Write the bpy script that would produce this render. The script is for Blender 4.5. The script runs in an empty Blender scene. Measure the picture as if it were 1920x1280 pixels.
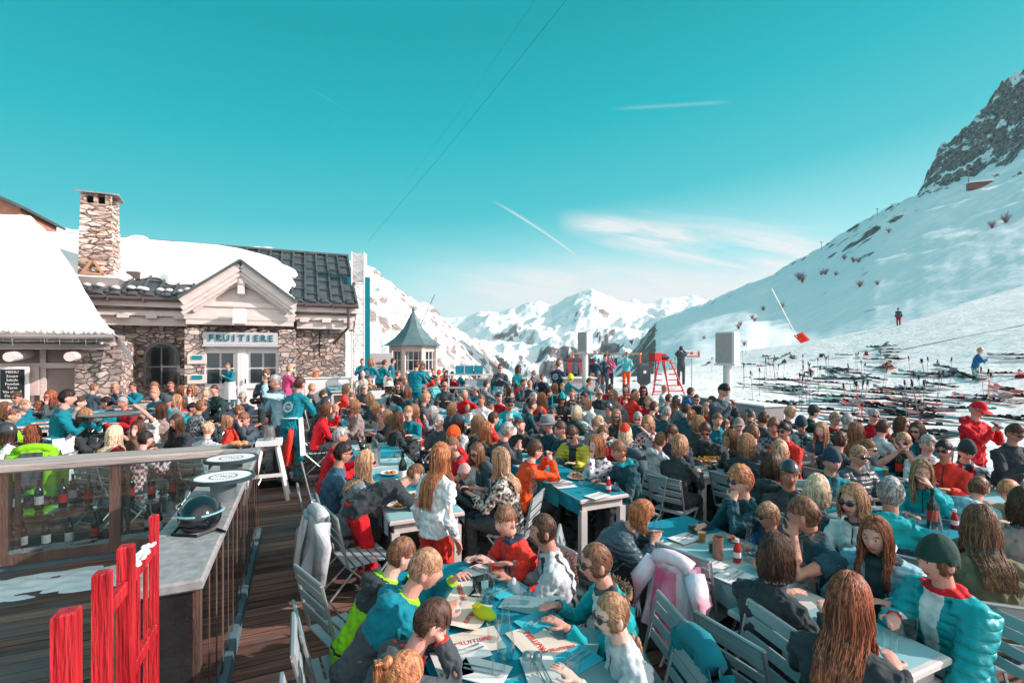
import bpy, bmesh, math, random
import numpy as np
from mathutils import Vector, Matrix, noise
R = random.Random(7)
SC = bpy.context.scene
COL = SC.collection
F, CX, HY, CZ = 900.0, 960.0, 662.0, 2.25
PHI = math.atan2(.402, .916)
def floor_z(a):
    return 0.0 if a < 9 else .12 if a < 12 else .24 if a < 15 else .36
def W(b, a, z=0.0): return Vector((-.402*a + .916*b, .916*a + .402*b, z))
def AB(X, Y): return (-.402*X + .916*Y, .916*X + .402*Y)   # a, b
def PX(px, py, Y): return Vector(((px-CX)/F*Y, Y, CZ + (HY-py)/F*Y))
def lin(c): return tuple(((v/255.)/12.92 if v/255. <= .04045 else ((v/255.+.055)/1.055)**2.4) for v in c)

# ---------------------------------------------------------------- materials
MATS = {}
def nd(nt, t, **kw):
    n = nt.nodes.new(t)
    for k, v in kw.items():
        if k.startswith('i_'):
            n.inputs[k[2:].replace('_', ' ')].default_value = v
        else: setattr(n, k, v)
    return n
def mat(name, rgb, rough=.7, vary=.12, vscale=3.0, bump=0.0, bscale=30., metal=0., stretch=None, spec=.3, coords='Object', rgb2=None, kind='noise', sheen=0., detail=4.):
    if name in MATS: return MATS[name]
    m = bpy.data.materials.new(name); m.use_nodes = True
    nt = m.node_tree; nt.nodes.clear()
    out = nd(nt, 'ShaderNodeOutputMaterial'); p = nd(nt, 'ShaderNodeBsdfPrincipled')
    nt.links.new(p.outputs[0], out.inputs[0])
    p.inputs['Roughness'].default_value = rough; p.inputs['Metallic'].default_value = metal
    p.inputs['Specular IOR Level'].default_value = spec
    if sheen: p.inputs['Sheen Weight'].default_value = sheen
    c = lin(rgb)
    tc = nd(nt, 'ShaderNodeTexCoord'); mp = nd(nt, 'ShaderNodeMapping')
    nt.links.new(tc.outputs[coords], mp.inputs[0])
    if stretch: mp.inputs['Scale'].default_value = stretch
    n = nd(nt, 'ShaderNodeTexNoise'); n.inputs['Scale'].default_value = vscale; n.inputs['Detail'].default_value = detail
    nt.links.new(mp.outputs[0], n.inputs['Vector'])
    if kind == 'spots':
        v = nd(nt, 'ShaderNodeTexVoronoi'); v.inputs['Scale'].default_value = vscale
        nt.links.new(mp.outputs[0], v.inputs['Vector']); fac = v.outputs['Distance']
    elif kind == 'stripes':
        v = nd(nt, 'ShaderNodeTexWave'); v.bands_direction = 'Z'; v.inputs['Scale'].default_value = vscale; v.inputs['Distortion'].default_value = .6
        nt.links.new(mp.outputs[0], v.inputs['Vector']); fac = v.outputs['Fac']
    elif kind == 'bricks':
        v = nd(nt, 'ShaderNodeTexChecker'); v.inputs['Scale'].default_value = vscale
        nt.links.new(mp.outputs[0], v.inputs['Vector']); fac = v.outputs['Fac']
    else: fac = n.outputs['Fac']
    r = nd(nt, 'ShaderNodeValToRGB'); nt.links.new(fac, r.inputs[0])
    c2 = lin(rgb2) if rgb2 else None
    e = r.color_ramp.elements
    if c2:
        e[0].position, e[1].position = (.38, .62) if kind == 'noise' else (.3, .42)
        e[0].color = (*c2, 1); e[1].color = (*c, 1)
    else:
        e[0].position, e[1].position = .3, .7
        e[0].color = (*[max(0, v*(1-vary)) for v in c], 1); e[1].color = (*[min(1, v*(1+vary)) for v in c], 1)
    nt.links.new(r.outputs[0], p.inputs['Base Color'])
    if kind == 'puff':
        wv = nd(nt, 'ShaderNodeTexWave'); wv.bands_direction = 'Z'; wv.inputs['Scale'].default_value = 6.2; wv.inputs['Distortion'].default_value = .7; wv.inputs['Detail'].default_value = 1; wv.inputs['Detail Scale'].default_value = 1.5; nt.links.new(mp.outputs[0], wv.inputs['Vector'])
        pw = nd(nt, 'ShaderNodeMath', operation='POWER'); pw.inputs[1].default_value = .45; nt.links.new(wv.outputs['Fac'], pw.inputs[0])
        b0 = nd(nt, 'ShaderNodeBump'); b0.inputs['Strength'].default_value = 1.; b0.inputs['Distance'].default_value = .007; nt.links.new(pw.outputs[0], b0.inputs['Height'])
    if bump:
        n2 = nd(nt, 'ShaderNodeTexNoise'); n2.inputs['Scale'].default_value = bscale; n2.inputs['Detail'].default_value = 3
        nt.links.new(mp.outputs[0], n2.inputs['Vector'])
        b = nd(nt, 'ShaderNodeBump'); b.inputs['Strength'].default_value = bump; b.inputs['Distance'].default_value = .03
        nt.links.new(n2.outputs['Fac'], b.inputs['Height']); nt.links.new(b.outputs[0], p.inputs['Normal'])
        if kind == 'puff': nt.links.new(b0.outputs[0], b.inputs['Normal'])
    MATS[name] = m; return m
def glassmat(name, tint=(1, 1, 1), gloss=.18, op=.0):
    if name in MATS: return MATS[name]
    m = bpy.data.materials.new(name); m.use_nodes = True; nt = m.node_tree; nt.nodes.clear()
    out = nd(nt, 'ShaderNodeOutputMaterial'); t = nd(nt, 'ShaderNodeBsdfTransparent'); g = nd(nt, 'ShaderNodeBsdfGlossy')
    t.inputs[0].default_value = (*tint, 1); g.inputs['Roughness'].default_value = .03
    fr = nd(nt, 'ShaderNodeLayerWeight'); pw = nd(nt, 'ShaderNodeMath', operation='POWER'); pw.inputs[1].default_value = 2.2; nt.links.new(fr.outputs['Facing'], pw.inputs[0])
    ad = nd(nt, 'ShaderNodeMath', operation='MULTIPLY_ADD', use_clamp=True); ad.inputs[1].default_value = .85; ad.inputs[2].default_value = gloss*.16
    nt.links.new(pw.outputs[0], ad.inputs[0])
    mx = nd(nt, 'ShaderNodeMixShader'); nt.links.new(ad.outputs[0], mx.inputs[0]); nt.links.new(t.outputs[0], mx.inputs[1]); nt.links.new(g.outputs[0], mx.inputs[2])
    nt.links.new(mx.outputs[0], out.inputs[0]); MATS[name] = m; return m
def stonemat(name, cols, scale=(1.6, 1.6, 3.4), mortar=(120, 105, 98)):
    m = bpy.data.materials.new(name); m.use_nodes = True; nt = m.node_tree; p = nt.nodes['Principled BSDF']; L = nt.links.new
    p.inputs['Roughness'].default_value = .9; p.inputs['Specular IOR Level'].default_value = .15
    tc = nd(nt, 'ShaderNodeTexCoord'); mp = nd(nt, 'ShaderNodeMapping'); mp.inputs['Scale'].default_value = scale
    wn = nd(nt, 'ShaderNodeTexNoise'); wn.inputs['Scale'].default_value = 2.; L(tc.outputs['Object'], wn.inputs['Vector'])
    ad = nd(nt, 'ShaderNodeVectorMath', operation='MULTIPLY_ADD'); ad.inputs[1].default_value = (.5, .5, .25)
    L(wn.outputs['Color'], ad.inputs[0]); L(tc.outputs['Object'], ad.inputs[2]); L(ad.outputs[0], mp.inputs[0])
    v = nd(nt, 'ShaderNodeTexVoronoi'); v.inputs['Scale'].default_value = 1.6; v.inputs['Randomness'].default_value = .85; L(mp.outputs[0], v.inputs['Vector'])
    v2 = nd(nt, 'ShaderNodeTexVoronoi', feature='DISTANCE_TO_EDGE'); v2.inputs['Scale'].default_value = 1.6; v2.inputs['Randomness'].default_value = .85; L(mp.outputs[0], v2.inputs['Vector'])
    sp = nd(nt, 'ShaderNodeSeparateColor'); L(v.outputs['Color'], sp.inputs[0])
    r = nd(nt, 'ShaderNodeValToRGB'); r.color_ramp.interpolation = 'CONSTANT'; L(sp.outputs[0], r.inputs[0])
    els = r.color_ramp.elements
    while len(els) < len(cols): els.new(.5)
    for i, c in enumerate(cols): els[i].position = i/len(cols); els[i].color = (*lin(c), 1)
    n = nd(nt, 'ShaderNodeTexNoise'); n.inputs['Scale'].default_value = 9; n.inputs['Detail'].default_value = 6; L(tc.outputs['Object'], n.inputs['Vector'])
    mm = nd(nt, 'ShaderNodeMix', data_type='RGBA', blend_type='OVERLAY'); mm.inputs[0].default_value = .7; L(r.outputs[0], mm.inputs[6]); L(n.outputs['Color'], mm.inputs[7])
    bw = nd(nt, 'ShaderNodeRGBToBW'); L(n.outputs['Color'], bw.inputs[0]); L(bw.outputs[0], mm.inputs[7])
    edge = nd(nt, 'ShaderNodeMapRange'); edge.inputs[1].default_value = .01; edge.inputs[2].default_value = .09; L(v2.outputs['Distance'], edge.inputs[0])
    mo = nd(nt, 'ShaderNodeMix', data_type='RGBA'); L(edge.outputs[0], mo.inputs[0]); mo.inputs[6].default_value = (*lin(mortar), 1); L(mm.outputs[2], mo.inputs[7])
    L(mo.outputs[2], p.inputs['Base Color'])
    hs = nd(nt, 'ShaderNodeMath', operation='MULTIPLY_ADD'); hs.inputs[1].default_value = .35; L(n.outputs['Fac'], hs.inputs[0]); L(edge.outputs[0], hs.inputs[2])
    b = nd(nt, 'ShaderNodeBump'); b.inputs['Strength'].default_value = 1.; b.inputs['Distance'].default_value = .07; L(hs.outputs[0], b.inputs['Height']); L(b.outputs[0], p.inputs['Normal'])
    MATS[name] = m; return m
def plankmat(name, c1, c2, along='Y', width=.14, gap=(25, 22, 22), stain=None):
    """boards running along one object axis"""
    m = bpy.data.materials.new(name); m.use_nodes = True; nt = m.node_tree; p = nt.nodes['Principled BSDF']; L = nt.links.new
    p.inputs['Roughness'].default_value = .75; p.inputs['Specular IOR Level'].default_value = .25
    tc = nd(nt, 'ShaderNodeTexCoord'); sp = nd(nt, 'ShaderNodeSeparateXYZ'); L(tc.outputs['Object'], sp.inputs[0])
    ax = {'X': 1, 'Y': 0, 'Z': 0}[along]
    dv = nd(nt, 'ShaderNodeMath', operation='DIVIDE'); dv.inputs[1].default_value = width; L(sp.outputs[ax], dv.inputs[0])
    fl = nd(nt, 'ShaderNodeMath', operation='FLOOR'); L(dv.outputs[0], fl.inputs[0])
    fr = nd(nt, 'ShaderNodeMath', operation='FRACT'); L(dv.outputs[0], fr.inputs[0])
    w = nd(nt, 'ShaderNodeTexWhiteNoise', noise_dimensions='1D'); L(fl.outputs[0], w.inputs['W'])
    mp = nd(nt, 'ShaderNodeMapping'); L(tc.outputs['Object'], mp.inputs[0])
    s = [14, 14, 14]; s['XYZ'.index(along)] = .9; mp.inputs['Scale'].default_value = s
    L(w.outputs['Color'], mp.inputs['Location'])
    n = nd(nt, 'ShaderNodeTexNoise'); n.inputs['Scale'].default_value = 1.6; n.inputs['Detail'].default_value = 6; L(mp.outputs[0], n.inputs['Vector'])
    a = nd(nt, 'ShaderNodeMath', operation='MULTIPLY_ADD'); a.inputs[1].default_value = .5; L(w.outputs['Value'], a.inputs[0])
    sb = nd(nt, 'ShaderNodeMath', operation='SUBTRACT'); sb.inputs[1].default_value = .25; L(n.outputs['Fac'], sb.inputs[0]); L(sb.outputs[0], a.inputs[2])
    r = nd(nt, 'ShaderNodeValToRGB'); L(a.outputs[0], r.inputs[0]); e = r.color_ramp.elements
    e[0].position, e[1].position = .2, .8; e[0].color = (*lin(c1), 1); e[1].color = (*lin(c2), 1)
    g = nd(nt, 'ShaderNodeMath', operation='LESS_THAN'); g.inputs[1].default_value = .07; L(fr.outputs[0], g.inputs[0])
    mx = nd(nt, 'ShaderNodeMix', data_type='RGBA'); L(g.outputs[0], mx.inputs[0]); L(r.outputs[0], mx.inputs[6]); mx.inputs[7].default_value = (*lin(gap), 1)
    last = mx.outputs[2]
    if stain:
        n3 = nd(nt, 'ShaderNodeTexNoise'); n3.inputs['Scale'].default_value = .55; n3.inputs['Detail'].default_value = 5; n3.inputs['Roughness'].default_value = .65; L(tc.outputs['Object'], n3.inputs['Vector'])
        r3 = nd(nt, 'ShaderNodeValToRGB'); r3.color_ramp.elements[0].position = .50; r3.color_ramp.elements[1].position = .66; L(n3.outputs['Fac'], r3.inputs[0])
        m3 = nd(nt, 'ShaderNodeMix', data_type='RGBA'); L(r3.outputs[0], m3.inputs[0]); L(last, m3.inputs[6]); m3.inputs[7].default_value = (*lin(stain), 1); last = m3.outputs[2]
    L(last, p.inputs['Base Color'])
    b = nd(nt, 'ShaderNodeBump'); b.inputs['Strength'].default_value = .6; b.inputs['Distance'].default_value = .01
    iv = nd(nt, 'ShaderNodeMath', operation='SUBTRACT'); L(n.outputs['Fac'], iv.inputs[0]); L(g.outputs[0], iv.inputs[1]); L(iv.outputs[0], b.inputs['Height']); L(b.outputs[0], p.inputs['Normal'])
    MATS[name] = m; return m
def rocksnow(name, scale, thr, snow=(240, 240, 240), rock=((95, 80, 78), (165, 140, 132)), bump=1., slope=(.72, .9), bd=8., tracks=0., ts=1., td=.35):
    m = bpy.data.materials.new(name); m.use_nodes = True; nt = m.node_tree; p = nt.nodes['Principled BSDF']; L = nt.links.new
    p.inputs['Roughness'].default_value = .85; p.inputs['Specular IOR Level'].default_value = .15
    tc = nd(nt, 'ShaderNodeTexCoord')
    n = nd(nt, 'ShaderNodeTexNoise'); n.inputs['Scale'].default_value = scale; n.inputs['Detail'].default_value = 9; n.inputs['Roughness'].default_value = .62; L(tc.outputs['Object'], n.inputs['Vector'])
    n2 = nd(nt, 'ShaderNodeTexNoise'); n2.inputs['Scale'].default_value = scale*7; n2.inputs['Detail'].default_value = 6; L(tc.outputs['Object'], n2.inputs['Vector'])
    g = nd(nt, 'ShaderNodeNewGeometry'); sp = nd(nt, 'ShaderNodeSeparateXYZ'); L(g.outputs['Normal'], sp.inputs[0])
    st = nd(nt, 'ShaderNodeMapRange'); st.inputs[1].default_value = slope[0]; st.inputs[2].default_value = slope[1]; st.inputs[3].default_value = .28; st.inputs[4].default_value = 0; L(sp.outputs[2], st.inputs[0])
    a = nd(nt, 'ShaderNodeMath', operation='ADD'); L(n.outputs['Fac'], a.inputs[0]); L(st.outputs[0], a.inputs[1])
    a2 = nd(nt, 'ShaderNodeMath', operation='MULTIPLY_ADD'); a2.inputs[1].default_value = .22; L(n2.outputs['Fac'], a2.inputs[0]); L(a.outputs[0], a2.inputs[2])
    r = nd(nt, 'ShaderNodeMapRange'); r.inputs[1].default_value = thr; r.inputs[2].default_value = thr+.05; L(a2.outputs[0], r.inputs[0])
    rk = nd(nt, 'ShaderNodeValToRGB'); L(n2.outputs['Fac'], rk.inputs[0]); e = rk.color_ramp.elements; e[0].position = .35; e[1].position = .65
    e[0].color = (*lin(rock[0]), 1); e[1].color = (*lin(rock[1]), 1)
    mx = nd(nt, 'ShaderNodeMix', data_type='RGBA'); L(r.outputs[0], mx.inputs[0]); mx.inputs[6].default_value = (*lin(snow), 1); L(rk.outputs[0], mx.inputs[7])
    L(mx.outputs[2], p.inputs['Base Color'])
    b = nd(nt, 'ShaderNodeBump'); b.inputs['Strength'].default_value = bump; b.inputs['Distance'].default_value = bd
    L(a2.outputs[0], b.inputs['Height']); L(b.outputs[0], p.inputs['Normal'])
    if tracks:
        mp = nd(nt, 'ShaderNodeMapping'); mp.inputs['Scale'].default_value = (.25*ts, 2.2*ts, 1*ts); mp.inputs['Rotation'].default_value = (0, 0, -.35); L(tc.outputs['Object'], mp.inputs[0])
        n3 = nd(nt, 'ShaderNodeTexNoise'); n3.inputs['Scale'].default_value = .9; n3.inputs['Detail'].default_value = 8; L(mp.outputs[0], n3.inputs['Vector'])
        b2 = nd(nt, 'ShaderNodeBump'); b2.inputs['Strength'].default_value = tracks; b2.inputs['Distance'].default_value = td; L(n3.outputs['Fac'], b2.inputs['Height']); L(b.outputs[0], b2.inputs['Normal']); L(b2.outputs[0], p.inputs['Normal'])
    MATS[name] = m; return m

# ---------------------------------------------------------------- mesh builder
class MB:
    def __init__(s): s.v = []; s.f = []; s.m = []; s.M = Matrix.Identity(4)
    def add(s, vs, fs, mi=0):
        o = len(s.v); s.v += [tuple(s.M @ Vector(v)) for v in vs]; s.f += [tuple(i+o for i in f) for f in fs]; s.m += [mi]*len(fs); return s
    def box(s, c, d, rz=0., mi=0, rot=None, bev=0.):
        x, y, z = d[0]/2, d[1]/2, d[2]/2
        Mx = Matrix.Translation(c) @ (rot.to_4x4() if rot else Matrix.Rotation(rz, 4, 'Z'))
        if bev <= 0:
            vs = [Mx @ Vector((i, j, k)) for k in (-z, z) for j in (-y, y) for i in (-x, x)]
            return s.add(vs, [(0, 2, 3, 1), (4, 5, 7, 6), (0, 1, 5, 4), (2, 6, 7, 3), (0, 4, 6, 2), (1, 3, 7, 5)], mi)
        q = bev; L = []
        for (dx, dy, k) in ((q, q, -z), (0, 0, -z+q), (0, 0, z-q), (q, q, z)):
            X, Y = x-dx, y-dy
            L += [Mx @ Vector(p) for p in ((-X, -Y, k), (X, -Y, k), (X, Y, k), (-X, Y, k))]
        fs = [(3, 2, 1, 0), (12, 13, 14, 15)]
        for r in range(3):
            for i in range(4): fs.append((r*4+i, r*4+(i+1) % 4, r*4+4+(i+1) % 4, r*4+4+i))
        return s.add(L, fs, mi)
    def tube(s, pts, rad, n=8, mi=0, caps=True, flat=1., up=(0, 0, 1)):
        pts = [Vector(p) for p in pts]; vs = []; k = len(pts)
        if not hasattr(rad, '__len__'): rad = [rad]*k
        for i, p in enumerate(pts):
            d = (pts[min(i+1, k-1)] - pts[max(i-1, 0)])
            if d.length < 1e-9: d = Vector((0, 0, 1))
            d.normalize(); u = Vector(up)
            if abs(d.dot(u)) > .95: u = Vector((0, 1, 0)) if abs(d.y) < .9 else Vector((1, 0, 0))
            a = d.cross(u).normalized(); b = a.cross(d)
            r = rad[i]; ra, rb = (r if hasattr(r, '__len__') else (r, r*flat))
            for j in range(n):
                t = 2*math.pi*j/n; vs.append(p + a*math.cos(t)*ra + b*math.sin(t)*rb)
        fs = [(i*n+j, i*n+(j+1) % n, (i+1)*n+(j+1) % n, (i+1)*n+j) for i in range(k-1) for j in range(n)]
        if caps: fs += [tuple(reversed(range(n))), tuple(range((k-1)*n, k*n))]
        return s.add(vs, fs, mi)
    def lathe(s, c, prof, n=16, mi=0, cap=True):
        vs = [(c[0]+r*math.cos(2*math.pi*j/n), c[1]+r*math.sin(2*math.pi*j/n), c[2]+z) for r, z in prof for j in range(n)]
        fs = [(i*n+j, i*n+(j+1) % n, (i+1)*n+(j+1) % n, (i+1)*n+j) for i in range(len(prof)-1) for j in range(n)]
        if cap: fs += [tuple(reversed(range(n))), tuple(range((len(prof)-1)*n, len(prof)*n))]
        return s.add(vs, fs, mi)
    def prism(s, poly, d0, d1, axis='Y', mi=0):
        """polygon in the plane across `axis`, extruded from d0 to d1"""
        f = {'Y': lambda p, d: (p[0], d, p[1]), 'X': lambda p, d: (d, p[0], p[1]), 'Z': lambda p, d: (p[0], p[1], d)}[axis]
        n = len(poly); vs = [f(p, d0) for p in poly] + [f(p, d1) for p in poly]
        return s.add(vs, [tuple(range(n)), tuple(reversed(range(n, 2*n)))] + [(i, i+n, (i+1) % n+n, (i+1) % n) for i in range(n)], mi)
    def ell(s, c, r, n=12, k=8, mi=0, rot=None):
        vs = []; q = rot.to_4x4() if rot else Matrix.Identity(4)
        for i in range(k+1):
            t = math.pi*i/k
            for j in range(n):
                a = 2*math.pi*j/n; vs.append(Vector(c) + (q @ Vector((r[0]*math.sin(t)*math.cos(a), r[1]*math.sin(t)*math.sin(a), r[2]*math.cos(t)))))
        return s.add(vs, [(i*n+j, (i+1)*n+j, (i+1)*n+(j+1) % n, i*n+(j+1) % n) for i in range(k) for j in range(n)], mi)
    def grid(s, fn, nu, nv, mi=0):
        vs = [fn(i/nu, j/nv) for j in range(nv+1) for i in range(nu+1)]
        return s.add(vs, [(j*(nu+1)+i, j*(nu+1)+i+1, (j+1)*(nu+1)+i+1, (j+1)*(nu+1)+i) for j in range(nv) for i in range(nu)], mi)
    def mesh(s, name, smooth=False, recalc=True):
        me = bpy.data.meshes.new(name); me.from_pydata(s.v, [], s.f)
        me.polygons.foreach_set('material_index', s.m)
        if recalc:
            bm = bmesh.new(); bm.from_mesh(me); bmesh.ops.recalc_face_normals(bm, faces=bm.faces); bm.to_mesh(me); bm.free()
        if smooth is True: me.shade_smooth()
        elif smooth:
            me.shade_smooth(); me.set_sharp_from_angle(angle=smooth)
        me.update(); return me
    def build(s, name, mats, parent=None, smooth=False, **kw):
        me = s.mesh(name, smooth)
        for m in (mats if isinstance(mats, (list, tuple)) else [mats]): me.materials.append(m)
        return link(name, me, parent, **kw)
def link(name, me, parent=None, loc=None, rz=None, label=None, cat=None, group=None, kind=None):
    o = bpy.data.objects.new(name, me); COL.objects.link(o)
    if parent is not None: o.parent = parent
    if loc is not None: o.location = loc
    if rz is not None: o.rotation_euler = (0, 0, rz)
    if label: o['label'] = label
    if cat: o['category'] = cat
    if group: o['group'] = group
    if kind: o['kind'] = kind
    return o
def thing(name, label, cat, loc=(0, 0, 0), rz=0., group=None):
    return link(name, None, None, loc, rz, label, cat, group)
def copy_tree(o, parent=None, loc=None, rz=None, label=None, group=None):
    c = o.copy(); COL.objects.link(c)
    if parent is not None: c.parent = parent
    for ch in list(o.children): copy_tree(ch, c)
    if loc is not None: c.location = loc
    if rz is not None: c.rotation_euler = (0, 0, rz)
    if label: c['label'] = label
    if group: c['group'] = group
    return c
def text_mb(txt, size, depth, M, mb, mi=0, bold=False):
    cu = bpy.data.curves.new('t', 'FONT'); cu.body = txt; cu.size = size; cu.extrude = depth/2; cu.align_x = 'CENTER'; cu.align_y = 'CENTER'
    cu.resolution_u = 2
    if bold: cu.offset = size*.018
    ob = bpy.data.objects.new('t', cu); COL.objects.link(ob); dg = bpy.context.evaluated_depsgraph_get()
    me = bpy.data.meshes.new_from_object(ob.evaluated_get(dg))
    mb.add([M @ v.co for v in me.vertices], [tuple(p.vertices) for p in me.polygons], mi)
    bpy.data.objects.remove(ob); bpy.data.meshes.remove(me); bpy.data.curves.remove(cu)

# ---------------------------------------------------------------- palette
snow = rocksnow('snow_plain', .8, 2., snow=(238, 236, 236), bump=.35, bd=.12)
stone = stonemat('stone_wall', [(204, 182, 172), (172, 154, 146), (220, 202, 192), (146, 136, 133), (192, 172, 162), (180, 168, 163)], scale=(2.1, 2.1, 4.6), mortar=(150, 134, 126))
stoneD = stonemat('stone_chimney', [(238, 212, 198), (205, 176, 162), (244, 226, 214), (190, 164, 152), (226, 198, 184)], scale=(1.5, 1.5, 4.6), mortar=(168, 142, 130))
whitewood = plankmat('white_wood', (205, 190, 184), (232, 220, 216), 'X', .16, gap=(150, 135, 130))
creamwood = mat('cream_wood', (226, 212, 206), .7, .1, 2.5, .25, 22, stretch=(1, 1, 4))
whitepaint = mat('white_paint', (236, 230, 228), .5, .04)
greywood = mat('grey_wood', (150, 140, 136), .75, .3, 2.2, .5, 18, stretch=(.4, 3, 3))
roofdark = mat('roof_metal', (92, 96, 98), .45, .25, 3, .1, 8, metal=.2)
gutter = mat('gutter_metal', (95, 82, 82), .5, .1)
darkin = mat('dark_inside', (22, 26, 30), .9, .2)
winglass = mat('window_glass', (40, 52, 58), .08, .3, 1.2, spec=.8)
teal = mat('teal_cloth', (10, 150, 168), .8, .12, 4, .35, 9, rgb2=None)
tealpaint = mat('teal_paint', (10, 140, 158), .5, .05)
lightteal = mat('pale_teal_cloth', (128, 178, 188), .85, .1, 4, .3, 9)
redpaint = mat('red_paint', (206, 44, 52), .5, 0, 3.2, .5, 9, rgb2=(160, 16, 28), stretch=(9, 9, .7), spec=.4)
steel = mat('steel', (170, 172, 175), .3, .05, metal=.8)
black = mat('black_plastic', (20, 22, 25), .45, .2)
deckm = plankmat('deck_planks', (70, 48, 43), (168, 122, 104), 'X', .145, stain=(96, 100, 104))

# ---------------------------------------------------------------- world, sun, camera
SUN_EL, SUN_AZ = 26., 93.    # degrees, azimuth clockwise from +Y
def world():
    w = bpy.data.worlds.new('World'); SC.world = w; w.use_nodes = True; nt = w.node_tree; nt.nodes.clear(); L = nt.links.new
    out = nd(nt, 'ShaderNodeOutputWorld'); bg = nd(nt, 'ShaderNodeBackground'); L(bg.outputs[0], out.inputs[0])
    tc = nd(nt, 'ShaderNodeTexCoord'); sp = nd(nt, 'ShaderNodeSeparateXYZ'); L(tc.outputs['Generated'], sp.inputs[0])
    x, y, z = sp.outputs
    def M(op, a, b=0., c=0., clamp=False):
        n = nd(nt, 'ShaderNodeMath', operation=op, use_clamp=clamp)
        for i, q in enumerate((a, b, c)):
            if isinstance(q, (int, float)): n.inputs[i].default_value = q
            else: L(q, n.inputs[i])
        return n.outputs[0]
    r = nd(nt, 'ShaderNodeValToRGB')
    zz = M('ADD', z, M('MULTIPLY', x, -.10)); L(zz, r.inputs[0])
    stops = [(0., (214, 222, 226)), (.07, (205, 224, 228)), (.155, (146, 215, 222)), (.28, (68, 186, 196)), (.42, (18, 172, 184)), (.56, (0, 154, 166)), (1., (0, 150, 166))]
    e = r.color_ramp.elements
    while len(e) < len(stops): e.new(.5)
    for i, (p, c) in enumerate(stops): e[i].position = p; e[i].color = (*lin(c), 1)
    ys = M('MAXIMUM', y, .05); s = M('DIVIDE', x, ys); t = M('DIVIDE', z, ys)
    cb = nd(nt, 'ShaderNodeCombineXYZ'); L(s, cb.inputs[0]); L(M('MULTIPLY', t, 3.2), cb.inputs[1])
    n = nd(nt, 'ShaderNodeTexNoise'); n.inputs['Scale'].default_value = 2.6; n.inputs['Detail'].default_value = 6; n.inputs['Roughness'].default_value = .5; L(cb.outputs[0], n.inputs['Vector'])
    nz = n.outputs['Fac']
    cb2 = nd(nt, 'ShaderNodeCombineXYZ'); L(M('MULTIPLY', s, 2.2), cb2.inputs[0]); L(M('MULTIPLY', M('MULTIPLY_ADD', s, .15, t), 17.), cb2.inputs[1])
    nw = nd(nt, 'ShaderNodeTexNoise'); nw.inputs['Scale'].default_value = 1.6; nw.inputs['Detail'].default_value = 8; nw.inputs['Roughness'].default_value = .62; nw.inputs['Distortion'].default_value = .6; L(cb2.outputs[0], nw.inputs['Vector'])
    def gauss(q, w): return M('POWER', 2.718, M('MULTIPLY', M('POWER', M('DIVIDE', M('ABSOLUTE', q), w), 2.), -1.))
    def win(v, a, b, f):
        return M('MULTIPLY', M('DIVIDE', M('SUBTRACT', v, a), f, clamp=True), M('DIVIDE', M('SUBTRACT', b, v), f, clamp=True))
    q1 = M('SUBTRACT', t, M('MULTIPLY_ADD', s, -.18, .292))
    c1 = M('MULTIPLY', gauss(q1, M('MULTIPLY_ADD', s, .10, .010)), win(s, .09, .72, .12))
    c1 = M('MULTIPLY', M('MULTIPLY', c1, 1.35), M('MULTIPLY_ADD', nw.outputs['Fac'], 3.6, -1.15, clamp=True))
    q2 = M('SUBTRACT', t, .13); c2 = M('MULTIPLY', gauss(q2, .06), win(s, -.3, 1.2, .35))
    c2 = M('MULTIPLY', c2, M('MULTIPLY_ADD', nw.outputs['Fac'], 2.2, -.25, clamp=True))
    q3 = M('SUBTRACT', t, M('MULTIPLY_ADD', s, -.08, .2)); c3 = M('MULTIPLY', gauss(q3, .02), M('MULTIPLY', win(s, .2, .8, .3), M('MULTIPLY_ADD', nw.outputs['Fac'], 3.4, -1.2, clamp=True)))
    def trail(sa, ta, sb, tb, w, k, curve=0.):
        sl = (tb-ta)/(sb-sa); qq = M('SUBTRACT', t, M('MULTIPLY_ADD', s, sl, ta-sl*sa))
        if curve: qq = M('SUBTRACT', qq, M('MULTIPLY', M('MULTIPLY', M('SUBTRACT', s, sa), M('SUBTRACT', sb, s)), curve))
        return M('MULTIPLY', M('MULTIPLY', gauss(qq, w), win(s, sa, sb, .05)), k)
    t1 = trail(-.045, .320, .17, .175, .0028, .6, .6); t2 = trail(.205, .508, .465, .524, .0035, .16); t3 = trail(-.44, .56, -.33, .50, .0014, .07)
    cl = M('MAXIMUM', M('MAXIMUM', M('MULTIPLY', c1, 1.), M('MULTIPLY', c2, 1.1)), M('MAXIMUM', M('MAXIMUM', t1, t2), M('MAXIMUM', t3, M('MULTIPLY', c3, .7))))
    mx = nd(nt, 'ShaderNodeMix', data_type='RGBA'); mx.clamp_factor = True; L(M('MINIMUM', cl, .9), mx.inputs[0]); L(r.outputs[0], mx.inputs[6]); mx.inputs[7].default_value = (*lin((222, 226, 228)), 1)
    sky = nd(nt, 'ShaderNodeTexSky', sky_type='NISHITA'); sky.sun_disc = False; sky.sun_elevation = math.radians(SUN_EL); sky.sun_rotation = math.radians(SUN_AZ)
    sk = nd(nt, 'ShaderNodeMix', data_type='RGBA', blend_type='ADD'); sk.inputs[0].default_value = .004; L(mx.outputs[2], sk.inputs[6]); L(sky.outputs[0], sk.inputs[7])
    # added shadow fill: brightened sky behind viewer and sunward, pale glow below the horizon
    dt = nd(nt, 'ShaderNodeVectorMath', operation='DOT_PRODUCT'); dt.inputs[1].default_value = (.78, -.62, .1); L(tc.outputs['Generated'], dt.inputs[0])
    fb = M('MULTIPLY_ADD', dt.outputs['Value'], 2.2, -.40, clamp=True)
    m5 = nd(nt, 'ShaderNodeMix', data_type='RGBA'); L(fb, m5.inputs[0]); L(sk.outputs[2], m5.inputs[6]); m5.inputs[7].default_value = (1.15, 1.17, 1.17, 1)
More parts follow.
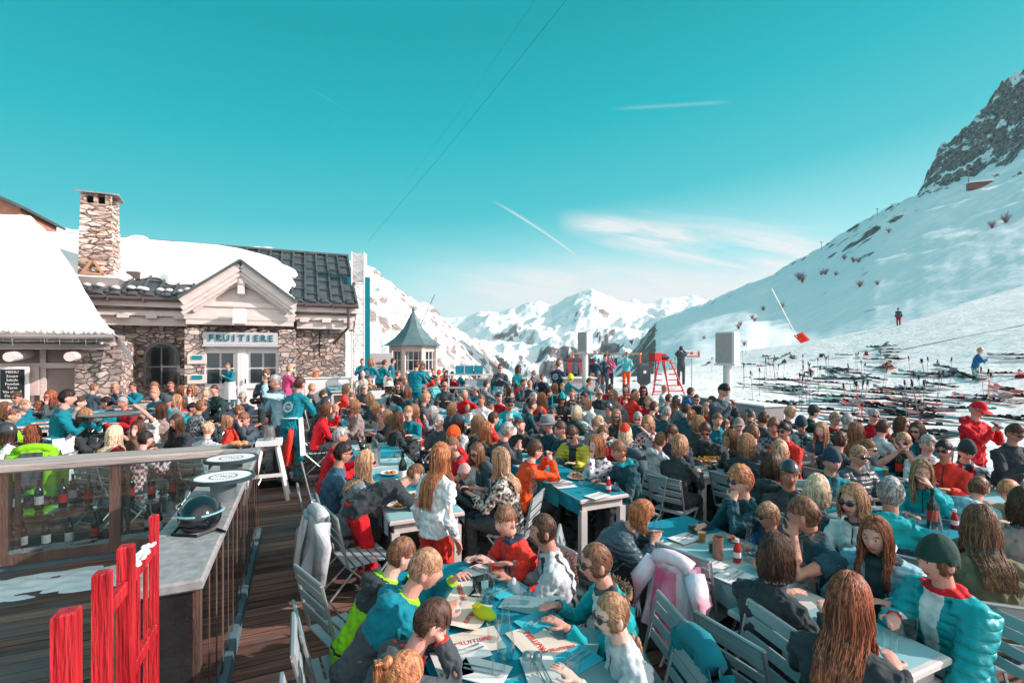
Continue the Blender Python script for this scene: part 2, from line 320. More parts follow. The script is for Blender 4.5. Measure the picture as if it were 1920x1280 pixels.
    m6 = nd(nt, 'ShaderNodeMix', data_type='RGBA'); L(M('MULTIPLY', z, -12., clamp=True), m6.inputs[0]); L(m5.outputs[2], m6.inputs[6]); m6.inputs[7].default_value = (.80, .82, .83, 1)
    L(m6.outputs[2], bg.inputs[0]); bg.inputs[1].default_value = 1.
world()
sl = bpy.data.lights.new('sun', 'SUN'); sl.energy = 5.; sl.angle = math.radians(.6); sl.color = (1., .87, .83)
so = bpy.data.objects.new('sun', sl); COL.objects.link(so)
_e, _a = math.radians(SUN_EL), math.radians(SUN_AZ)
sd = Vector((math.sin(_a)*math.cos(_e), math.cos(_a)*math.cos(_e), math.sin(_e)))
so.rotation_euler = (-sd).to_track_quat('-Z', 'Y').to_euler()
cam = bpy.data.cameras.new('camera'); co = bpy.data.objects.new('camera', cam); COL.objects.link(co); SC.camera = co
co.location = (0, 0, CZ); co.rotation_euler = (math.pi/2, 0, 0)
cam.sensor_width = 36; cam.lens = 36*F/1920; cam.shift_y = (HY-640)/1920; cam.clip_start = .05; cam.clip_end = 30000
SC.view_settings.view_transform = 'Standard'; SC.view_settings.look = 'None'; SC.view_settings.exposure = .2
SC.cycles.use_denoising = True; SC.cycles.max_bounces = 6; SC.cycles.transparent_max_bounces = 16; SC.cycles.diffuse_bounces = 2; SC.cycles.glossy_bounces = 2
SC.cycles.caustics_reflective = False; SC.cycles.caustics_refractive = False
# ================================================================ SETTING
def interp(tab, x):
    if x <= tab[0][0]: return tab[0][1]
    for (a, b), (c, d) in zip(tab, tab[1:]):
        if x <= c: return b+(d-b)*(x-a)/(c-a)
    return tab[-1][1]
def field_z(X, Y):
    px = CX + F*X/Y
    z = .036*max(0, Y-8)
    if z > .75: z = .75
    d = X-18.5; z += .22*(math.log1p(math.exp(max(-20, min(20, d/2.5))))*2.5 if d < 40 else d)
    yc = interp([(900, 24), (1100, 26), (1200, 34), (1300, 52), (1400, 56), (1500, 50), (1680, 48), (1800, 54), (1920, 60), (2500, 75)], px)
    if Y > yc: z -= .3*min(Y-yc, 70)
    return z
def snow_field():
    mb = MB(); cols = [840+i*14 for i in range(112)]; rows = [4.2*1.028**j for j in range(122)]
    vs = []
    for Y in rows:
        for px in cols:
            X = (px-CX)/F*Y; a, b = AB(X, Y); z = field_z(X, Y)
            if b < 9.7 and a < 34: z = -.35
            elif b < 10.4 and a < 34: z = min(z, .02)
            z += .05*noise.fractal(Vector((X*.6, Y*.6, 0)), 1., 2., 4) * (1 if b > 10 else 0) + (.35*noise.noise(Vector((X*.09, Y*.09, 3))) if Y > 25 else 0)
            vs.append((X, Y, z))
    n = len(cols)
    mb.add(vs, [(j*n+i, j*n+i+1, (j+1)*n+i+1, (j+1)*n+i) for j in range(len(rows)-1) for i in range(n-1)])
    return mb.build('snow_ground', rocksnow('snow_field', .6, 2., snow=(240, 234, 233), bump=.9, bd=.3, tracks=1.), smooth=True, kind='structure', label='sunlit snow slope where skis lie')
snow_field()
def ridge_mesh(name, sil, Yr, foot, cols, nrow, namp, nfreq, m, seed=0., prof=1., back=.35, ridged=True, label=None, jag=0.):
    """terrain rising from foot(px)->(Y,z) to a ridge whose outline is sil(px)->py at depth Yr(px), then falling behind"""
    mb = MB(); vs = []; nb = 6
    for j in range(nrow+1+nb):
        t = j/nrow
        for px in cols:
            Y0, z0 = foot(px); Y1 = interp(Yr, px); z1 = CZ + (HY-interp(sil, px))/F*Y1
            if t <= 1: Y = Y0+(Y1-Y0)*t; z = z0+(z1-z0)*t**prof
            else: Y = Y1*(1+back*(t-1)*nrow/nb); z = z1 - (t-1)*nrow/nb*(z1-z0)*.7
            X = (px-CX)/F*Y; p = Vector((X*nfreq+seed, Y*nfreq*.8, seed*.7))
            if ridged: q = noise.ridged_multi_fractal(p, .9, 2.1, 7, 1., 2.)-1.1
            else: q = noise.fractal(p, .9, 2.1, 7)
            env = math.sin(math.pi*min(1, t*.97)**.8)*.9+.12
            if t > 1: env = .3
            z += namp*q*env + (jag*noise.fractal(p*5, .8, 2., 5)*min(1, t*t) if jag else 0)
            vs.append((X, Y, z))
    n = len(cols); mb.add(vs, [(j*n+i, j*n+i+1, (j+1)*n+i+1, (j+1)*n+i) for j in range(nrow+nb) for i in range(n-1)])
    return mb.build(name, m, smooth=True, kind='structure', label=label)
# big shaded slope on the right
SR = [(1150, 690), (1190, 655), (1230, 603), (1280, 583), (1330, 566), (1400, 535), (1440, 521), (1490, 490), (1530, 471), (1580, 440), (1640, 401), (1690, 378), (1728, 362), (1800, 338), (1920, 296), (2100, 240), (2300, 200)]
def footR(px):
    Y = interp([(1100, 70), (1300, 95), (1500, 122), (2400, 112)], px); return Y, field_z((px-CX)/F*Y, Y)-2.
ridge_mesh('mountain_slope', SR, [(1150, 1500), (1230, 1250), (1330, 1000), (1530, 760), (1730, 560), (1920, 430), (2300, 330)], footR,
           [1120+6*i for i in range(190)], 110, 6., .011, rocksnow('slope_snow', .03, .785, snow=(236, 236, 238), rock=((88, 76, 76), (150, 130, 126)), bump=.35, slope=(.70, .84), bd=3., tracks=.5, ts=.10, td=2.5), seed=4.3, prof=.95, ridged=False, label='steep snow slope with rocks', jag=5.)
SC_ = [(1700, 392), (1722, 366), (1730, 352), (1745, 318), (1762, 281), (1795, 250), (1830, 212), (1870, 180), (1890, 150), (1920, 128), (1990, 60), (2100, 20), (2300, -20)]
def footC(px):
    Y = interp([(1700, 575), (1730, 530), (1920, 412), (2300, 318)], px)
    py = interp([(1700, 400), (1728, 378), (1780, 358), (1850, 330), (1920, 312), (2100, 250), (2300, 210)], px); return Y, CZ+(HY-py)/F*Y
ridge_mesh('mountain_cliff', SC_, [(1700, 640), (1730, 610), (1920, 500), (2300, 400)], footC, [1700+2.5*i for i in range(220)], 90, 15., .022,
           rocksnow('cliff_rock', .05, .735, snow=(232, 234, 236), rock=((84, 78, 80), (156, 144, 142)), bump=1., slope=(.40, .80), bd=3.), seed=3.3, prof=1., back=.4, label='dark rock cliff above the snow slope', jag=9.)
SF = [(400, 560), (640, 600), (840, 594), (870, 589), (900, 584), (935, 588), (960, 577), (985, 570), (1010, 566), (1035, 573), (1060, 561), (1085, 551), (1110, 544), (1135, 553), (1155, 563), (1185, 566), (1210, 571), (1240, 560), (1270, 557), (1300, 554), (1330, 564), (1360, 572), (1420, 580)]
fm = rocksnow('far_snow', .0011, .93, snow=(244, 242, 242), rock=((120, 110, 112), (170, 155, 150)), bump=.6, slope=(.62, .8), bd=60.)
ridge_mesh('mountain_range', SF, [(600, 6200), (1110, 5600), (1420, 6500)], lambda px: (2600, -420), [600+3*i for i in range(300)], 150, 210, .00115, fm, seed=2.1, prof=1.15, back=.3, label='far snowy mountain range across the valley', jag=22)
SM = [(600, 660), (800, 664), (850, 655), (900, 640), (960, 650), (1000, 652), (1060, 630), (1120, 622), (1180, 612), (1230, 600), (1290, 596), (1400, 590)]
ridge_mesh('mountain_foothills', SM, [(600, 2300), (1420, 2600)], lambda px: (900, -190), [700+4*i for i in range(180)], 90, 150, .0032, rocksnow('mid_snow', .004, .74, snow=(240, 240, 241), rock=((88, 92, 100), (150, 142, 142)), bump=.7, slope=(.6, .85), bd=30.), seed=9.4, prof=1.2, label='lower snowy foothills in the valley', jag=12)
SL = [(-900, 380), (-200, 420), (0, 440), (110, 432), (150, 430), (200, 452), (270, 446), (300, 460), (520, 470), (600, 478), (690, 499), (720, 520), (760, 553), (800, 572), (830, 598), (870, 628), (900, 652), (925, 680), (960, 720)]
ridge_mesh('mountain_shoulder', SL, [(-900, 500), (300, 620), (700, 720), (960, 760)], lambda px: (120, -36), [-900+12*i for i in range(60)]+[-180+8*i for i in range(104)]+[652+3*i for i in range(104)], 80, 17, .009, rocksnow('shoulder_snow', .07, .775, snow=(243, 240, 239), rock=((126, 114, 112), (176, 160, 155)), bump=.9, slope=(.66, .86), bd=6.), seed=6.7, label='rocky snow shoulder behind the lodge', jag=7.)
# ground below and behind
mb = MB(); mb.grid(lambda u, v: (-900+1800*u, -500+1500*v, -3.2-.35*max(0, -500+1500*v-34)), 12, 90)
mb.build('ground', rocksnow('valley_snow', .02, .9, bump=.5, bd=1.), smooth=True, kind='structure', label='snow covered ground')
# deck in four shallow levels (local x = b, local y = a)
def gridobj(name, m, fn, **kw):
    mb = MB(); fn(mb); o = mb.build(name, m, **kw); o.rotation_euler = (0, 0, PHI); return o
for i, (a0, a1, z) in enumerate([(-4, 9, 0.), (9, 12, .12), (12, 15, .24), (15, 34, .36)]):
    gridobj('terrace_deck', deckm, lambda mb: mb.box(((-14+9.7)/2, (a0+a1)/2, z-.2), (23.7, a1-a0, .4)), kind='structure', label='worn wooden terrace deck')

# ================================================================ LODGE
lodge = thing('stone_lodge', 'stone lodge with snowy dark roof, white gabled porch and FRUITIERE sign', 'building', rz=PHI)
A0 = 19.4     # facade plane
EV, EZ, RA, RZ, BL, BR = 18.8, 4.1, 22.9, 6.62, -8.6, 1.95
def rz_(a): return EZ + (a-EV)*(RZ-EZ)/(RA-EV)
mb = MB()
mb.box(((BL+1.55)/2, (A0+26)/2, 2.0), (1.55-BL, 26-A0, 4.4))
mb.prism([(A0+.01, 4.2), (26, 4.2), (RA, RZ-.25)], 1.2, 1.5, 'X')
mb.build('wall', stone, lodge)
for x_ in (-3.12, -.44):
    mb = MB(); mb.box((x_, 18.3, 1.7), (.52, .5, 2.7), bev=.04); mb.build('pilaster', stone, lodge)
# roof slabs
mb = MB()
th = .12
for (a0, a1, z0, z1) in ((EV, RA, EZ, RZ), (26.9, RA, EZ, RZ)):
    mb.prism([(a0, z0), (a1, z1), (a1, z1-th), (a0, z0-th)], BL, BR, 'X')
mb.box(((BL+BR)/2, RA, RZ+.03), (BR-BL, .3, .08))
sl_len = math.hypot(RA-EV, RZ-EZ); ang = math.atan2(RZ-EZ, RA-EV)
rot = Matrix.Rotation(ang, 3, 'X')
nb = int((BR-BL)/.44)
for i in range(nb+1):
    b = BR-.05-i*.44
    c = Vector((b, (EV+RA)/2, (EZ+RZ)/2+.05)); mb.box(c, (.07, sl_len, .08), rot=rot)
    for k in range(6):
        s = (k+.5*(i % 2)+.25)/6
        if s < 1: mb.box((b-.22, EV+(RA-EV)*s, EZ+(RZ-EZ)*s+.035), (.37, .05, .06), rot=rot)
    mb.tube([(b-.22, EV-.05, EZ-.02), (b-.22, EV+.12, EZ+.09)], .16, 8, flat=.35)
mb.build('roof', roofdark, lodge)
# eaves: fascia boards, gutters, rafter ends
for s0, s1 in ((BL, -3.35), (-.3, BR)):
    mb = MB()
    c, w = (s0+s1)/2, s1-s0
    mb.box((c, EV+.06, EZ-.26), (w, .06, .2)); mb.box((c, EV+.2, EZ-.53), (w-.2, .06, .22)); mb.box((c, EV+.33, EZ-.80), (w-.3, .08, .3))
    n = int(w/.75)
    for i in range(n): mb.box((s0+.4+i*.75, EV+.28, EZ-.65), (.3, .3, .14))
    if s0 < -1: mb.build('eaves_board', creamwood, lodge)
mb.prism([(A0+.4, 4.02), (EV+.02, EZ-.1), (EV+.02, EZ-.36), (A0+.4, 3.1)], BR-.25, BR-.05, 'X')
mb.build('eaves_board', creamwood, lodge)
for s0, s1 in ((BL, -3.4), (-.25, BR)):
    mb = MB()
    mb.tube([(s0, EV-.1, EZ-.12), (s1, EV-.1, EZ-.12)], .07, 8); mb.tube([(s0+.1, EV+.1, EZ-.4), (s1-.1, EV+.1, EZ-.4)], .05, 8)
    for i in range(int((s1-s0)/.9)): mb.box((s0+.4+i*.9, EV-.12, EZ-.16), (.04, .16, .16))
    if s0 < -1: mb.build('gutter', gutter, lodge)
mb.tube([(1.6, EV-.08, EZ-.15), (1.6, EV+.0, EZ-.9), (1.35, EV+.25, EZ-1.2), (1.1, A0-.12, EZ-1.5)], .05, 8)
mb.build('gutter', gutter, lodge)
# snow on the roof
def snow_edge_b(s): return interp([(0, -.5), (.12, -.36), (.3, -.25), (.5, -.2), (.72, -1.0), (.9, -2.2), (1, -3.2)], s)
def roof_snow(u, v):
    s0 = .20 + .05*math.sin(u*17)+.03*math.sin(u*43)
    s = s0+(1.0-s0)*v; bmax = snow_edge_b(s)+.08*math.sin(s*30); b = BL+(bmax-BL)*u
    e = min(1, min(u*30, (1-u)*14, v*7, (1-v)*12+.05)); e = math.sqrt(max(0, 1-(1-e)**2))
    t = .02+(.30+.06*noise.noise(Vector((b*.8, s*4, 0))))*e*min(1, .3+(1-s)*2.2)
    return (b, EV+(RA-EV)*s, EZ+(RZ-EZ)*s+.02+t)
mb = MB(); mb.grid(roof_snow, 110, 34)
for i in range(16): # loose clumps left near the eave
    b = -7.4+i*.26+R.uniform(-.1, .1); mb.ell((b, EV+.3+R.uniform(-.15, .25), EZ+.2+R.uniform(0, .1)), (.12, .16, .07), 8, 5)
mb.build('roof_snow', snow, lodge, smooth=True)
# porch gable
pc, pw, pz, pe = -1.8, 1.62, 5.22, 3.98
porchA = 17.75
mb = MB()
for sg in (-1, 1):
    d = Vector((sg*pw, 0, pe-pz)); L_ = d.length; rr = Matrix.Rotation(math.atan2(-(pe-pz), pw)*sg, 3, 'Y')
    for (k, off, dep, h, fa) in ((0, .0, .09, .30, porchA), (1, -.20, .09, .2, porchA+.06), (2, -.34, .09, .16, porchA+.13)):
        c = Vector((pc, fa, pz+off-.15)) + d*.5; mb.box(c, (L_*.985, dep, h*.8), rot=rr)
    c = Vector((pc, porchA+.75, pz-.05)) + d*.5; mb.box(c, (L_, 1.4, .05), rot=rr)
mb.build('porch_bargeboard', creamwood, lodge)
mb = MB()
for sg in (-1, 1):
    d = Vector((sg*(pw+.06), 0, (pe-pz)*1.04)); rr = Matrix.Rotation(math.atan2(-(pe-pz), pw)*sg, 3, 'Y')
    mb.box(Vector((pc, porchA+1.2, pz+.03)) + d*.5, (d.length, 2.7, .07), rot=rr)
mb.build('porch_roof', roofdark, lodge)
mb = MB()
for sg in (-1, 1):
    d = Vector((sg*(pw+.0), 0, (pe-pz))); rr = Matrix.Rotation(math.atan2(-(pe-pz), pw)*sg, 3, 'Y')
    mb.box(Vector((pc, porchA+1.9, pz+.14)) + d*.5, (d.length*.96, 1.5, .16), rot=rr, bev=.06)
mb.build('porch_snow', snow, lodge)
mb = MB()   # gable wall + beams + posts
mb.prism([(pc-pw+.18, 3.9), (pc+pw-.18, 3.9), (pc, pz-.18)], 18.2, 18.45, 'Y')
mb.box((pc, 18.32, 3.55), (3.1, .5, .75)); mb.box((pc, 18.12, 3.42), (3.2, .14, .16)); mb.box((pc, 18.1, 3.83), (3.3, .16, .14))
for sx in (-1, 1):
    mb.tube([(pc+sx*1.35, 18.05, 3.6), (pc+sx*.5, 18.05, 4.35), (pc, 18.05, 4.6)], .09, 8); mb.ell((pc+sx*1.3, 17.98, 3.95), (.2, .1, .16), 10, 6)
mb.box((pc, 18.0, 4.55), (.2, .25, .8), bev=.04); mb.ell((pc, 17.95, 4.62), (.17, .15, .2), 10, 6)
mb.build('porch_frame', creamwood, lodge)
mb = MB(); mb.box((pc, 18.06, 2.72), (2.14, .08, .42), bev=.02); mb.box((pc, 18.03, 2.49), (2.2, .12, .05)); sg = mb.build('sign_board', mat('sign_grey', (196, 196, 198), .6, .06), lodge)
mb = MB(); mb.box((pc-.02, 17.7, 3.42), (.36, .3, .52), bev=.04); mb.build('wall_speaker', whitepaint, lodge)
mb = MB(); 
for i_, ch_ in enumerate('FRUITIERE'): text_mb(ch_, .29, .03, Matrix.Translation((pc-.86+i_*.215, 18.0, 2.74)) @ Matrix.Rotation(math.pi/2, 4, 'X') @ Matrix.Scale(1.0, 4, (1, 0, 0)), mb, bold=True)
mb.build('lettering', mat('sign_teal', (10, 110, 128), .6), sg)
# door leaves with panes
mb = MB(); mb.box((pc, 18.28, 1.4), (2.3, .12, 2.2)); mb.box((pc, 18.2, 1.4), (.1, .08, 2.2))
for sx in (-1, 1):
    for k in (-1, 1): mb.box((pc+sx*.58+k*.5, 18.2, 1.4), (.1, .07, 2.2))
    mb.box((pc+sx*.58, 18.2, 2.44), (1.1, .06, .12)); mb.box((pc+sx*.58, 18.2, 1.12), (1.1, .06, .1))
dr = mb.build('door', whitepaint, lodge)
for sx in (-1, 1):
    mb = MB()
    for i in (-1, 1):
        for j in (0, 1): mb.box((pc+sx*.62+i*.2, 18.2, 1.5+j*.52), (.34, .03, .46))
    mb.build('window_pane', winglass, dr)
mb = MB(); mb.tube([(pc+.1, 18.1, 1.25), (pc+.1, 18.1, 1.4)], .02, 6); mb.build('handle', black, dr)
for z_ in (2.05, 1.42):
    mb = MB(); mb.box((-3.05, 18.1, z_), (.5, .2, .31), bev=.02); nb_ = mb.build('notice_box', creamwood, lodge); mb = MB(); mb.box((-3.03, 17.98, z_+.07), (.28, .02, .12)); mb.build('notice', tealpaint, nb_)
# arched window on the stone wall
def arch_pts(c, w, z0, z1, n=12):
    p = [(c-w/2, z0), (c+w/2, z0)]
    for i in range(n+1):
        t = math.pi*i/n; p.append((c+w/2*math.cos(t), z1+w/2*math.sin(t)))
    return p
fr = MB(); fr.prism(arch_pts(-4.25, 1.0, 1.15, 2.15), A0-.1, A0-.02, 'Y'); wf = fr.build('window', mat('window_frame_grey', (120, 120, 122), .6), lodge)
mb = MB(); mb.prism(arch_pts(-4.25, .84, 1.22, 2.12), A0-.12, A0-.09, 'Y'); mb.build('pane', winglass, wf)
mb = MB(); mb.box((-4.25, A0-.13, 1.85), (.04, .03, 1.2)); mb.box((-4.25, A0-.13, 1.8), (.84, .03, .04)); mb.build('muntin', mat('window_frame_grey', (0, 0, 0)), wf)
mb = MB()
for i in range(7):
    t = math.pi*(i+.5)/7; c = (-4.25+.68*math.cos(t), A0-.04, 2.12+.68*math.sin(t)); mb.box(c, (.34, .1, .17), rot=Matrix.Rotation(-t, 3, 'Y'), bev=.02)
mb.build('stone_arch', stone, lodge)
# wall lamp bracket on the right stone wall
mb = MB(); mb.tube([(.62, A0-.05, 3.0), (.62, A0-.1, 2.1)], .02, 6); mb.tube([(.5, A0-.1, 2.55), (.74, A0-.1, 2.55)], .015, 6); mb.build('wall_anchor', black, lodge)
# chimney
ch = thing('x', '', '') if False else None
cb_, ca_ = -5.98, 19.75
mb = MB(); p = [(.90, 4.15), (.86, 5.2), (.79, 6.4), (.76, 7.0)]
vs = []
for w, z in p: vs += [(cb_-w/2, ca_-.5, z), (cb_+w/2, ca_-.5, z), (cb_+w/2, ca_+.3, z), (cb_-w/2, ca_+.3, z)]
mb.add(vs, [(i*4+j, i*4+(j+1) % 4, i*4+4+(j+1) % 4, i*4+4+j) for i in range(3) for j in range(4)]+[(12, 13, 14, 15)])
for z, k in ((5.55, .04), (5.1, .05)): mb.box((cb_, ca_-.47, z), (.7, .12, .07))
for i in range(26): # proud stones
    z = 4.75+(i % 13)*.175+R.uniform(-.03, .03); w = interp([(4.15, .90), (7, .76)], z)
    mb.box((cb_+R.uniform(-.36, .36)*w, ca_-.5, z), (R.uniform(.2, .42), .07+R.uniform(0, .04), R.uniform(.08, .15)), bev=.02)
    mb.box((cb_+w/2, ca_+R.uniform(-.38, .15), z), (.08, R.uniform(.2, .4), R.uniform(.08, .15)), bev=.02)
for sx in (-1, 0, 1):
    for sy in (-1, 1): mb.box((cb_+sx*.31, ca_-.1+sy*.32, 7.15), (.14 if sx else .10, .14, .32), bev=.02)
chm = mb.build('chimney', stoneD, lodge)
mb = MB(); mb.prism([(-.52, 7.34), (0, 7.48), (.52, 7.34), (.52, 7.3), (0, 7.42), (-.52, 7.3)], 0, .98, 'X'); mb.v = [(v[0]+cb_-.49, v[1]+ca_-.1, v[2]) for v in mb.v]; mb.build('chimney_cap', greywood, chm)
mb = MB(); mb.box((cb_, ca_-.1, 7.12), (.5, .45, .28)); mb.build('flue', darkin, chm)
mb = MB(); mb.prism([(-.45, 4.05), (.5, 4.05), (.66, 4.62), (-.66, 4.62)], ca_-.62, ca_+.4, 'Y'); mb.v = [(v[0]+cb_, v[1], v[2]) for v in mb.v]; mb.build('flashing', mat('zinc', (168, 158, 156), .45, .1, metal=.4), chm)
mb = MB(); mb.box((cb_, ca_-.1, 4.66), (1.26, 1.0, .1), bev=.04); mb.build('snow_ledge', snow, chm)
mb = MB()
for sx in (-1, 1): mb.box((cb_-.05+sx*.15, ca_-.56, 4.95), (.07, .06, .5), rot=Matrix.Rotation(-sx*.52, 3, 'Y'))
mb.box((cb_-.05, ca_-.56, 4.75), (.62, .06, .07)); mb.build('triangle_vent', mat('vent_wood', (200, 150, 120), .7), chm)
mb = MB()  # skylight-like roof light beside the chimney
mb.box((cb_+.85, ca_+.2, 4.85), (.35, .5, .25)); mb.build('vent_pipe', gutter, lodge)
# bread oven arch bulge at the corner
mb = MB(); mb.box((-6.0, 18.6, 1.5), (2.2, 1.7, 2.3), bev=.1); mb.build('oven_wall', stone, lodge)
mb = MB(); mb.prism(arch_pts(-5.65, 1.0, .9, 1.25), 17.66, 17.9, 'Y'); mb.build('oven_mouth', darkin, lodge)
mb = MB()
for i in range(9):
    t = math.pi*(i+.5)/9; mb.box((-5.65+.6*math.cos(t), 17.68, 1.25+.6*math.sin(t)), (.24, .16, .19), rot=Matrix.Rotation(-t, 3, 'Y'), bev=.02)
mb.build('oven_arch', stoneD, lodge)
mb = MB(); mb.box((-6.1, 17.5, 1.12), (.5, .5, .03), rot=Matrix.Rotation(.2, 3, 'Y')); mb.build('oven_shelf', mat('oven_board', (214, 120, 70), .6), lodge)

# ---------------- wing on the left
wing = thing('lodge_wing', 'low white timber wing under a thick smooth snow roof at the left', 'building', rz=PHI)
WA, WZ = 15.8, 2.78
WE = [(0, -4.6), (.09, -5.2), (.25, -5.87), (.73, -7.4), (1, -8.0), (2, -8.2)]
def wz(v): return WZ+3.6*(1-(1-min(v, 1))**1.9)-(1.8*(v-1) if v > 1 else 0)
def wing_snow(u, v):
    v *= 1.7; a = WA+4.4*v; b = interp(WE, v)-9*u; e = min(1, v*9+.1)
    return (b, a, wz(v)+.16*e+.16*noise.noise(Vector((b*.4, a*.6, 1)))*min(1, v*5)+.03*noise.noise(Vector((b*2, a*2, 1))))
mb = MB(); mb.grid(wing_snow, 50, 44)
def wing_hip(u, v):
    v *= 1.7; a = WA+4.4*v; b0 = interp(WE, v); z0 = wz(v)+.16*min(1, v*9+.1)+.16*noise.noise(Vector((b0*.4, a*.6, 1)))*min(1, v*5)+.03*noise.noise(Vector((b0*2, a*2, 1))); z1 = (rz_(a)-.1 if 18.8 < a < 22.9 else z0-.9)
    return (b0+.55*u, a, z0+(min(z1, z0)-z0)*u**1.6)
mb.grid(wing_hip, 10, 44); mb.box((-9.5, WA+.05, WZ+.03), (9.9, .16, .16), bev=.05)
for i in range(60): mb.ell((-4.7-i*.14+R.uniform(-.05, .05), WA-.02, WZ+.02), (.05+R.random()*.06, .06, .03+R.random()*.06), 6, 4)
mb.build('roof_snow', snow, wing, smooth=True)
mb = MB(); mb.box((-9.4, WA+.35, WZ-.1), (9.8, .9, .12)); mb.box((-9.4, WA-.02, WZ-.16), (9.8, .08, .16)); mb.tube([(-14, WA-.1, WZ-.12), (-4.5, WA-.1, WZ-.12)], .06, 8); mb.box((-9.4, WA+.12, WZ-.36), (9.5, .06, .14)); mb.build('eaves_board', greywood, wing)
mb = MB()
for i in range(9): mb.tube([(-5.4-i*1.15, WA-.1, WZ-.62), (-5.4-i*1.15, WA+.9, WZ-.55)], .12, 12); 
mb.build('rafter_log', creamwood, wing)
mb = MB(); mb.box((-9.6, WA+1.0, 1.3), (9., .3, 2.5)); 
for i in range(10): mb.box((-5.3-i*.95, WA+.82, 1.4), (.12, .08, 2.0))
mb.box((-9.6, WA+.8, 1.92), (9, .08, .14)); mb.build('wall', whitewood, wing)
mb = MB()
for i in range(4): mb.prism([(-7.6-i*2.1, 1.15), (-6.3-i*2.1, 1.15), (-6.3-i*2.1, 1.9), (-7.6-i*2.1, 1.72)], WA+.70, WA+.74, 'Y')
mb.build('hatch', mat('hatch_beige', (216, 196, 190), .7), wing)
mb = MB(); mb.box((-9.7, WA+.6, .65), (8.4, .5, .6)); mb.build('base_wall', stone, wing)
mb = MB(); mb.box((-5.0, WA+.9, 1.2), (1.0, .8, 2.4), bev=.05); mb.build('corner_wall', stone, wing)
board = thing('menu_board', 'black chalk menu board in a white frame on the left wing wall', 'menu board', W(-6.72, WA+.5, 1.45), PHI)
mb = MB(); mb.box((0, 0, 0), (.62, .05, .92), bev=.01); mb.build('frame', whitepaint, board)
mb = MB(); mb.box((0, -.035, .02), (.46, .02, .74)); bp = mb.build('slate', mat('slate', (32, 44, 48), .8), board)
mb = MB()
for i, t in enumerate(['MENU', 'Soupe', 'Salade', 'Fondue', 'Tarte', 'Vin chaud', 'Dessert']): text_mb(t, .09, .004, Matrix.Translation((0, -.05, .32-i*.1)) @ Matrix.Rotation(math.pi/2, 4, 'X'), mb)
mb.build('chalk_writing', whitepaint, bp)
mb = MB()
for i in range(46):
    x_ = -4.7-R.random()*8.5; l_ = R.uniform(.05, .22); mb.tube([(x_, WA-.1, WZ-.16), (x_, WA-.1, WZ-.16-l_)], [.016, .002], 5)
mb.build('icicle_row', glassmat('ice', (.9, .97, 1.), 2.), wing)
# small gabled roof peeking above at far left
hut = thing('upper_chalet', 'small brown chalet gable rising behind the snowy roof at far left', 'building', W(-10.9, 24.5, 6.0), PHI)
mb = MB(); mb.prism([(-2, 0), (1, 0), (1, 1.9), (-.5, 2.6), (-2, 1.9)], 0, 3, 'Y'); mb.build('wall', mat('brown_wood', (190, 130, 110), .7, .2, 4), hut)
mb = MB(); mb.box((.35, 1.5, 2.2), (1.9, 3.6, .1), rot=Matrix.Rotation(.44, 3, 'Y')); mb.box((-1.35, 1.5, 2.2), (1.9, 3.6, .1), rot=Matrix.Rotation(-.44, 3, 'Y')); mb.build('roof', roofdark, hut)
mb = MB(); mb.box((.1, -.02, 1.3), (.6, .06, .5)); mb.build('window', winglass, hut)

# ================================================================ KIOSK
kio = thing('kiosk', 'octagonal white kiosk with grey pointed roof behind the crowd', 'kiosk', ((775-CX)/F*28, 28, .36), .2); kio.scale = (.95, .95, .86)
N8 = 8
def octa(r, z, o=math.pi/8): return [(r*math.cos(o+2*math.pi*i/8), r*math.sin(o+2*math.pi*i/8), z) for i in range(8)]
mb = MB(); prof = [(1.86, 2.86), (1.75, 2.92), (1.2, 3.35), (.65, 4.0), (.3, 4.7), (.06, 5.2)]
vs = []
for r, z in prof: vs += octa(r, z-.15)
mb.add(vs, [(i*8+j, i*8+(j+1) % 8, i*8+8+(j+1) % 8, i*8+8+j) for i in range(len(prof)-1) for j in range(8)]+[tuple(range(8))]); mb.ell((0, 0, 5.15), (.1, .1, .14))
mb.tube([(.35, -.2, 3.9), (1.3, -.1, 6.2)], .025, 6)
mb.build('roof', mat('kiosk_roof', (105, 128, 132), .5, .15, 2, metal=.2), kio)
mb = MB(); mb.add(octa(1.42, 0)+octa(1.42, 1.05), [(j, (j+1) % 8, 8+(j+1) % 8, 8+j) for j in range(8)]); mb.add(octa(1.42, 2.3)+octa(1.42, 2.8), [(j, (j+1) % 8, 8+(j+1) % 8, 8+j) for j in range(8)])
for q in octa(1.40, 1.4): mb.box(q, (.2, .2, 2.8), rz=math.atan2(q[1], q[0]))
mb.lathe((0, 0, 1.02), [(1.5, 0), (1.5, .08)], 8); mb.build('wall', creamwood, kio)
mb = MB(); mb.add(octa(1.33, 1.05)+octa(1.33, 2.3), [(j, (j+1) % 8, 8+(j+1) % 8, 8+j) for j in range(8)]); mb.build('window', winglass, kio)
mb = MB()
for j in range(8):
    o = 2*math.pi*(j+.5)/8+math.pi/8
    for k in (-.3, 0, .3): mb.box((1.27*math.cos(o)-k*math.sin(o), 1.27*math.sin(o)+k*math.cos(o), 1.67), (.04, .04, 1.25), rz=o)
    mb.box((1.27*math.cos(o), 1.27*math.sin(o), 1.75), (.04, .95, .04), rz=o)
mb.build('glazing_bar', whitepaint, kio)

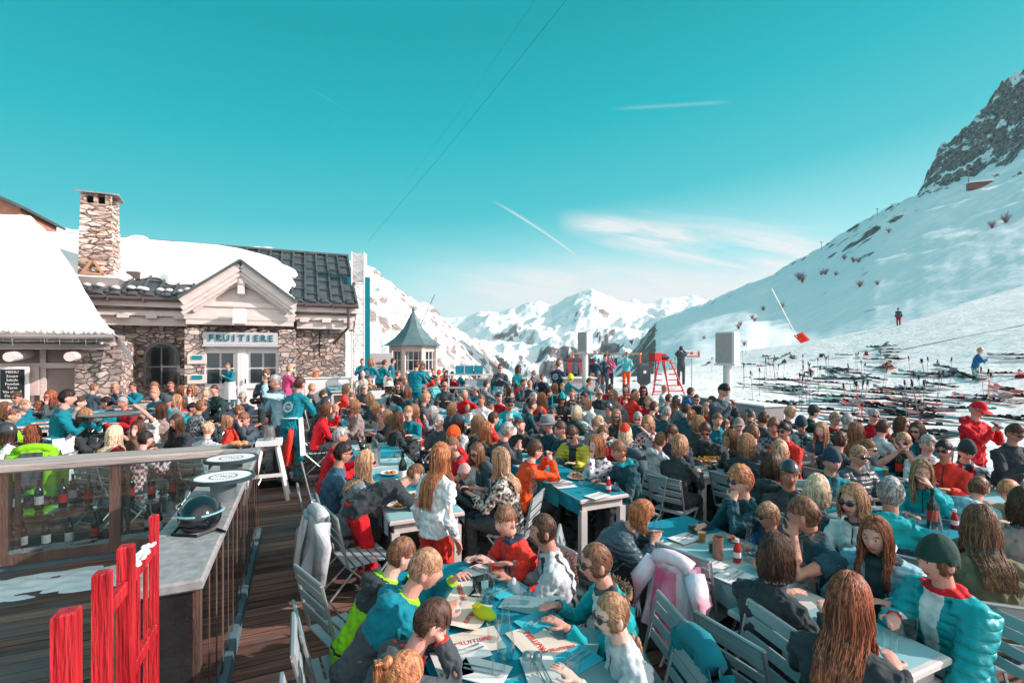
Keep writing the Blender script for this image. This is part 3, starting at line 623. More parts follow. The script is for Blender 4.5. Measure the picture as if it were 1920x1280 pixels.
# truss tower beside the lodge
tw = thing('truss_tower', 'white lattice truss tower with turquoise side panels beside the lodge', 'tower', ((673-CX)/F*19.5, 19.5, .36), .12)
mb = MB(); hw = .24
for sx in (-1, 1):
    for sy in (-1, 1): mb.tube([(sx*hw, sy*hw, -.36), (sx*hw, sy*hw, 5.95)], .03, 6)
z = -.3; k = 0
while z < 5.9:
    for (p0, p1) in (((-hw, -hw), (hw, -hw)), ((hw, -hw), (hw, hw)), ((hw, hw), (-hw, hw)), ((-hw, hw), (-hw, -hw))):
        mb.tube([(*p0, z), (*p1, z)], .014, 5); mb.tube([(*(p0 if k % 2 else p1), z), (*(p1 if k % 2 else p0), min(5.95, z+.42))], .014, 5)
    z += .42; k += 1
mb.build('lattice', whitepaint, tw)
mb = MB(); mb.box((-.33, -.2, 4.1), (.16, .05, 1.7)); mb.build('banner', tealpaint, tw)
mb = MB(); mb.box((.36, -.2, 3.05), (.22, .05, 3.8)); mb.build('banner', tealpaint, tw)
mb = MB(); mb.box((0, .02, 5.35), (.56, .3, 1.15)); mb.build('lamp_head', mat('pale_mesh', (225, 220, 220), .7, .15, 12), tw)
# printed tent wall right of the tower
tn = thing('white_screen_wall', 'blank white windbreak panel with faint grey print between tower and kiosk', 'screen', ((714-CX)/F*21, 21, .36), .05)
mb = MB(); mb.box((0, 0, 1.15), (1.05, .08, 1.5), bev=.02); mb.tube([(-.5, 0, 0), (-.5, 0, 2.)], .03); mb.tube([(.5, 0, 0), (.5, 0, 2.)], .03); mb.build('panel', whitepaint, tn)
mb = MB(); mb.ell((0, -.045, 1.45), (.22, .01, .07)); mb.box((0, -.045, 1.3), (.3, .01, .04)); mb.build('print', greywood, tn)

# cable across the sky
def cable(name, pts, r, label):
    mb = MB(); mb.tube(pts, r, 5); mb.build(name, black, label=label, cat='cable')
cable('overhead_cable', [PX(690, 452, 60), PX(820, 300, 46), PX(930, 165, 36), PX(1062, 0, 28), PX(1200, -170, 22)], .010, 'thick dark overhead cable crossing the blue sky')
cable('overhead_cable', [PX(760, 345, 58), PX(870, 200, 44), PX(935, 100, 36), PX(1004, 0, 30), PX(1100, -140, 24)], .005, 'thin overhead cable left of the thick one in the sky')

# ================================================================ BAR (bottle display)
bar = thing('glass_bar', 'dark timber bar with glass bottle cases and grey counter left of aisle', 'bar counter', rz=PHI)
grct = mat('counter_stone', (150, 148, 148), .55, .25, 18, .1, 40)
mb = MB()
mb.box((-.65, 4.75, 1.07), (.38, 3.75, .06), bev=.012); mb.build('counter_top', grct, bar)
mb = MB(); mb.box((-4.5, 6.78, 1.06), (7.6, .42, .09), bev=.02); mb.build('rail_top', mat('rail_grey_wood', (170, 158, 152), .7, .25, 2, .4, 14, stretch=(.5, 5, 5)), bar)
mb = MB()   # posts, shelf edges
for i in range(9): mb.box((-.95-i*.93, 6.64, .58), (.1, .09, .92)); mb.box((-.95-i*.93+.1, 6.66, .58), (.03, .05, .92))
mb.box((-4.5, 6.64, .12), (7.6, .1, .1)); mb.box((-4.5, 6.80, .13), (7.4, .34, .04))
for i in range(15):
    a = 2.95+i*.26; mb.box((-.50, a, .58), (.04, .03 if i % 3 else .07, .92))
mb.box((-.83, 2.95, .55), (.05, .09, 1.0)); mb.build('timber_frame', mat('bar_wood', (96, 74, 66), .6, .3, 3, .4, 16, stretch=(3, 3, .6)), bar)
mb = MB(); mb.box((-.66, 2.93, .55), (.30, .05, .98), bev=.01); mb.build('end_panel', mat('end_panel_dark', (34, 36, 38), .25, .4, 4, .2, 20, spec=.6), bar)
mb = MB(); mb.box((-4.5, 6.66, -.02), (7.6, .06, .2)); mb.box((-.84, 4.8, .45), (.02, 3.6, .9)); mb.box((-.47, 4.75, .06), (.05, 3.75, .12)); mb.build('plinth', mat('bluegrey_board', (90, 112, 122), .7, .25, 3), bar)
mb = MB(); mb.box((-4.5, 6.80, .55), (7.4, .34, .02)); mb.box((-4.5, 6.98, .58), (7.4, .02, .9)); mb.box((-.7, 4.75, .5), (.36, 3.6, .02)); mb.build('glass_shelf', glassmat('shelf_glass', (.8, .92, .92), .5), bar)
mb = MB(); mb.box((-4.5, 6.60, .6), (7.5, .008, .86)); mb.box((-.485, 4.8, .6), (.006, 3.6, .84)); mb.build('glass_front', glassmat('case_glass', (.86, .94, .95), .9), bar)
# bottles in the case
botg = mat('bottle_green', (18, 34, 26), .12, .2, spec=.7); labr = mat('bottle_label_red', (220, 50, 45), .6); labw = mat('paper_white', (232, 226, 222), .8, .05)
def bottle_proto(lab):
    t = thing('wine_bottle', 'x', 'bottle')
    mb = MB(); mb.lathe((0, 0, 0), [(.034, 0), (.037, .01), (.037, .19), (.03, .22), (.014, .25), (.0135, .31), (.016, .315), (.016, .325)], 12); mb.build('glass', botg, t, smooth=.6)
    mb = MB(); mb.lathe((0, 0, .06), [(.0378, 0), (.0378, .09)], 12, cap=False); mb.build('label', lab, t); return t
bpR, bpW = bottle_proto(labr), bottle_proto(labw); nuse = 0
def put_bottle(pr, loc, label, group=None):
    return copy_tree(pr, None, loc, R.uniform(0, 6), label, group)
for sh, z in ((0, .15), (1, .57)):
    for i in range(36):
        b = -1.12-i*.2-(.06 if sh else 0)
        if R.random() < .08: continue
        put_bottle(bpR if R.random() < .5 else bpW, W(b, 6.78+R.uniform(-.05, .05), z), 'dark wine bottle on the %s shelf of the glass bar case' % ('upper' if sh else 'lower'), 'bottles on the %s shelf of the glass bar' % ('upper' if sh else 'lower'))
for i in range(30): put_bottle(bpW if i % 3 else bpR, W(-1.2-i*.23, 6.92, .57 if i % 2 else .15), 'dark wine bottle in the rear row of the glass bar', 'bottles in the rear row of the glass bar')
for i in range(12): put_bottle(bpW, W(-.68, 3.2+i*.27, .52), 'dark wine bottle in the side case under the grey counter', 'bottles in the side case of the bar')
for i in range(12): put_bottle(bpR, W(-.66, 3.1+i*.27, .02), 'dark wine bottle at the foot of the side case', 'bottles at the foot of the side case')
# snow dusting on the inner deck
def heap(u, v):
    b = -1.3-6*u; a = 6.5-.75*v; h = .06*math.sin(math.pi*v)*(.46+1.0*noise.noise(Vector((b*1.3, a*1.6, 0)))+.5*noise.noise(Vector((b*6, a*9, 0))))
    return W(b, a, h-.008)
mb = MB(); mb.grid(heap, 160, 40); mb.build('snow_patch', snow, smooth=True, kind='stuff', label='thin snow blown along the foot of the bar', cat='snow')

# red wooden fence
fence = thing('red_gate_fence', 'bright red painted wooden gate with tall square posts, snow on rails', 'fence', rz=PHI)
FB = -.615
for (a, z, w) in ((1.77, 1.515, .054), (2.04, 1.515, .046), (2.28, 1.515, .048), (2.66, 1.515, .032)):
    mb = MB(); mb.box((FB, a, z/2), (w, w, z), bev=.006); mb.build('post', redpaint, fence)
for (a0, a1, z) in ((2.07, 2.25, 1.365), (2.31, 2.64, 1.37), (1.80, 2.01, .86), (2.07, 2.25, .98), (2.31, 2.64, 1.0)):
    mb = MB(); mb.box((FB, (a0+a1)/2, z), (.03, a1-a0, .05), bev=.004); mb.build('rail', redpaint, fence)
for a in (2.42, 2.53):
    mb = MB(); mb.box((FB, a, .68), (.014, .018, 1.3)); mb.build('baluster', redpaint, fence)
mb = MB(); mb.box((-.66, 1.71, 1.275), (.20, .045, .05), bev=.012); mb.ell((-.55, 1.72, 1.28), (.035, .03, .032), 12, 8); mb.build('carved_bar', redpaint, fence)
mb = MB()
for (a, z) in ((2.47, 1.403),):
    for k in range(40): mb.ell((FB+R.uniform(-.018, .018), a+R.uniform(-.13, .13), z), (.010, .022, .006), 7, 5)
mb.build('rail_snow', snow, fence)
# ================================================================ PEOPLE GENERATOR
PAL = dict(black=(54, 60, 64), char=(72, 79, 84), navy=(46, 64, 82), dkteal=(36, 76, 88), teal=(8, 122, 138), turq=(18, 164, 172), aqua=(90, 200, 205),
    grey=(128, 134, 140), ltgrey=(188, 192, 196), white=(236, 234, 234), cream=(225, 210, 196), taupe=(150, 132, 128), brown=(104, 76, 62), tan=(178, 140, 112), khaki=(104, 98, 76),
    red=(214, 26, 40), dred=(160, 24, 44), orange=(240, 84, 34), coral=(240, 60, 48), pink=(236, 84, 140), ltpink=(232, 176, 172), burg=(120, 24, 60), lime=(140, 210, 30), green=(40, 150, 70),
    dkgreen=(30, 62, 56), yellow=(206, 184, 64), byellow=(230, 226, 40), olive=(120, 116, 60), blue=(44, 96, 150), ltblue=(164, 200, 214), denim=(62, 96, 118), purple=(110, 64, 150), slate=(70, 86, 98), peach=(236, 150, 120))
HAIR = dict(black=((26, 22, 24), (58, 44, 42)), dbrown=((52, 36, 32), (104, 72, 58)), brown=((84, 56, 44), (150, 104, 78)), lbrown=((124, 88, 66), (188, 142, 108)), blond=((150, 110, 84), (228, 186, 152)),
    pale=((196, 160, 130), (244, 218, 190)), auburn=((98, 54, 42), (178, 104, 74)), ginger=((132, 78, 52), (214, 146, 104)), grey=((112, 108, 108), (190, 184, 182)), white=((190, 184, 180), (236, 230, 228)), sand=((130, 92, 72), (206, 158, 124)))
SKINS = [(230, 170, 152), (220, 156, 138), (238, 186, 170), (204, 140, 120), (226, 162, 146)]
def hairmat(k, tone=0):
    d, l = HAIR[k]
    if tone == 1: d, l = tuple(int(v*.75) for v in d), tuple(int(p*.6+q*.4) for p, q in zip(d, l))
    if tone == 2: d, l = tuple(int(p*.4+q*.6) for p, q in zip(d, l)), tuple(min(255, int(v*1.1)) for v in l)
    m_ = tuple(int(p*.45+q*.55) for p, q in zip(d, l)); return mat('hair_%s_%d' % (k, tone), tuple(min(255, int(v*1.04)) for v in l), .46, 0, 7, .12, 30, stretch=(10, 10, .4), rgb2=tuple(int(p*.85+q*.15) for p, q in zip(d, l)), spec=.28, detail=5)
def cloth(k, puff=False):
    n = 'cloth_'+k+('_quilt' if puff and k in PAL else '')
    if n in MATS: return MATS[n]
    if k == 'leopard': return mat(n, (60, 54, 52), .85, 0, 34, .2, 20, rgb2=(214, 204, 196), kind='noise', detail=1)
    if k == 'floral': return mat(n, (232, 226, 228), .8, 0, 20, .2, 12, rgb2=(150, 30, 70), kind='spots')
    if k == 'stripe': return mat(n, (40, 44, 50), .8, 0, 5.5, .2, 12, rgb2=(196, 198, 200), kind='stripes')
    if k == 'check': return mat(n, (150, 156, 160), .85, 0, 24, .2, 14, rgb2=(70, 76, 84), kind='bricks')
    if k == 'snowcamo': return mat(n, (34, 60, 72), .75, 0, 12, .3, 9, rgb2=(200, 214, 216), detail=2)
    if k == 'nordic': return mat(n, (190, 50, 60), .85, 0, 22, .3, 14, rgb2=(232, 226, 226), kind='bricks')
    c = PAL[k]
    if puff: return mat(n, c, .42, .14, 5, .35, 14, spec=.4, kind='puff')
    return mat(n, c, .78, .18, 5, .6, 9, sheen=.1, spec=.2)
skinm = [mat('skin_%d' % i, c, .55, .07, 9, .15, 60, spec=.3) for i, c in enumerate(SKINS)]
lipm = mat('lips', (196, 96, 92), .45, .05); browm = mat('brow', (120, 84, 70), .8, .1); eyew = mat('eye_white', (226, 222, 220), .3, .02); iris = mat('iris_dark', (36, 30, 30), .2, .05, spec=.6)
lens = mat('sunglass_lens', (16, 18, 22), .08, .1, spec=.9); lensb = mat('mirror_lens_blue', (20, 120, 160), .12, .3, 30, metal=.7); lensr = mat('mirror_lens_orange', (230, 90, 30), .12, .3, 30, metal=.5); lensred = mat('red_sunglass_frame', (190, 24, 40), .3)
apronm = mat('apron_white', (232, 232, 236), .85, .06, 4, .4, 8)
TMP = bpy.data.scenes.new('tmp_scene'); JOBS = []; CACHE = {}
TEX = bpy.data.textures.new('folds', 'CLOUDS'); TEX.noise_scale = .10; TEX.noise_depth = 1; TEX.noise_type = 'HARD_NOISE'
TEX2 = bpy.data.textures.new('folds_fine', 'CLOUDS'); TEX2.noise_scale = .05
def remesh_job(mb, mesh_name, voxel, sm, disp, cb):
    me = bpy.data.meshes.new('raw'); me.from_pydata(mb.v, [], mb.f)
    bm = bmesh.new(); bm.from_mesh(me); bmesh.ops.recalc_face_normals(bm, faces=bm.faces); bm.to_mesh(me); bm.free()
    ob = bpy.data.objects.new('raw', me); TMP.collection.objects.link(ob)
    md = ob.modifiers.new('r', 'REMESH'); md.mode = 'VOXEL'; md.voxel_size = voxel; md.use_smooth_shade = True
    if sm: s_ = ob.modifiers.new('s', 'SMOOTH'); s_.factor = .5; s_.iterations = sm
    for tx, k_ in ((TEX, 1.), (TEX2, .3)):
        if disp: d = ob.modifiers.new('d', 'DISPLACE'); d.texture = tx; d.strength = disp*k_; d.mid_level = .5; d.texture_coords = 'LOCAL'
    out = bpy.data.meshes.new(mesh_name); JOBS.append((ob, out, cb)); return out
def copy_mesh_into(src, dst):
    bm = bmesh.new(); bm.from_mesh(src); bm.to_mesh(dst); bm.free()
def run_jobs():
    TMP.view_layers[0].update(); dg = TMP.view_layers[0].depsgraph; dg.update()
    for ob, out, cb in JOBS:
        me = ob.evaluated_get(dg).to_mesh(); copy_mesh_into(me, out); ob.evaluated_get(dg).to_mesh_clear()
        out.shade_smooth()
        if cb: cb(out)
    for ob, out, cb in JOBS: bpy.data.objects.remove(ob)
    JOBS.clear(); bpy.data.scenes.remove(TMP)

def head_pt(d):
    """unit direction -> head surface point (head centre at origin, face to +y)"""
    x, y, z = d
    p = [x*.076, y*.096, z*.118]
    if z < 0:
        k = (-z)**1.25; p[0] *= 1-.30*k
        if y < 0: p[1] *= 1-.40*(-z)
        else: p[1] *= 1-.06*k
    g = lambda u, c, w: math.exp(-((u-c)/w)**2)
    if y > 0:
        ax = abs(x)
        p[1] += .022*g(x, 0, .13)*g(z, -.24, .13) + .012*g(x, 0, .12)*g(z, -.06, .14) + .004*g(x, 0, .5)*g(z, .2, .1)
        p[1] -= .010*g(ax, .36, .16)*g(z, .03, .12)
        p[1] += .005*g(x, 0, .26)*g(z, -.50, .05) + .004*g(x, 0, .24)*g(z, -.60, .05) - .005*g(x, 0, .3)*g(z, -.70, .06) + .008*g(x, 0, .26)*g(z, -.86, .13)
        p[1] += .004*g(ax, .5, .2)*g(z, -.2, .2)
    return Vector(p)
def sph(n, k):
    for i in range(k+1):
        t = math.pi*i/k
        for j in range(n):
            a = 2*math.pi*j/n; yield (math.sin(t)*math.cos(a), math.sin(t)*math.sin(a), math.cos(t))
def sph_faces(n, k): return [(i*n+j, (i+1)*n+j, (i+1)*n+(j+1) % n, i*n+(j+1) % n) for i in range(k) for j in range(n)]
def ik(S, T, l1, l2, hint):
    d = T-S; D = min(d.length, (l1+l2)*.995); dn = d.normalized(); T = S+dn*D
    a = (l1*l1-l2*l2+D*D)/(2*D); h = math.sqrt(max(0, l1*l1-a*a)); hv = hint-dn*hint.dot(dn)
    hv = hv.normalized() if hv.length > 1e-6 else Vector((0, 0, -1))
    return S+dn*a+hv*h, T

def skeleton(P):
    mode, lean, s = P['mode'], P['lean'], P['s']; J = {}
    if mode == 'stand': hip = Vector((0, 0, .93))
    else: hip = Vector((0, 0, .55))
    if mode == 'stand' and lean > .5: hip = Vector((0, -.12*lean, .90))
    tw = P.get('twist', 0.)
    d = Vector((P.get('side', 0.), math.sin(lean), math.cos(lean))).normalized()
    d2 = Vector((P.get('side', 0.)*.6, math.sin(lean*1.25), math.cos(lean*1.25))).normalized()
    w = P.get('w', 1.)
    J['hip'] = hip; J['waist'] = hip+d*.17; J['chest'] = J['waist']+d*.17; J['sc'] = J['chest']+d2*.10; J['nb'] = J['sc']+d2*.05
    nk = lean*.75+.08; dn = Vector((0, math.sin(nk), math.cos(nk)))
    J['nt'] = J['nb']+dn*.085
    J['hc'] = J['nb']+dn*.195+Vector((0, .015, 0))
    lat = Vector((math.cos(tw), math.sin(tw), 0)); fw = Vector((-math.sin(tw), math.cos(tw), 0)); J['lat'] = lat
    J['Mh'] = Matrix.Translation(J['hc']) @ Matrix.Rotation(-P.get('yaw', 0.), 4, 'Z') @ Matrix.Rotation(-P.get('pitch', lean*.35), 4, 'X') @ Matrix.Rotation(P.get('roll', 0.), 4, 'Y')
    arms = P['arms']; arms = arms if isinstance(arms, (list, tuple)) else (arms, arms)
    for i, sx in enumerate((-1, 1)):
        S = J['sc']-d2*.02+lat*sx*.175*w; J['S%d' % i] = S; a = arms[i]
        hc = J['hc']; hz = hip.z
        base = Vector((0, J['sc'].y, 0))
        tg = {'table': (sx*.13, .36, .80), 'table2': (sx*.05, .33, .82), 'wide': (sx*.26, .34, .80), 'cross': (-sx*.06, .27, .84), 'lap': (sx*.12, .24, .66),
              'phone': (sx*.06, .30, .92)}
        hint = Vector((sx*.5, -.25, -1.))
        if a in tg and mode == 'sit': T = Vector(tg[a]); T = Vector((T.x*w, J['sc'].y*.55+T.y, T.z/s if a != 'lap' else T.z))
        elif a == 'face': T = hc+Vector((sx*.045, .13, -.10)); hint = Vector((sx*.6, .35, -1))
        elif a == 'chin': T = hc+Vector((sx*.03, .10, -.14)); hint = Vector((sx*.5, .4, -1))
        elif a == 'eat': T = hc+Vector((sx*.05, .19, -.12)); hint = Vector((sx*.8, .1, -.8))
        elif a == 'brow': T = hc+Vector((sx*.09, .1, .05)); hint = Vector((sx*1., .3, -.3))
        elif a == 'headback': T = hc+Vector((sx*.1, -.07, .04)); hint = Vector((sx*1., .1, .2))
        elif a == 'front': T = J['chest']+Vector((sx*.07, .30, -.02)); hint = Vector((sx*.7, -.2, -1))
        elif a == 'phone': T = J['chest']+Vector((sx*.05, .26, .08)); hint = Vector((sx*.7, -.2, -1))
        elif a == 'reach': T = J['sc']+Vector((sx*.12, .48, -.22)); hint = Vector((sx*.4, 0, -1))
        elif a == 'point': T = J['sc']+Vector((sx*.42, .34, .02)); hint = Vector((sx*.2, 0, -1))
        elif a == 'hips': T = hip+Vector((sx*.20, .04, .08)); hint = Vector((sx*1, -.5, 0))
        elif a == 'lens': T = hc+Vector((sx*.06, .16, -.04)); hint = Vector((sx*.8, .1, -.8))
        elif a == 'prop': T = hip+Vector((sx*.28, .40, -.05)); hint = Vector((sx, 0, -.3))
        elif a == 'table': T = J['sc']+Vector((sx*.10, .40, -.33))
        else: T = hip+Vector((sx*.25, .05, -.08)); hint = Vector((sx*.4, -1, 0))
        E, T = ik(S, T, .285, .25, hint); J['E%d' % i], J['T%d' % i] = E, T
        if mode == 'sit':
            K = hip+Vector((sx*(.10+P.get('kw', 0)), .43, -.03)); A = Vector((K.x+sx*.01, K.y-.04+P.get('foot', 0.), .09))
            H = hip+Vector((sx*.085, .02, -.02))
        else:
            st = P.get('stride', .04)*sx; H = hip+Vector((sx*.09, 0, -.05)); A = Vector((sx*.11, st-.02, .09)); K = Vector((sx*.11, (H.y+A.y)/2+.05+(-.02 if lean > .5 else 0), .49))
        J['H%d' % i], J['K%d' % i], J['A%d' % i] = H, K, A
    J['arms'] = arms
    return J
def hand(mb, E, T, a, r, nf, thick=1.):
    f = (T-E).normalized(); up = Vector((0, 0, 1))
    side = f.cross(up); side = side.normalized() if side.length > .05 else Vector((1, 0, 0)); nrm = side.cross(f)
    curl = {'table': .35, 'table2': .9, 'wide': .3, 'phone': 1.3, 'face': .9, 'chin': .9, 'eat': 1.2, 'lens': 1.2, 'point': .5}.get(a, .6)
    if a in ('table', 'wide', 'table2') : f = (f*Vector((1, 1, .3))).normalized(); side = f.cross(up).normalized(); nrm = side.cross(f)
    P0 = T+f*.01; mb.tube([T-f*.03, T, P0+f*.035, P0+f*.075], [(.024, .02), (.026, .019), (.038, .017), (.034, .014)], 8, up=nrm)
    if not nf: mb.tube([P0+f*.06, P0+f*.11, P0+f*.14-nrm*.03], [(.034, .013), (.03, .012), (.02, .01)], 6, up=nrm); return
    for k in range(4):
        o = (k-1.5)*.0195; L_ = (.068, .078, .072, .056)[k]; q = P0+f*.072+side*o*r; c = curl*(1+.12*k); g = f
        pts = [q]; 
        for j in range(3):
            g = (g*math.cos(c*.42)-nrm*math.sin(c*.42)).normalized(); pts.append(pts[-1]+g*L_/3*(1.15-.1*j)+side*o*.12)
        mb.tube(pts, [.0092, .0088, .0082, .0068], 6)
    q = P0-side*.028*r+f*.012; mb.tube([q, q-side*.026*r+f*.022-nrm*.006, q-side*.032*r+f*.048-nrm*.014, q-side*.026*r+f*.068-nrm*.02], [.0125, .0115, .0095, .0075], 6)
def body_mesh(P, J, lod):
    mb = MB(); w = P.get('w', 1.); UT = (0, -math.cos(P['lean']), math.sin(P['lean']))
    vs = [J['Mh'] @ head_pt(d) for d in sph(36 if lod < 2 else 18, 28 if lod < 2 else 14)]
    mb.add(vs, sph_faces(36 if lod < 2 else 18, 28 if lod < 2 else 14))
    for sx in (-1, 1): mb.ell(J['Mh'] @ Vector((sx*.077, -.008, -.012)), (.012, .02, .034), 8, 6, rot=(J['Mh'].to_3x3() @ Matrix.Rotation(sx*.3, 3, 'Z')))
    mb.tube([J['nb']-(J['nt']-J['nb'])*.4, J['nb'], J['nt'], J['hc']-Vector((0, .012, .02))], [.07, .058, .052, .05], 12)
    mb.tube([J['hip']-Vector((0, 0, .06)), J['hip'], J['waist'], J['chest'], J['sc'], J['nb']], [(.12, .1), (.15, .11), (.125, .09), (.15, .1), (.13, .08), (.055, .05)], 12, up=UT)
    for i in (0, 1):
        r = 1 if i == 0 else -1
        mb.tube([J['S%d' % i]+(J['sc']-J['S%d' % i])*.35, J['S%d' % i], J['E%d' % i], J['T%d' % i]], [.05, .047, .036, .025], 8)
        if P.get('bare'): mb.tube([J['S%d' % i], J['S%d' % i]*.6+J['E%d' % i]*.4, J['E%d' % i], J['E%d' % i]*.6+J['T%d' % i]*.4, J['T%d' % i]], [.052, .048, .038, .040, .027], 8)
        hand(mb, J['E%d' % i], J['T%d' % i], J['arms'][i], r, lod < 1)
        mb.tube([J['H%d' % i], J['K%d' % i], J['A%d' % i]], [.075, .052, .036], 8); mb.tube([J['A%d' % i], J['A%d' % i]+Vector((0, .12, -.05))], [.036, .028], 8)
    inv = J['Mh'].inverted()
    def paint(me):
        n = len(me.polygons); cs = np.empty(n*3); me.polygons.foreach_get('center', cs); cs = cs.reshape(-1, 3)
        I = np.array(inv); q = cs @ I[:3, :3].T + I[:3, 3]
        x, y, z = np.abs(q[:, 0]), q[:, 1], q[:, 2]; mi = np.zeros(n, dtype=np.int32); f = y > .05
        if lod < 2:
            mi[f & ((x/.026)**2+((z+.065)/.0095)**2 < 1)] = 1
            mi[f & (np.abs(x-.031) < .017) & (np.abs(z-.0275+np.abs(x-.03)*.15) < .0033)] = 2
            if not P.get('eyes'): mi[f & (((x-.030)/.013)**2+((z-.004)/.006)**2 < 1)] = 3
        me.polygons.foreach_set('material_index', mi)
    vox = (.0062, .011, .018)[lod]
    return remesh_job(mb, 'body', vox, 2 if lod < 2 else 1, 0, paint)
def jacket_mesh(P, J, lod):
    mb = MB(); w = P.get('w', 1.); pf = P.get('puff', 0); th = .012+.018*pf; ln = P.get('long', 0.); UT = (0, -math.cos(P['lean']), math.sin(P['lean']))
    def ring(rx, ry): return ((rx+th)*w, ry+th)
    def path(ps, rs, q, n):
        """resample, with quilting ridges for down jackets"""
        if not q: return ps, rs
        P2, R2 = [], []; m = 0
        for i in range(len(ps)-1):
            L_ = (ps[i+1]-ps[i]).length; k = max(2, int(L_/.022))
            for j in range(k):
                t = j/k; rr = Vector(rs[i]).lerp(Vector(rs[i+1]), t); m += L_/k; e = abs(math.sin(m*math.pi/.075))**.5*.014*pf-.006
                P2.append(ps[i].lerp(ps[i+1], t)); R2.append((rr.x+e, rr.y+e))
        P2.append(ps[-1]); R2.append(tuple(rs[-1])); return P2, R2
    d = (J['waist']-J['hip']).normalized(); hem = J['hip']-(d if P['lean'] < .5 else Vector((0, .3, .95)))*(.09+ln) if P['mode'] == 'stand' else J['hip']-Vector((0, 0, .05))
    ps = [hem, J['hip'], J['waist'], J['chest'], J['sc'], J['nb']+(J['nt']-J['nb'])*.0]
    rs = [ring(.165, .125), ring(.165, .125), ring(.145, .11), ring(.165, .12), ring(.150, .095), (.085, .075)]
    a, b = path(ps, rs, pf and lod < 2, 14); mb.tube(a, b, 18, up=UT)
    ls = .62 if P.get('bare') else 1
    for i in (0, 1):
        S, E, T = J['S%d' % i], J['E%d' % i], J['T%d' % i]
        ps = [S+(J['sc']-S)*.5, S, S.lerp(E, .5), E] ; rs = [(.07+th, .07+th), (.064+th, .066+th), (.056+th, .056+th), (.050+th, .050+th)]
        if P.get('bare'): ps = ps[:3]; rs = rs[:2]+[(.06+th, .06+th)]
        else: ps += [E.lerp(T, .5), T-(T-E).normalized()*.01]; rs += [(.047+th, .047+th), (.036+th*.8, .036+th*.8)]
        a, b = path(ps, rs, pf and lod < 2, 10); mb.tube(a, b, 12)
    dn = (J['nt']-J['nb']).normalized()
    if P.get('collar', 1):
        mb.tube([J['nb']-dn*.03, J['nb']+dn*.035, J['nb']+dn*.05], [(.098, .088), (.078+th, .072+th), (.07+th*.5, .066+th*.5)], 16, up=(0, -1, 0))
    if P.get('hood'):
        c = J['nb']+Vector((0, -.10, .02)); mb.ell(c, (.13, .075, .075), 14, 8); mb.tube([c+Vector((-.12, .02, .0)), c+Vector((-.09, .11, .0))], [.05, .03], 8); mb.tube([c+Vector((.12, .02, .0)), c+Vector((.09, .11, .0))], [.05, .03], 8)
    def paint(me):
        n = len(me.polygons); cs = np.empty(n*3); me.polygons.foreach_get('center', cs); cs = cs.reshape(-1, 3); mi = np.zeros(n, dtype=np.int32)
        hp, nb_ = np.array(J['hip']), np.array(J['nb']); ax = nb_-hp; L_ = np.linalg.norm(ax); ax /= L_; rel = cs-hp; t = rel @ ax/L_
        fwd = np.array([0, ax[2], -ax[1]]); fy = rel @ fwd; x = cs[:, 0]; k = P['acc'].split(':')[0]
        tor = (fy > .04) & (np.abs(x) < .16)
        if k == 'zip': mi[tor & (np.abs(x) < .007) & (t < 1.05)] = 1
        elif k == 'front': mi[tor & (np.abs(x) < .028+.035*np.clip(t, 0, 1)) & (t > -.1)] = 1
        elif k == 'yoke': mi[(t > .62)] = 1
        elif k == 'low': mi[(t < .52) & (np.abs(x) < .185)] = 1; mi[tor & (np.abs(x) < .006)] = 1
        elif k == 'straps': mi[(np.abs(np.abs(x)-.09+.03*t) < .016) & (np.abs(x) < .14)] = 1
        elif k == 'sleeve':
            for i in (0, 1):
                E = np.array(J['E%d' % i]); mi[np.linalg.norm(cs-E, axis=1) < .13] = 1
        for i in (0, 1):
            T = np.array(J['T%d' % i]); mi[(np.linalg.norm(cs-T, axis=1) < .042)] = 2
        mi[(np.linalg.norm(cs-nb_, axis=1) < .135) & (t > 1.06)] = 2
        me.polygons.foreach_set('material_index', mi)
    return remesh_job(mb, 'jacket', (.0095, .013, .021)[lod], 3 if lod < 2 else 2, (.036 if not pf else .018), paint if lod < 2 else None)
def legs_mesh(P, J, lod):
    mb = MB()
    for i in (0, 1): mb.tube([J['H%d' % i], J['H%d' % i].lerp(J['K%d' % i], .5), J['K%d' % i], J['K%d' % i].lerp(J['A%d' % i], .5), J['A%d' % i]+Vector((0, 0, .0))], [.105, .095, .076, .072, .068], 12)
    mb.tube([J['hip']-Vector((0, 0, .09)), J['hip']+Vector((0, 0, .08))], [(.15, .13), (.155, .12)], 14, up=(0, -1, 0))
    return remesh_job(mb, 'trousers', (.012, .016, .026)[lod], 3, .035, None)
def boots_mesh(P, J):
    mb = MB()
    for i in (0, 1):
        A = J['A%d' % i]; mb.box(A+Vector((0, .05, -.055)), (.10, .29, .07), bev=.02); mb.tube([A+Vector((0, 0, -.05)), A+Vector((0, .02, .12)), A+Vector((0, .0, .2))], [.062, .066, .07], 10); mb.tube([A+Vector((0, 0, -.03)), A+Vector((0, .13, -.04))], [.055, .045], 10, flat=.8)
    return mb.mesh('boots', smooth=.7)
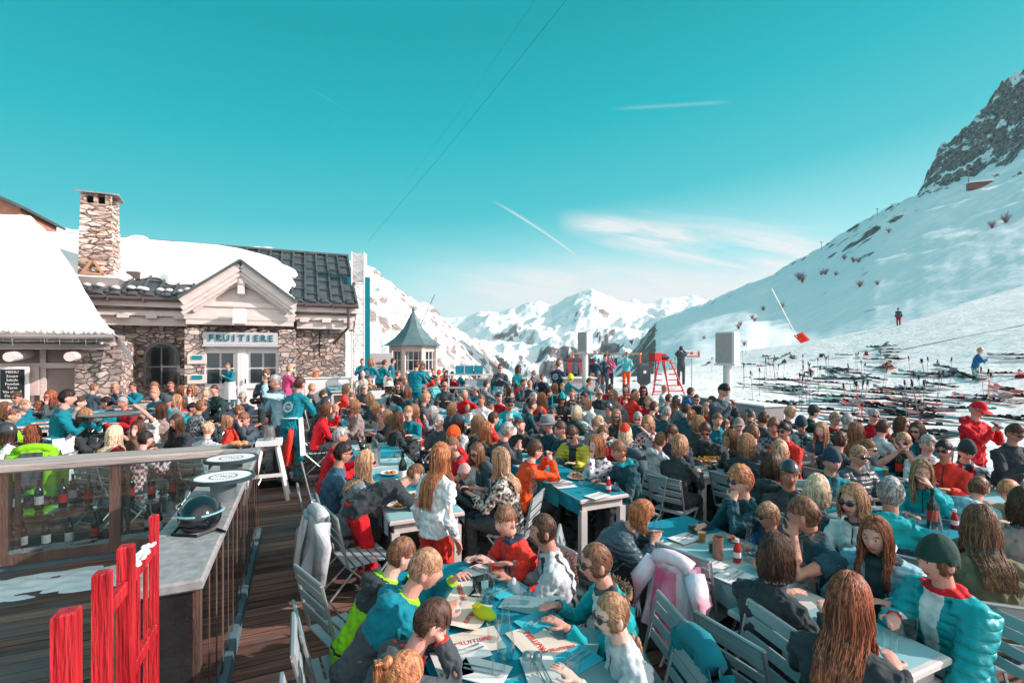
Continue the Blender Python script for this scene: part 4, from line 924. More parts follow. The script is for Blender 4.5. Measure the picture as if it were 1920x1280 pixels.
def hair_mesh(P, J, lod, rng):
    st = P['hair']; mb = MB(); Mh = J['Mh']
    n, k = (40, 28) if lod < 2 else (20, 14)
    thick = {'short': .10, 'crop': .05, 'curly': .24, 'messy': .16, 'bun': .08, 'pony': .08, 'braid': .09, 'bob': .16, 'long': .13, 'longb': .13, 'cap': .08}.get(st, .1)
    sd = rng.uniform(0, 50)
    def cover(d):
        x, y, z = d
        fl = {'short': .52, 'crop': .60, 'messy': .46, 'curly': .42}.get(st, .50)         # front hairline height
        front = (y > .12 and z < fl-.5*abs(x)*(1 if st in ('long', 'bob', 'longb') else .2)) if y > .12 else False
        if st in ('long', 'longb', 'bob', 'braid'): front = y > .28 and z < fl+.05-.25*abs(x)**2 and abs(x) < .80
        if st in ('short', 'crop', 'messy', 'curly', 'bun', 'pony'): front = (y > .05 and z < fl-.35*abs(x)) or (y > -.2 and z < -.05 and abs(x) > .6) 
        nape = z < (-.62 if st not in ('long', 'longb', 'bob') else -.9) or (st == 'crop' and z < -.45)
        return not (front or nape)
    vs = []
    for d in sph(n, k):
        c = 1. if cover(d) else 0.
        base = head_pt(d); dv = Vector(d)
        f = 1+thick*(.8+.5*max(0, d[2])) if c else .84
        if c:
            f += (.10 if st in ('curly',) else .055 if st == 'messy' else .02)*noise.noise(dv*(7 if st == 'curly' else 4)+Vector((sd, 0, 0)))
            f += .004*math.sin(math.atan2(d[0], d[1]-.2)*(26 if lod < 1 else 14)+3*d[2]+sd)
        vs.append(Mh @ (base*f))
    mb.add(vs, sph_faces(n, k))
    sc, hip = J['sc'], J['hip']
    def fall(p, L_, ns, fwd=0.):
        pts = []; q = p.copy(); ax = J['nb']
        for j in range(ns):
            q = q+Vector((0, fwd/ns, -L_/ns)); t = (j+1)/ns
            if q.z < ax.z+.03: # rest on shoulders / back
                zc = max(0, min(1, (ax.z-q.z)/max(.05, ax.z-hip.z))); cen = ax.lerp(hip, zc)
                rx, ry = .225, .15+.02*P.get('puff', 0); v = Vector(((q.x-cen.x)/rx, (q.y-cen.y)/ry, 0))
                if v.length < 1.02:
                    k_ = min(1., (ax.z+.03-q.z)/.05)
                    yy = math.sqrt(max(.02, 1-min(.95, v.x**2)))*(1 if v.y > .25 else -1); q = Vector((q.x, q.y+(cen.y+yy*ry*1.03-q.y)*k_*.8, q.z))
            pts.append(q.copy())
        return pts
    nl = (1000, 380, 110)[lod]
    if st in ('long', 'longb', 'bob'):
        L0 = {'long': .30, 'longb': .42, 'bob': .10}[st]*P.get('hl', 1.)
        for i in range(nl):
            az = rng.uniform(-1, 1)*2.35; az += math.pi*0
            d1 = Vector((math.sin(az), -math.cos(az), rng.uniform(-.35, .1))).normalized()   # az=0 -> back of the head
            if d1.y > .55: continue
            d0 = Vector((.12*(1 if az > 0 else -1)+rng.uniform(-.1, .1), rng.uniform(-.3, .5), 1)).normalized(); pts = []
            f = 1+thick+rng.uniform(.0, .06)
            for j in range(5):
                t = j/4; d = d0.lerp(d1, t).normalized(); pts.append(Mh @ (head_pt(d)*(f+.03*math.sin(t*3))))
            L_ = L0*rng.uniform(.75, 1.1); wv = rng.uniform(-.015, .015)
            tail = fall(pts[-1], L_, 6); 
            for j, q in enumerate(tail): q.x += wv*math.sin(j*1.3+i)*1.2
            pts += tail; m = len(pts); r0 = (.0024, .004, .0078)[lod]
            mb.tube(pts, [(r0*(.6+.7*math.sin(math.pi*min(1, (j+1)/m))), r0*.55) for j in range(m)], 5 if lod < 1 else 4, up=(0, 1, 0), mi=rng.randrange(3))
    elif lod < 2 and st in ('short', 'messy', 'curly', 'bun', 'pony', 'crop', 'braid'):
        for i in range(800 if lod == 0 else 200):
            d0 = Vector((rng.uniform(-1, 1), rng.uniform(-1, .8), rng.uniform(-.35, 1))).normalized()
            if not cover(d0): continue
            dr = Vector((rng.uniform(-.3, .3), .3 if st in ('short', 'messy', 'crop') and d0.z > .4 else -.45, -.35 if st not in ('bun', 'pony') else .1)); f = 1+thick+.02
            pts = []
            for j in range(4):
                d = (d0+dr*(j/3)*.8).normalized(); pts.append(Mh @ (head_pt(d)*(f-.03+(.05 if st in ('messy', 'curly') else .014)*math.sin(math.pi*(j+.3)/4)*rng.uniform(.3, 1.2))))
            r0 = .0022 if lod == 0 else .0042; mb.tube(pts, [r0*.5, r0, r0, r0*.3], 5, flat=.6, mi=rng.randrange(3))
    if st == 'bun': mb.ell(Mh @ Vector((0, -.10, .07)), (.045, .04, .042), 10, 8)
    if st == 'pony':
        p0 = Mh @ Vector((0, -.10, .05)); mb.ell(p0, (.03, .03, .03), 8, 6)
        for i in range((110, 40, 14)[lod]):
            o = Vector((rng.uniform(-.02, .02), rng.uniform(-.015, .015), 0)); q = p0+Vector((0, -.045, .01))+o; pts = [p0+o*.4, q]+fall(q, .26*rng.uniform(.7, 1.1), 5)
            mb.tube(pts, [.006, .007, .007, .007, .006, .005, .002], 5, mi=rng.randrange(3))
    if st == 'braid':
        q = Mh @ Vector((P.get('bx', .05), -.085, -.06)); pts = [q]+fall(q, .34, 14)
        for j, c in enumerate(pts):
            r_ = .022*(1-.45*j/len(pts)); 
            for sx in (-1, 1): mb.ell(c+Vector((sx*.008, -.004*sx, 0)), (r_, r_*.8, r_*1.1), 8, 6, rot=Matrix.Rotation(sx*.6, 3, 'Y'))
        c = pts[-1]; mb.tube([c, c-Vector((0, 0, .05))], [.014, .003], 6)
    return mb.mesh('hair', smooth=True)
def hat_mesh(P, J, kind):
    mb = MB(); Mh = J['Mh']; n, k = 28, 16; vs = []
    if kind in ('beanie', 'helmet', 'cap', 'band'):
        for d in sph(n, k):
            x, y, z = d; lim = {'helmet': -.12, 'beanie': .14}.get(kind, .2)
            lim2 = lim-(.42 if kind == 'beanie' else .25)*min(1, max(0, .35-y))
            f = 1.15 if kind != 'helmet' else 1.27
            if kind == 'band': f = 1.17 if .1-(.2 if y < 0 else 0) < z < .55 else .82
            elif kind == 'helmet' and y > .25 and z < .38: f = .82
            elif z < lim2: f = .82
            elif kind == 'beanie': f += .15*max(0, z)**2+.16*max(0, -y+.2)*max(0, z+.1)+.008*math.sin(math.atan2(y, x)*22); f += .04 if z < lim2+.22 else 0
            vs.append(Mh @ (Vector((head_pt(d).x, d[1]*.096, head_pt(d).z))*f))
        mb.add(vs, sph_faces(n, k))
        if kind == 'cap':
            def br(u, v): a = -1.1+2.2*u; r = .10+.075*v*math.cos(a*.9); return Mh @ Vector((math.sin(a)*r*.85, math.cos(a)*r+.0, .055-.02*v-.02*abs(a)))
            mb.grid(br, 10, 3)
    elif kind in ('hat', 'sunhat'):
        pr = [(.105, .03), (.11, .06), (.102, .13), (.085, .155), (.03, .15)] if kind == 'hat' else [(.10, .03), (.105, .07), (.098, .12), (.075, .15), (.02, .165)]
        bw = .175; pr = [(.09, .035), (bw, .028), (bw, .034), (.107, .045)]+pr
        q = MB(); q.lathe((0, -.005, 0), pr, 24); mb.add([Mh @ Vector(v) for v in q.v], q.f)
    return mb.mesh(kind, smooth=.9)
def glasses_mesh(P, J, goggles=False):
    mb = MB(); Mh = J['Mh']; q = MB()
    for sx in (-1, 1):
        c = (sx*.032, .098, .004); w, h = (.028, .021) if not goggles else (.04, .028)
        q.ell(c, (w, .008, h), 12, 6, rot=Matrix.Rotation(-sx*.28, 3, 'Z'))
        q.tube([(sx*.058, .09, .010), (sx*.080, .02, .008), (sx*.082, -.02, .0)], .0035 if not goggles else .009, 5)
    q.tube([(-.012, .106, .008), (.012, .106, .008)], .004, 5)
    mb.add([Mh @ Vector(v) for v in q.v], q.f); return mb.mesh('sunglasses', smooth=.8)
def eyes_mesh(J):
    out = []
    for sx in (-1, 1):
        q = MB(); q.ell((sx*.029, .0770, .004), (.0115, .0110, .0052), 12, 8); q.ell((sx*.029, .0862, .0045), (.0056, .0032, .0050), 10, 6, mi=1)
        q.v = [tuple(J['Mh'] @ Vector(v)) for v in q.v]; out.append(q.mesh('eye', smooth=True))
    return out
def emblem_mesh(J, front=False):
    mb = MB(); c = J['chest']+Vector((0, (-.165 if not front else .17), -.03)); n = 32
    d = (J['chest']-J['waist']).normalized(); M_ = Matrix.Translation(c) @ Matrix.Rotation(-math.atan2(d.y, d.z), 4, 'X')
    def ringf(r0, r1):
        vs = [M_ @ Vector((r*math.cos(2*math.pi*j/n), -.004-.02*0+y, r*math.sin(2*math.pi*j/n))) for r in (r0, r1) for y in (0, .012) for j in range(n)]
        mb.add(vs, [(j, (j+1) % n, 2*n+(j+1) % n, 2*n+j) for j in range(n)])
    s = .42 if front else 1
    ringf(.083*s, .092*s); ringf(.054*s, .059*s)
    for j in range(16):
        a = 2*math.pi*j/16; mb.box(M_ @ Vector((.071*s*math.cos(a), -.004, .071*s*math.sin(a))), (.012*s, .003, .016*s), rot=M_.to_3x3() @ Matrix.Rotation(-a+math.pi/2, 3, 'Y'))
    mb.box(M_ @ Vector((0, -.004, .012*s)), (.07*s, .003, .012*s), rot=M_.to_3x3()); mb.box(M_ @ Vector((0, -.004, -.012*s)), (.055*s, .003, .01*s), rot=M_.to_3x3())
    return mb.mesh('emblem')
def apron_mesh(P, J, long=True):
    mb = MB()
    def fn(u, v):
        a = (-1.0+2.0*u)*1.9; z = J['hip'].z+.12-(.62 if long else .35)*v; r = .185+.05*v+.01*math.sin(u*22)*v
        return Vector((math.sin(a)*r*1.0, math.cos(a)*(r*.82)+J['hip'].y, z))
    mb.grid(fn, 30, 8); o = MB(); mb.tube([fn(0, 0)+Vector((0, -.02, 0)), Vector((0, -.165, J['hip'].z+.12)), fn(1, 0)+Vector((0, -.02, 0))], .012, 6)
    return mb.mesh('apron', smooth=True)

def place(px, py, top, Y=None):
    """depth where a head top of height `top` above the deck is seen at (px, py)"""
    if Y: X = (px-CX)/F*Y; a, b = AB(X, Y); return X, Y, floor_z(a)
    best = None
    for z in (0., .12, .24, .36):
        y = F*(CZ-top-z)/max(4, py-HY); X = (px-CX)/F*y; a, b = AB(X, y)
        lo, hi = {0.: (-9, 9), .12: (9, 12), .24: (12, 15), .36: (15, 40)}[z]
        e = 0 if lo <= a < hi else min(abs(a-lo), abs(a-hi))
        if best is None or e < best[0]: best = (e, X, y, z, min(max(a, lo+.01), hi-.01), b)
    e, X, y, z, a, b = best
    if e > 0: y2 = (z*0+W(b, a).y); X = (px-CX)/F*y2; y = y2
    return X, y, floor_z(AB(X, y)[0])
SEATED = []; HANDS = {}
def person(px, py, spec, label):
    """spec: space separated tokens, e.g. 'sit h=1.27 f=66 arms=table hair=short:brown top=black legs=navy'"""
    P = dict(mode='sit', acc='zip:black', lining=None, lean=.2, s=1., arms='table', hair='short', hc='brown', top='black', legs='navy', boots='char', f=66., skin=R.randrange(5))
    Y = None; h = None; hat = None; hatc = None; gl = None; emb = 0; ap = None; z0 = None
    for t in spec.split():
        if '=' in t:
            k, v = t.split('=')
            if k == 'h': h = float(v)
            elif k == 'Y': Y = float(v)
            elif k == 'z': z0 = float(v)
            elif k == 'hair': P['hair'], P['hc'] = v.split(':')
            elif k == 'hat': hat, hatc = v.split(':')
            elif k == 'arms': P['arms'] = v.split(',') if ',' in v else v
            elif k in ('top', 'legs', 'boots', 'acc', 'lining'): P[k] = v
            elif k == 'skin': P['skin'] = int(v)
            elif k == 'gl': gl = v
            elif k == 'ap': ap = v
            else: P[k] = float(v)
        elif t in ('sit', 'stand'): P['mode'] = t
        elif t == 'gl': gl = 'k'
        elif t == 'emb': emb = 1
        else: P[t] = 1
    if P['mode'] == 'stand' and 'lean=' not in spec: P['lean'] = .06
    if P['mode'] == 'stand' and 'arms=' not in spec: P['arms'] = 'down'
    J = skeleton(P); top0 = (J['Mh'] @ Vector((0, 0, .118))).z+.02+(.012 if hat else 0)
    if h is None: h = top0 if P['mode'] == 'stand' else min(top0, 1.30)
    P['s'] = s = h/top0
    X, Yd, fz = place(px, py, h, Y)
    if z0 is not None: fz = z0
    if Y and z0 is None and P['mode'] == 'sit': pass
    lod = 0 if Yd < 4.6 else 1 if Yd < 9.5 else 2
    if lod == 2:
        P['lean'] = round(P['lean'], 1)
        key = tuple(sorted((k, str(v)) for k, v in P.items() if k not in ('hc', 'top', 'legs', 'boots', 's', 'f', 'skin', 'acc', 'lining')))
    else: key = None; P['eyes'] = 1 if (gl is None and lod == 0) else 0
    J = skeleton(P)
    fh = -math.radians(P['f'])
    off = Matrix.Rotation(fh, 3, 'Z') @ (Vector((J['hc'].x, J['hc'].y, 0))*s)
    root = Vector((X-off.x, Yd-off.y, fz))
    rng = random.Random(int(px*31+py*7) if lod < 2 else 5)
    if key and key in CACHE: body, jac, leg, boo, har = CACHE[key]
    else:
        body = body_mesh(P, J, lod); jac = jacket_mesh(P, J, lod); leg = legs_mesh(P, J, lod); boo = boots_mesh(P, J)
        har = None if P['hair'] == 'bald' else hair_mesh(P, J, lod, rng)
        for m_ in range(4): body.materials.append(None)
        for q in (jac, leg, boo, har):
            if q: q.materials.append(None)
        if key: CACHE[key] = (body, jac, leg, boo, har)
    o = link('person', None, None, root, fh, label, 'person'); o.scale = (s, s, s)
    def part(n, me, ms):
        c = link(n, me, o)
        if len(me.materials) < len(ms):
            for _ in range(len(ms)-len(me.materials)): me.materials.append(None)
        for i, m in enumerate(ms): c.material_slots[i].link = 'OBJECT'; c.material_slots[i].material = m
        return c
    part('body', body, [skinm[P['skin']], lipm, browm if P['hc'] not in ('pale', 'blond', 'white') else hairmat('lbrown'), iris])
    jk = 'shirt' if P.get('bare') else 'jacket'
    jo = ac = P['acc'].split(':')[1]; part(jk, jac, [cloth(P['top'], P.get('puff')), cloth(ac), cloth(P['lining'] or (P['top'] if P['top'] in PAL and R.random() < .5 else 'char'))]); part('trousers', leg, [cloth(P['legs'])]); part('boots', boo, [cloth(P['boots'])])
    if har: part('hair', har, [hairmat(P['hc']), hairmat(P['hc'], 1), hairmat(P['hc'], 2)])
    if hat: part({'sunhat': 'hat', 'band': 'headband'}.get(hat, hat), hat_mesh(P, J, hat), [cloth(hatc) if hat != 'helmet' else mat('helmet_'+hatc, PAL[hatc], .25, .05, spec=.6)])
    if gl: part('sunglasses', glasses_mesh(P, J, gl == 'g'), [{'k': lens, 'b': lensb, 'o': lensr, 'r': lensred, 'g': lensr}[gl]])
    elif lod == 0:
        for me in eyes_mesh(J): part('eye', me, [eyew, iris])
    if emb: part('emblem', emblem_mesh(J), [apronm])
    if ap: part('apron', apron_mesh(P, J), [apronm if ap == 'w' else cloth(ap)])
    if P.get('fur'):
        mb = MB()
        for i in range(300):
            a = rng.uniform(2.6, 6.8); c = J['nb']+Vector((math.cos(a)*.12, math.sin(a)*.11-.03, rng.uniform(-.02, .03))); mb.tube([c, c+Vector((math.cos(a)*.022+rng.uniform(-.01, .01), math.sin(a)*.02, rng.uniform(-.02, .03)))], [.006, .001], 3)
        part('fur_trim', mb.mesh('fur', smooth=True), [hairmat('lbrown')])
    for i in (0, 1): HANDS[(label, i)] = o.location + Matrix.Rotation(fh, 3, 'Z') @ ((J['T%d' % i]+(J['T%d' % i]-J['E%d' % i]).normalized()*.09)*s)
    if P['mode'] == 'sit': SEATED.append((root, fh, s, label, o))
    return o
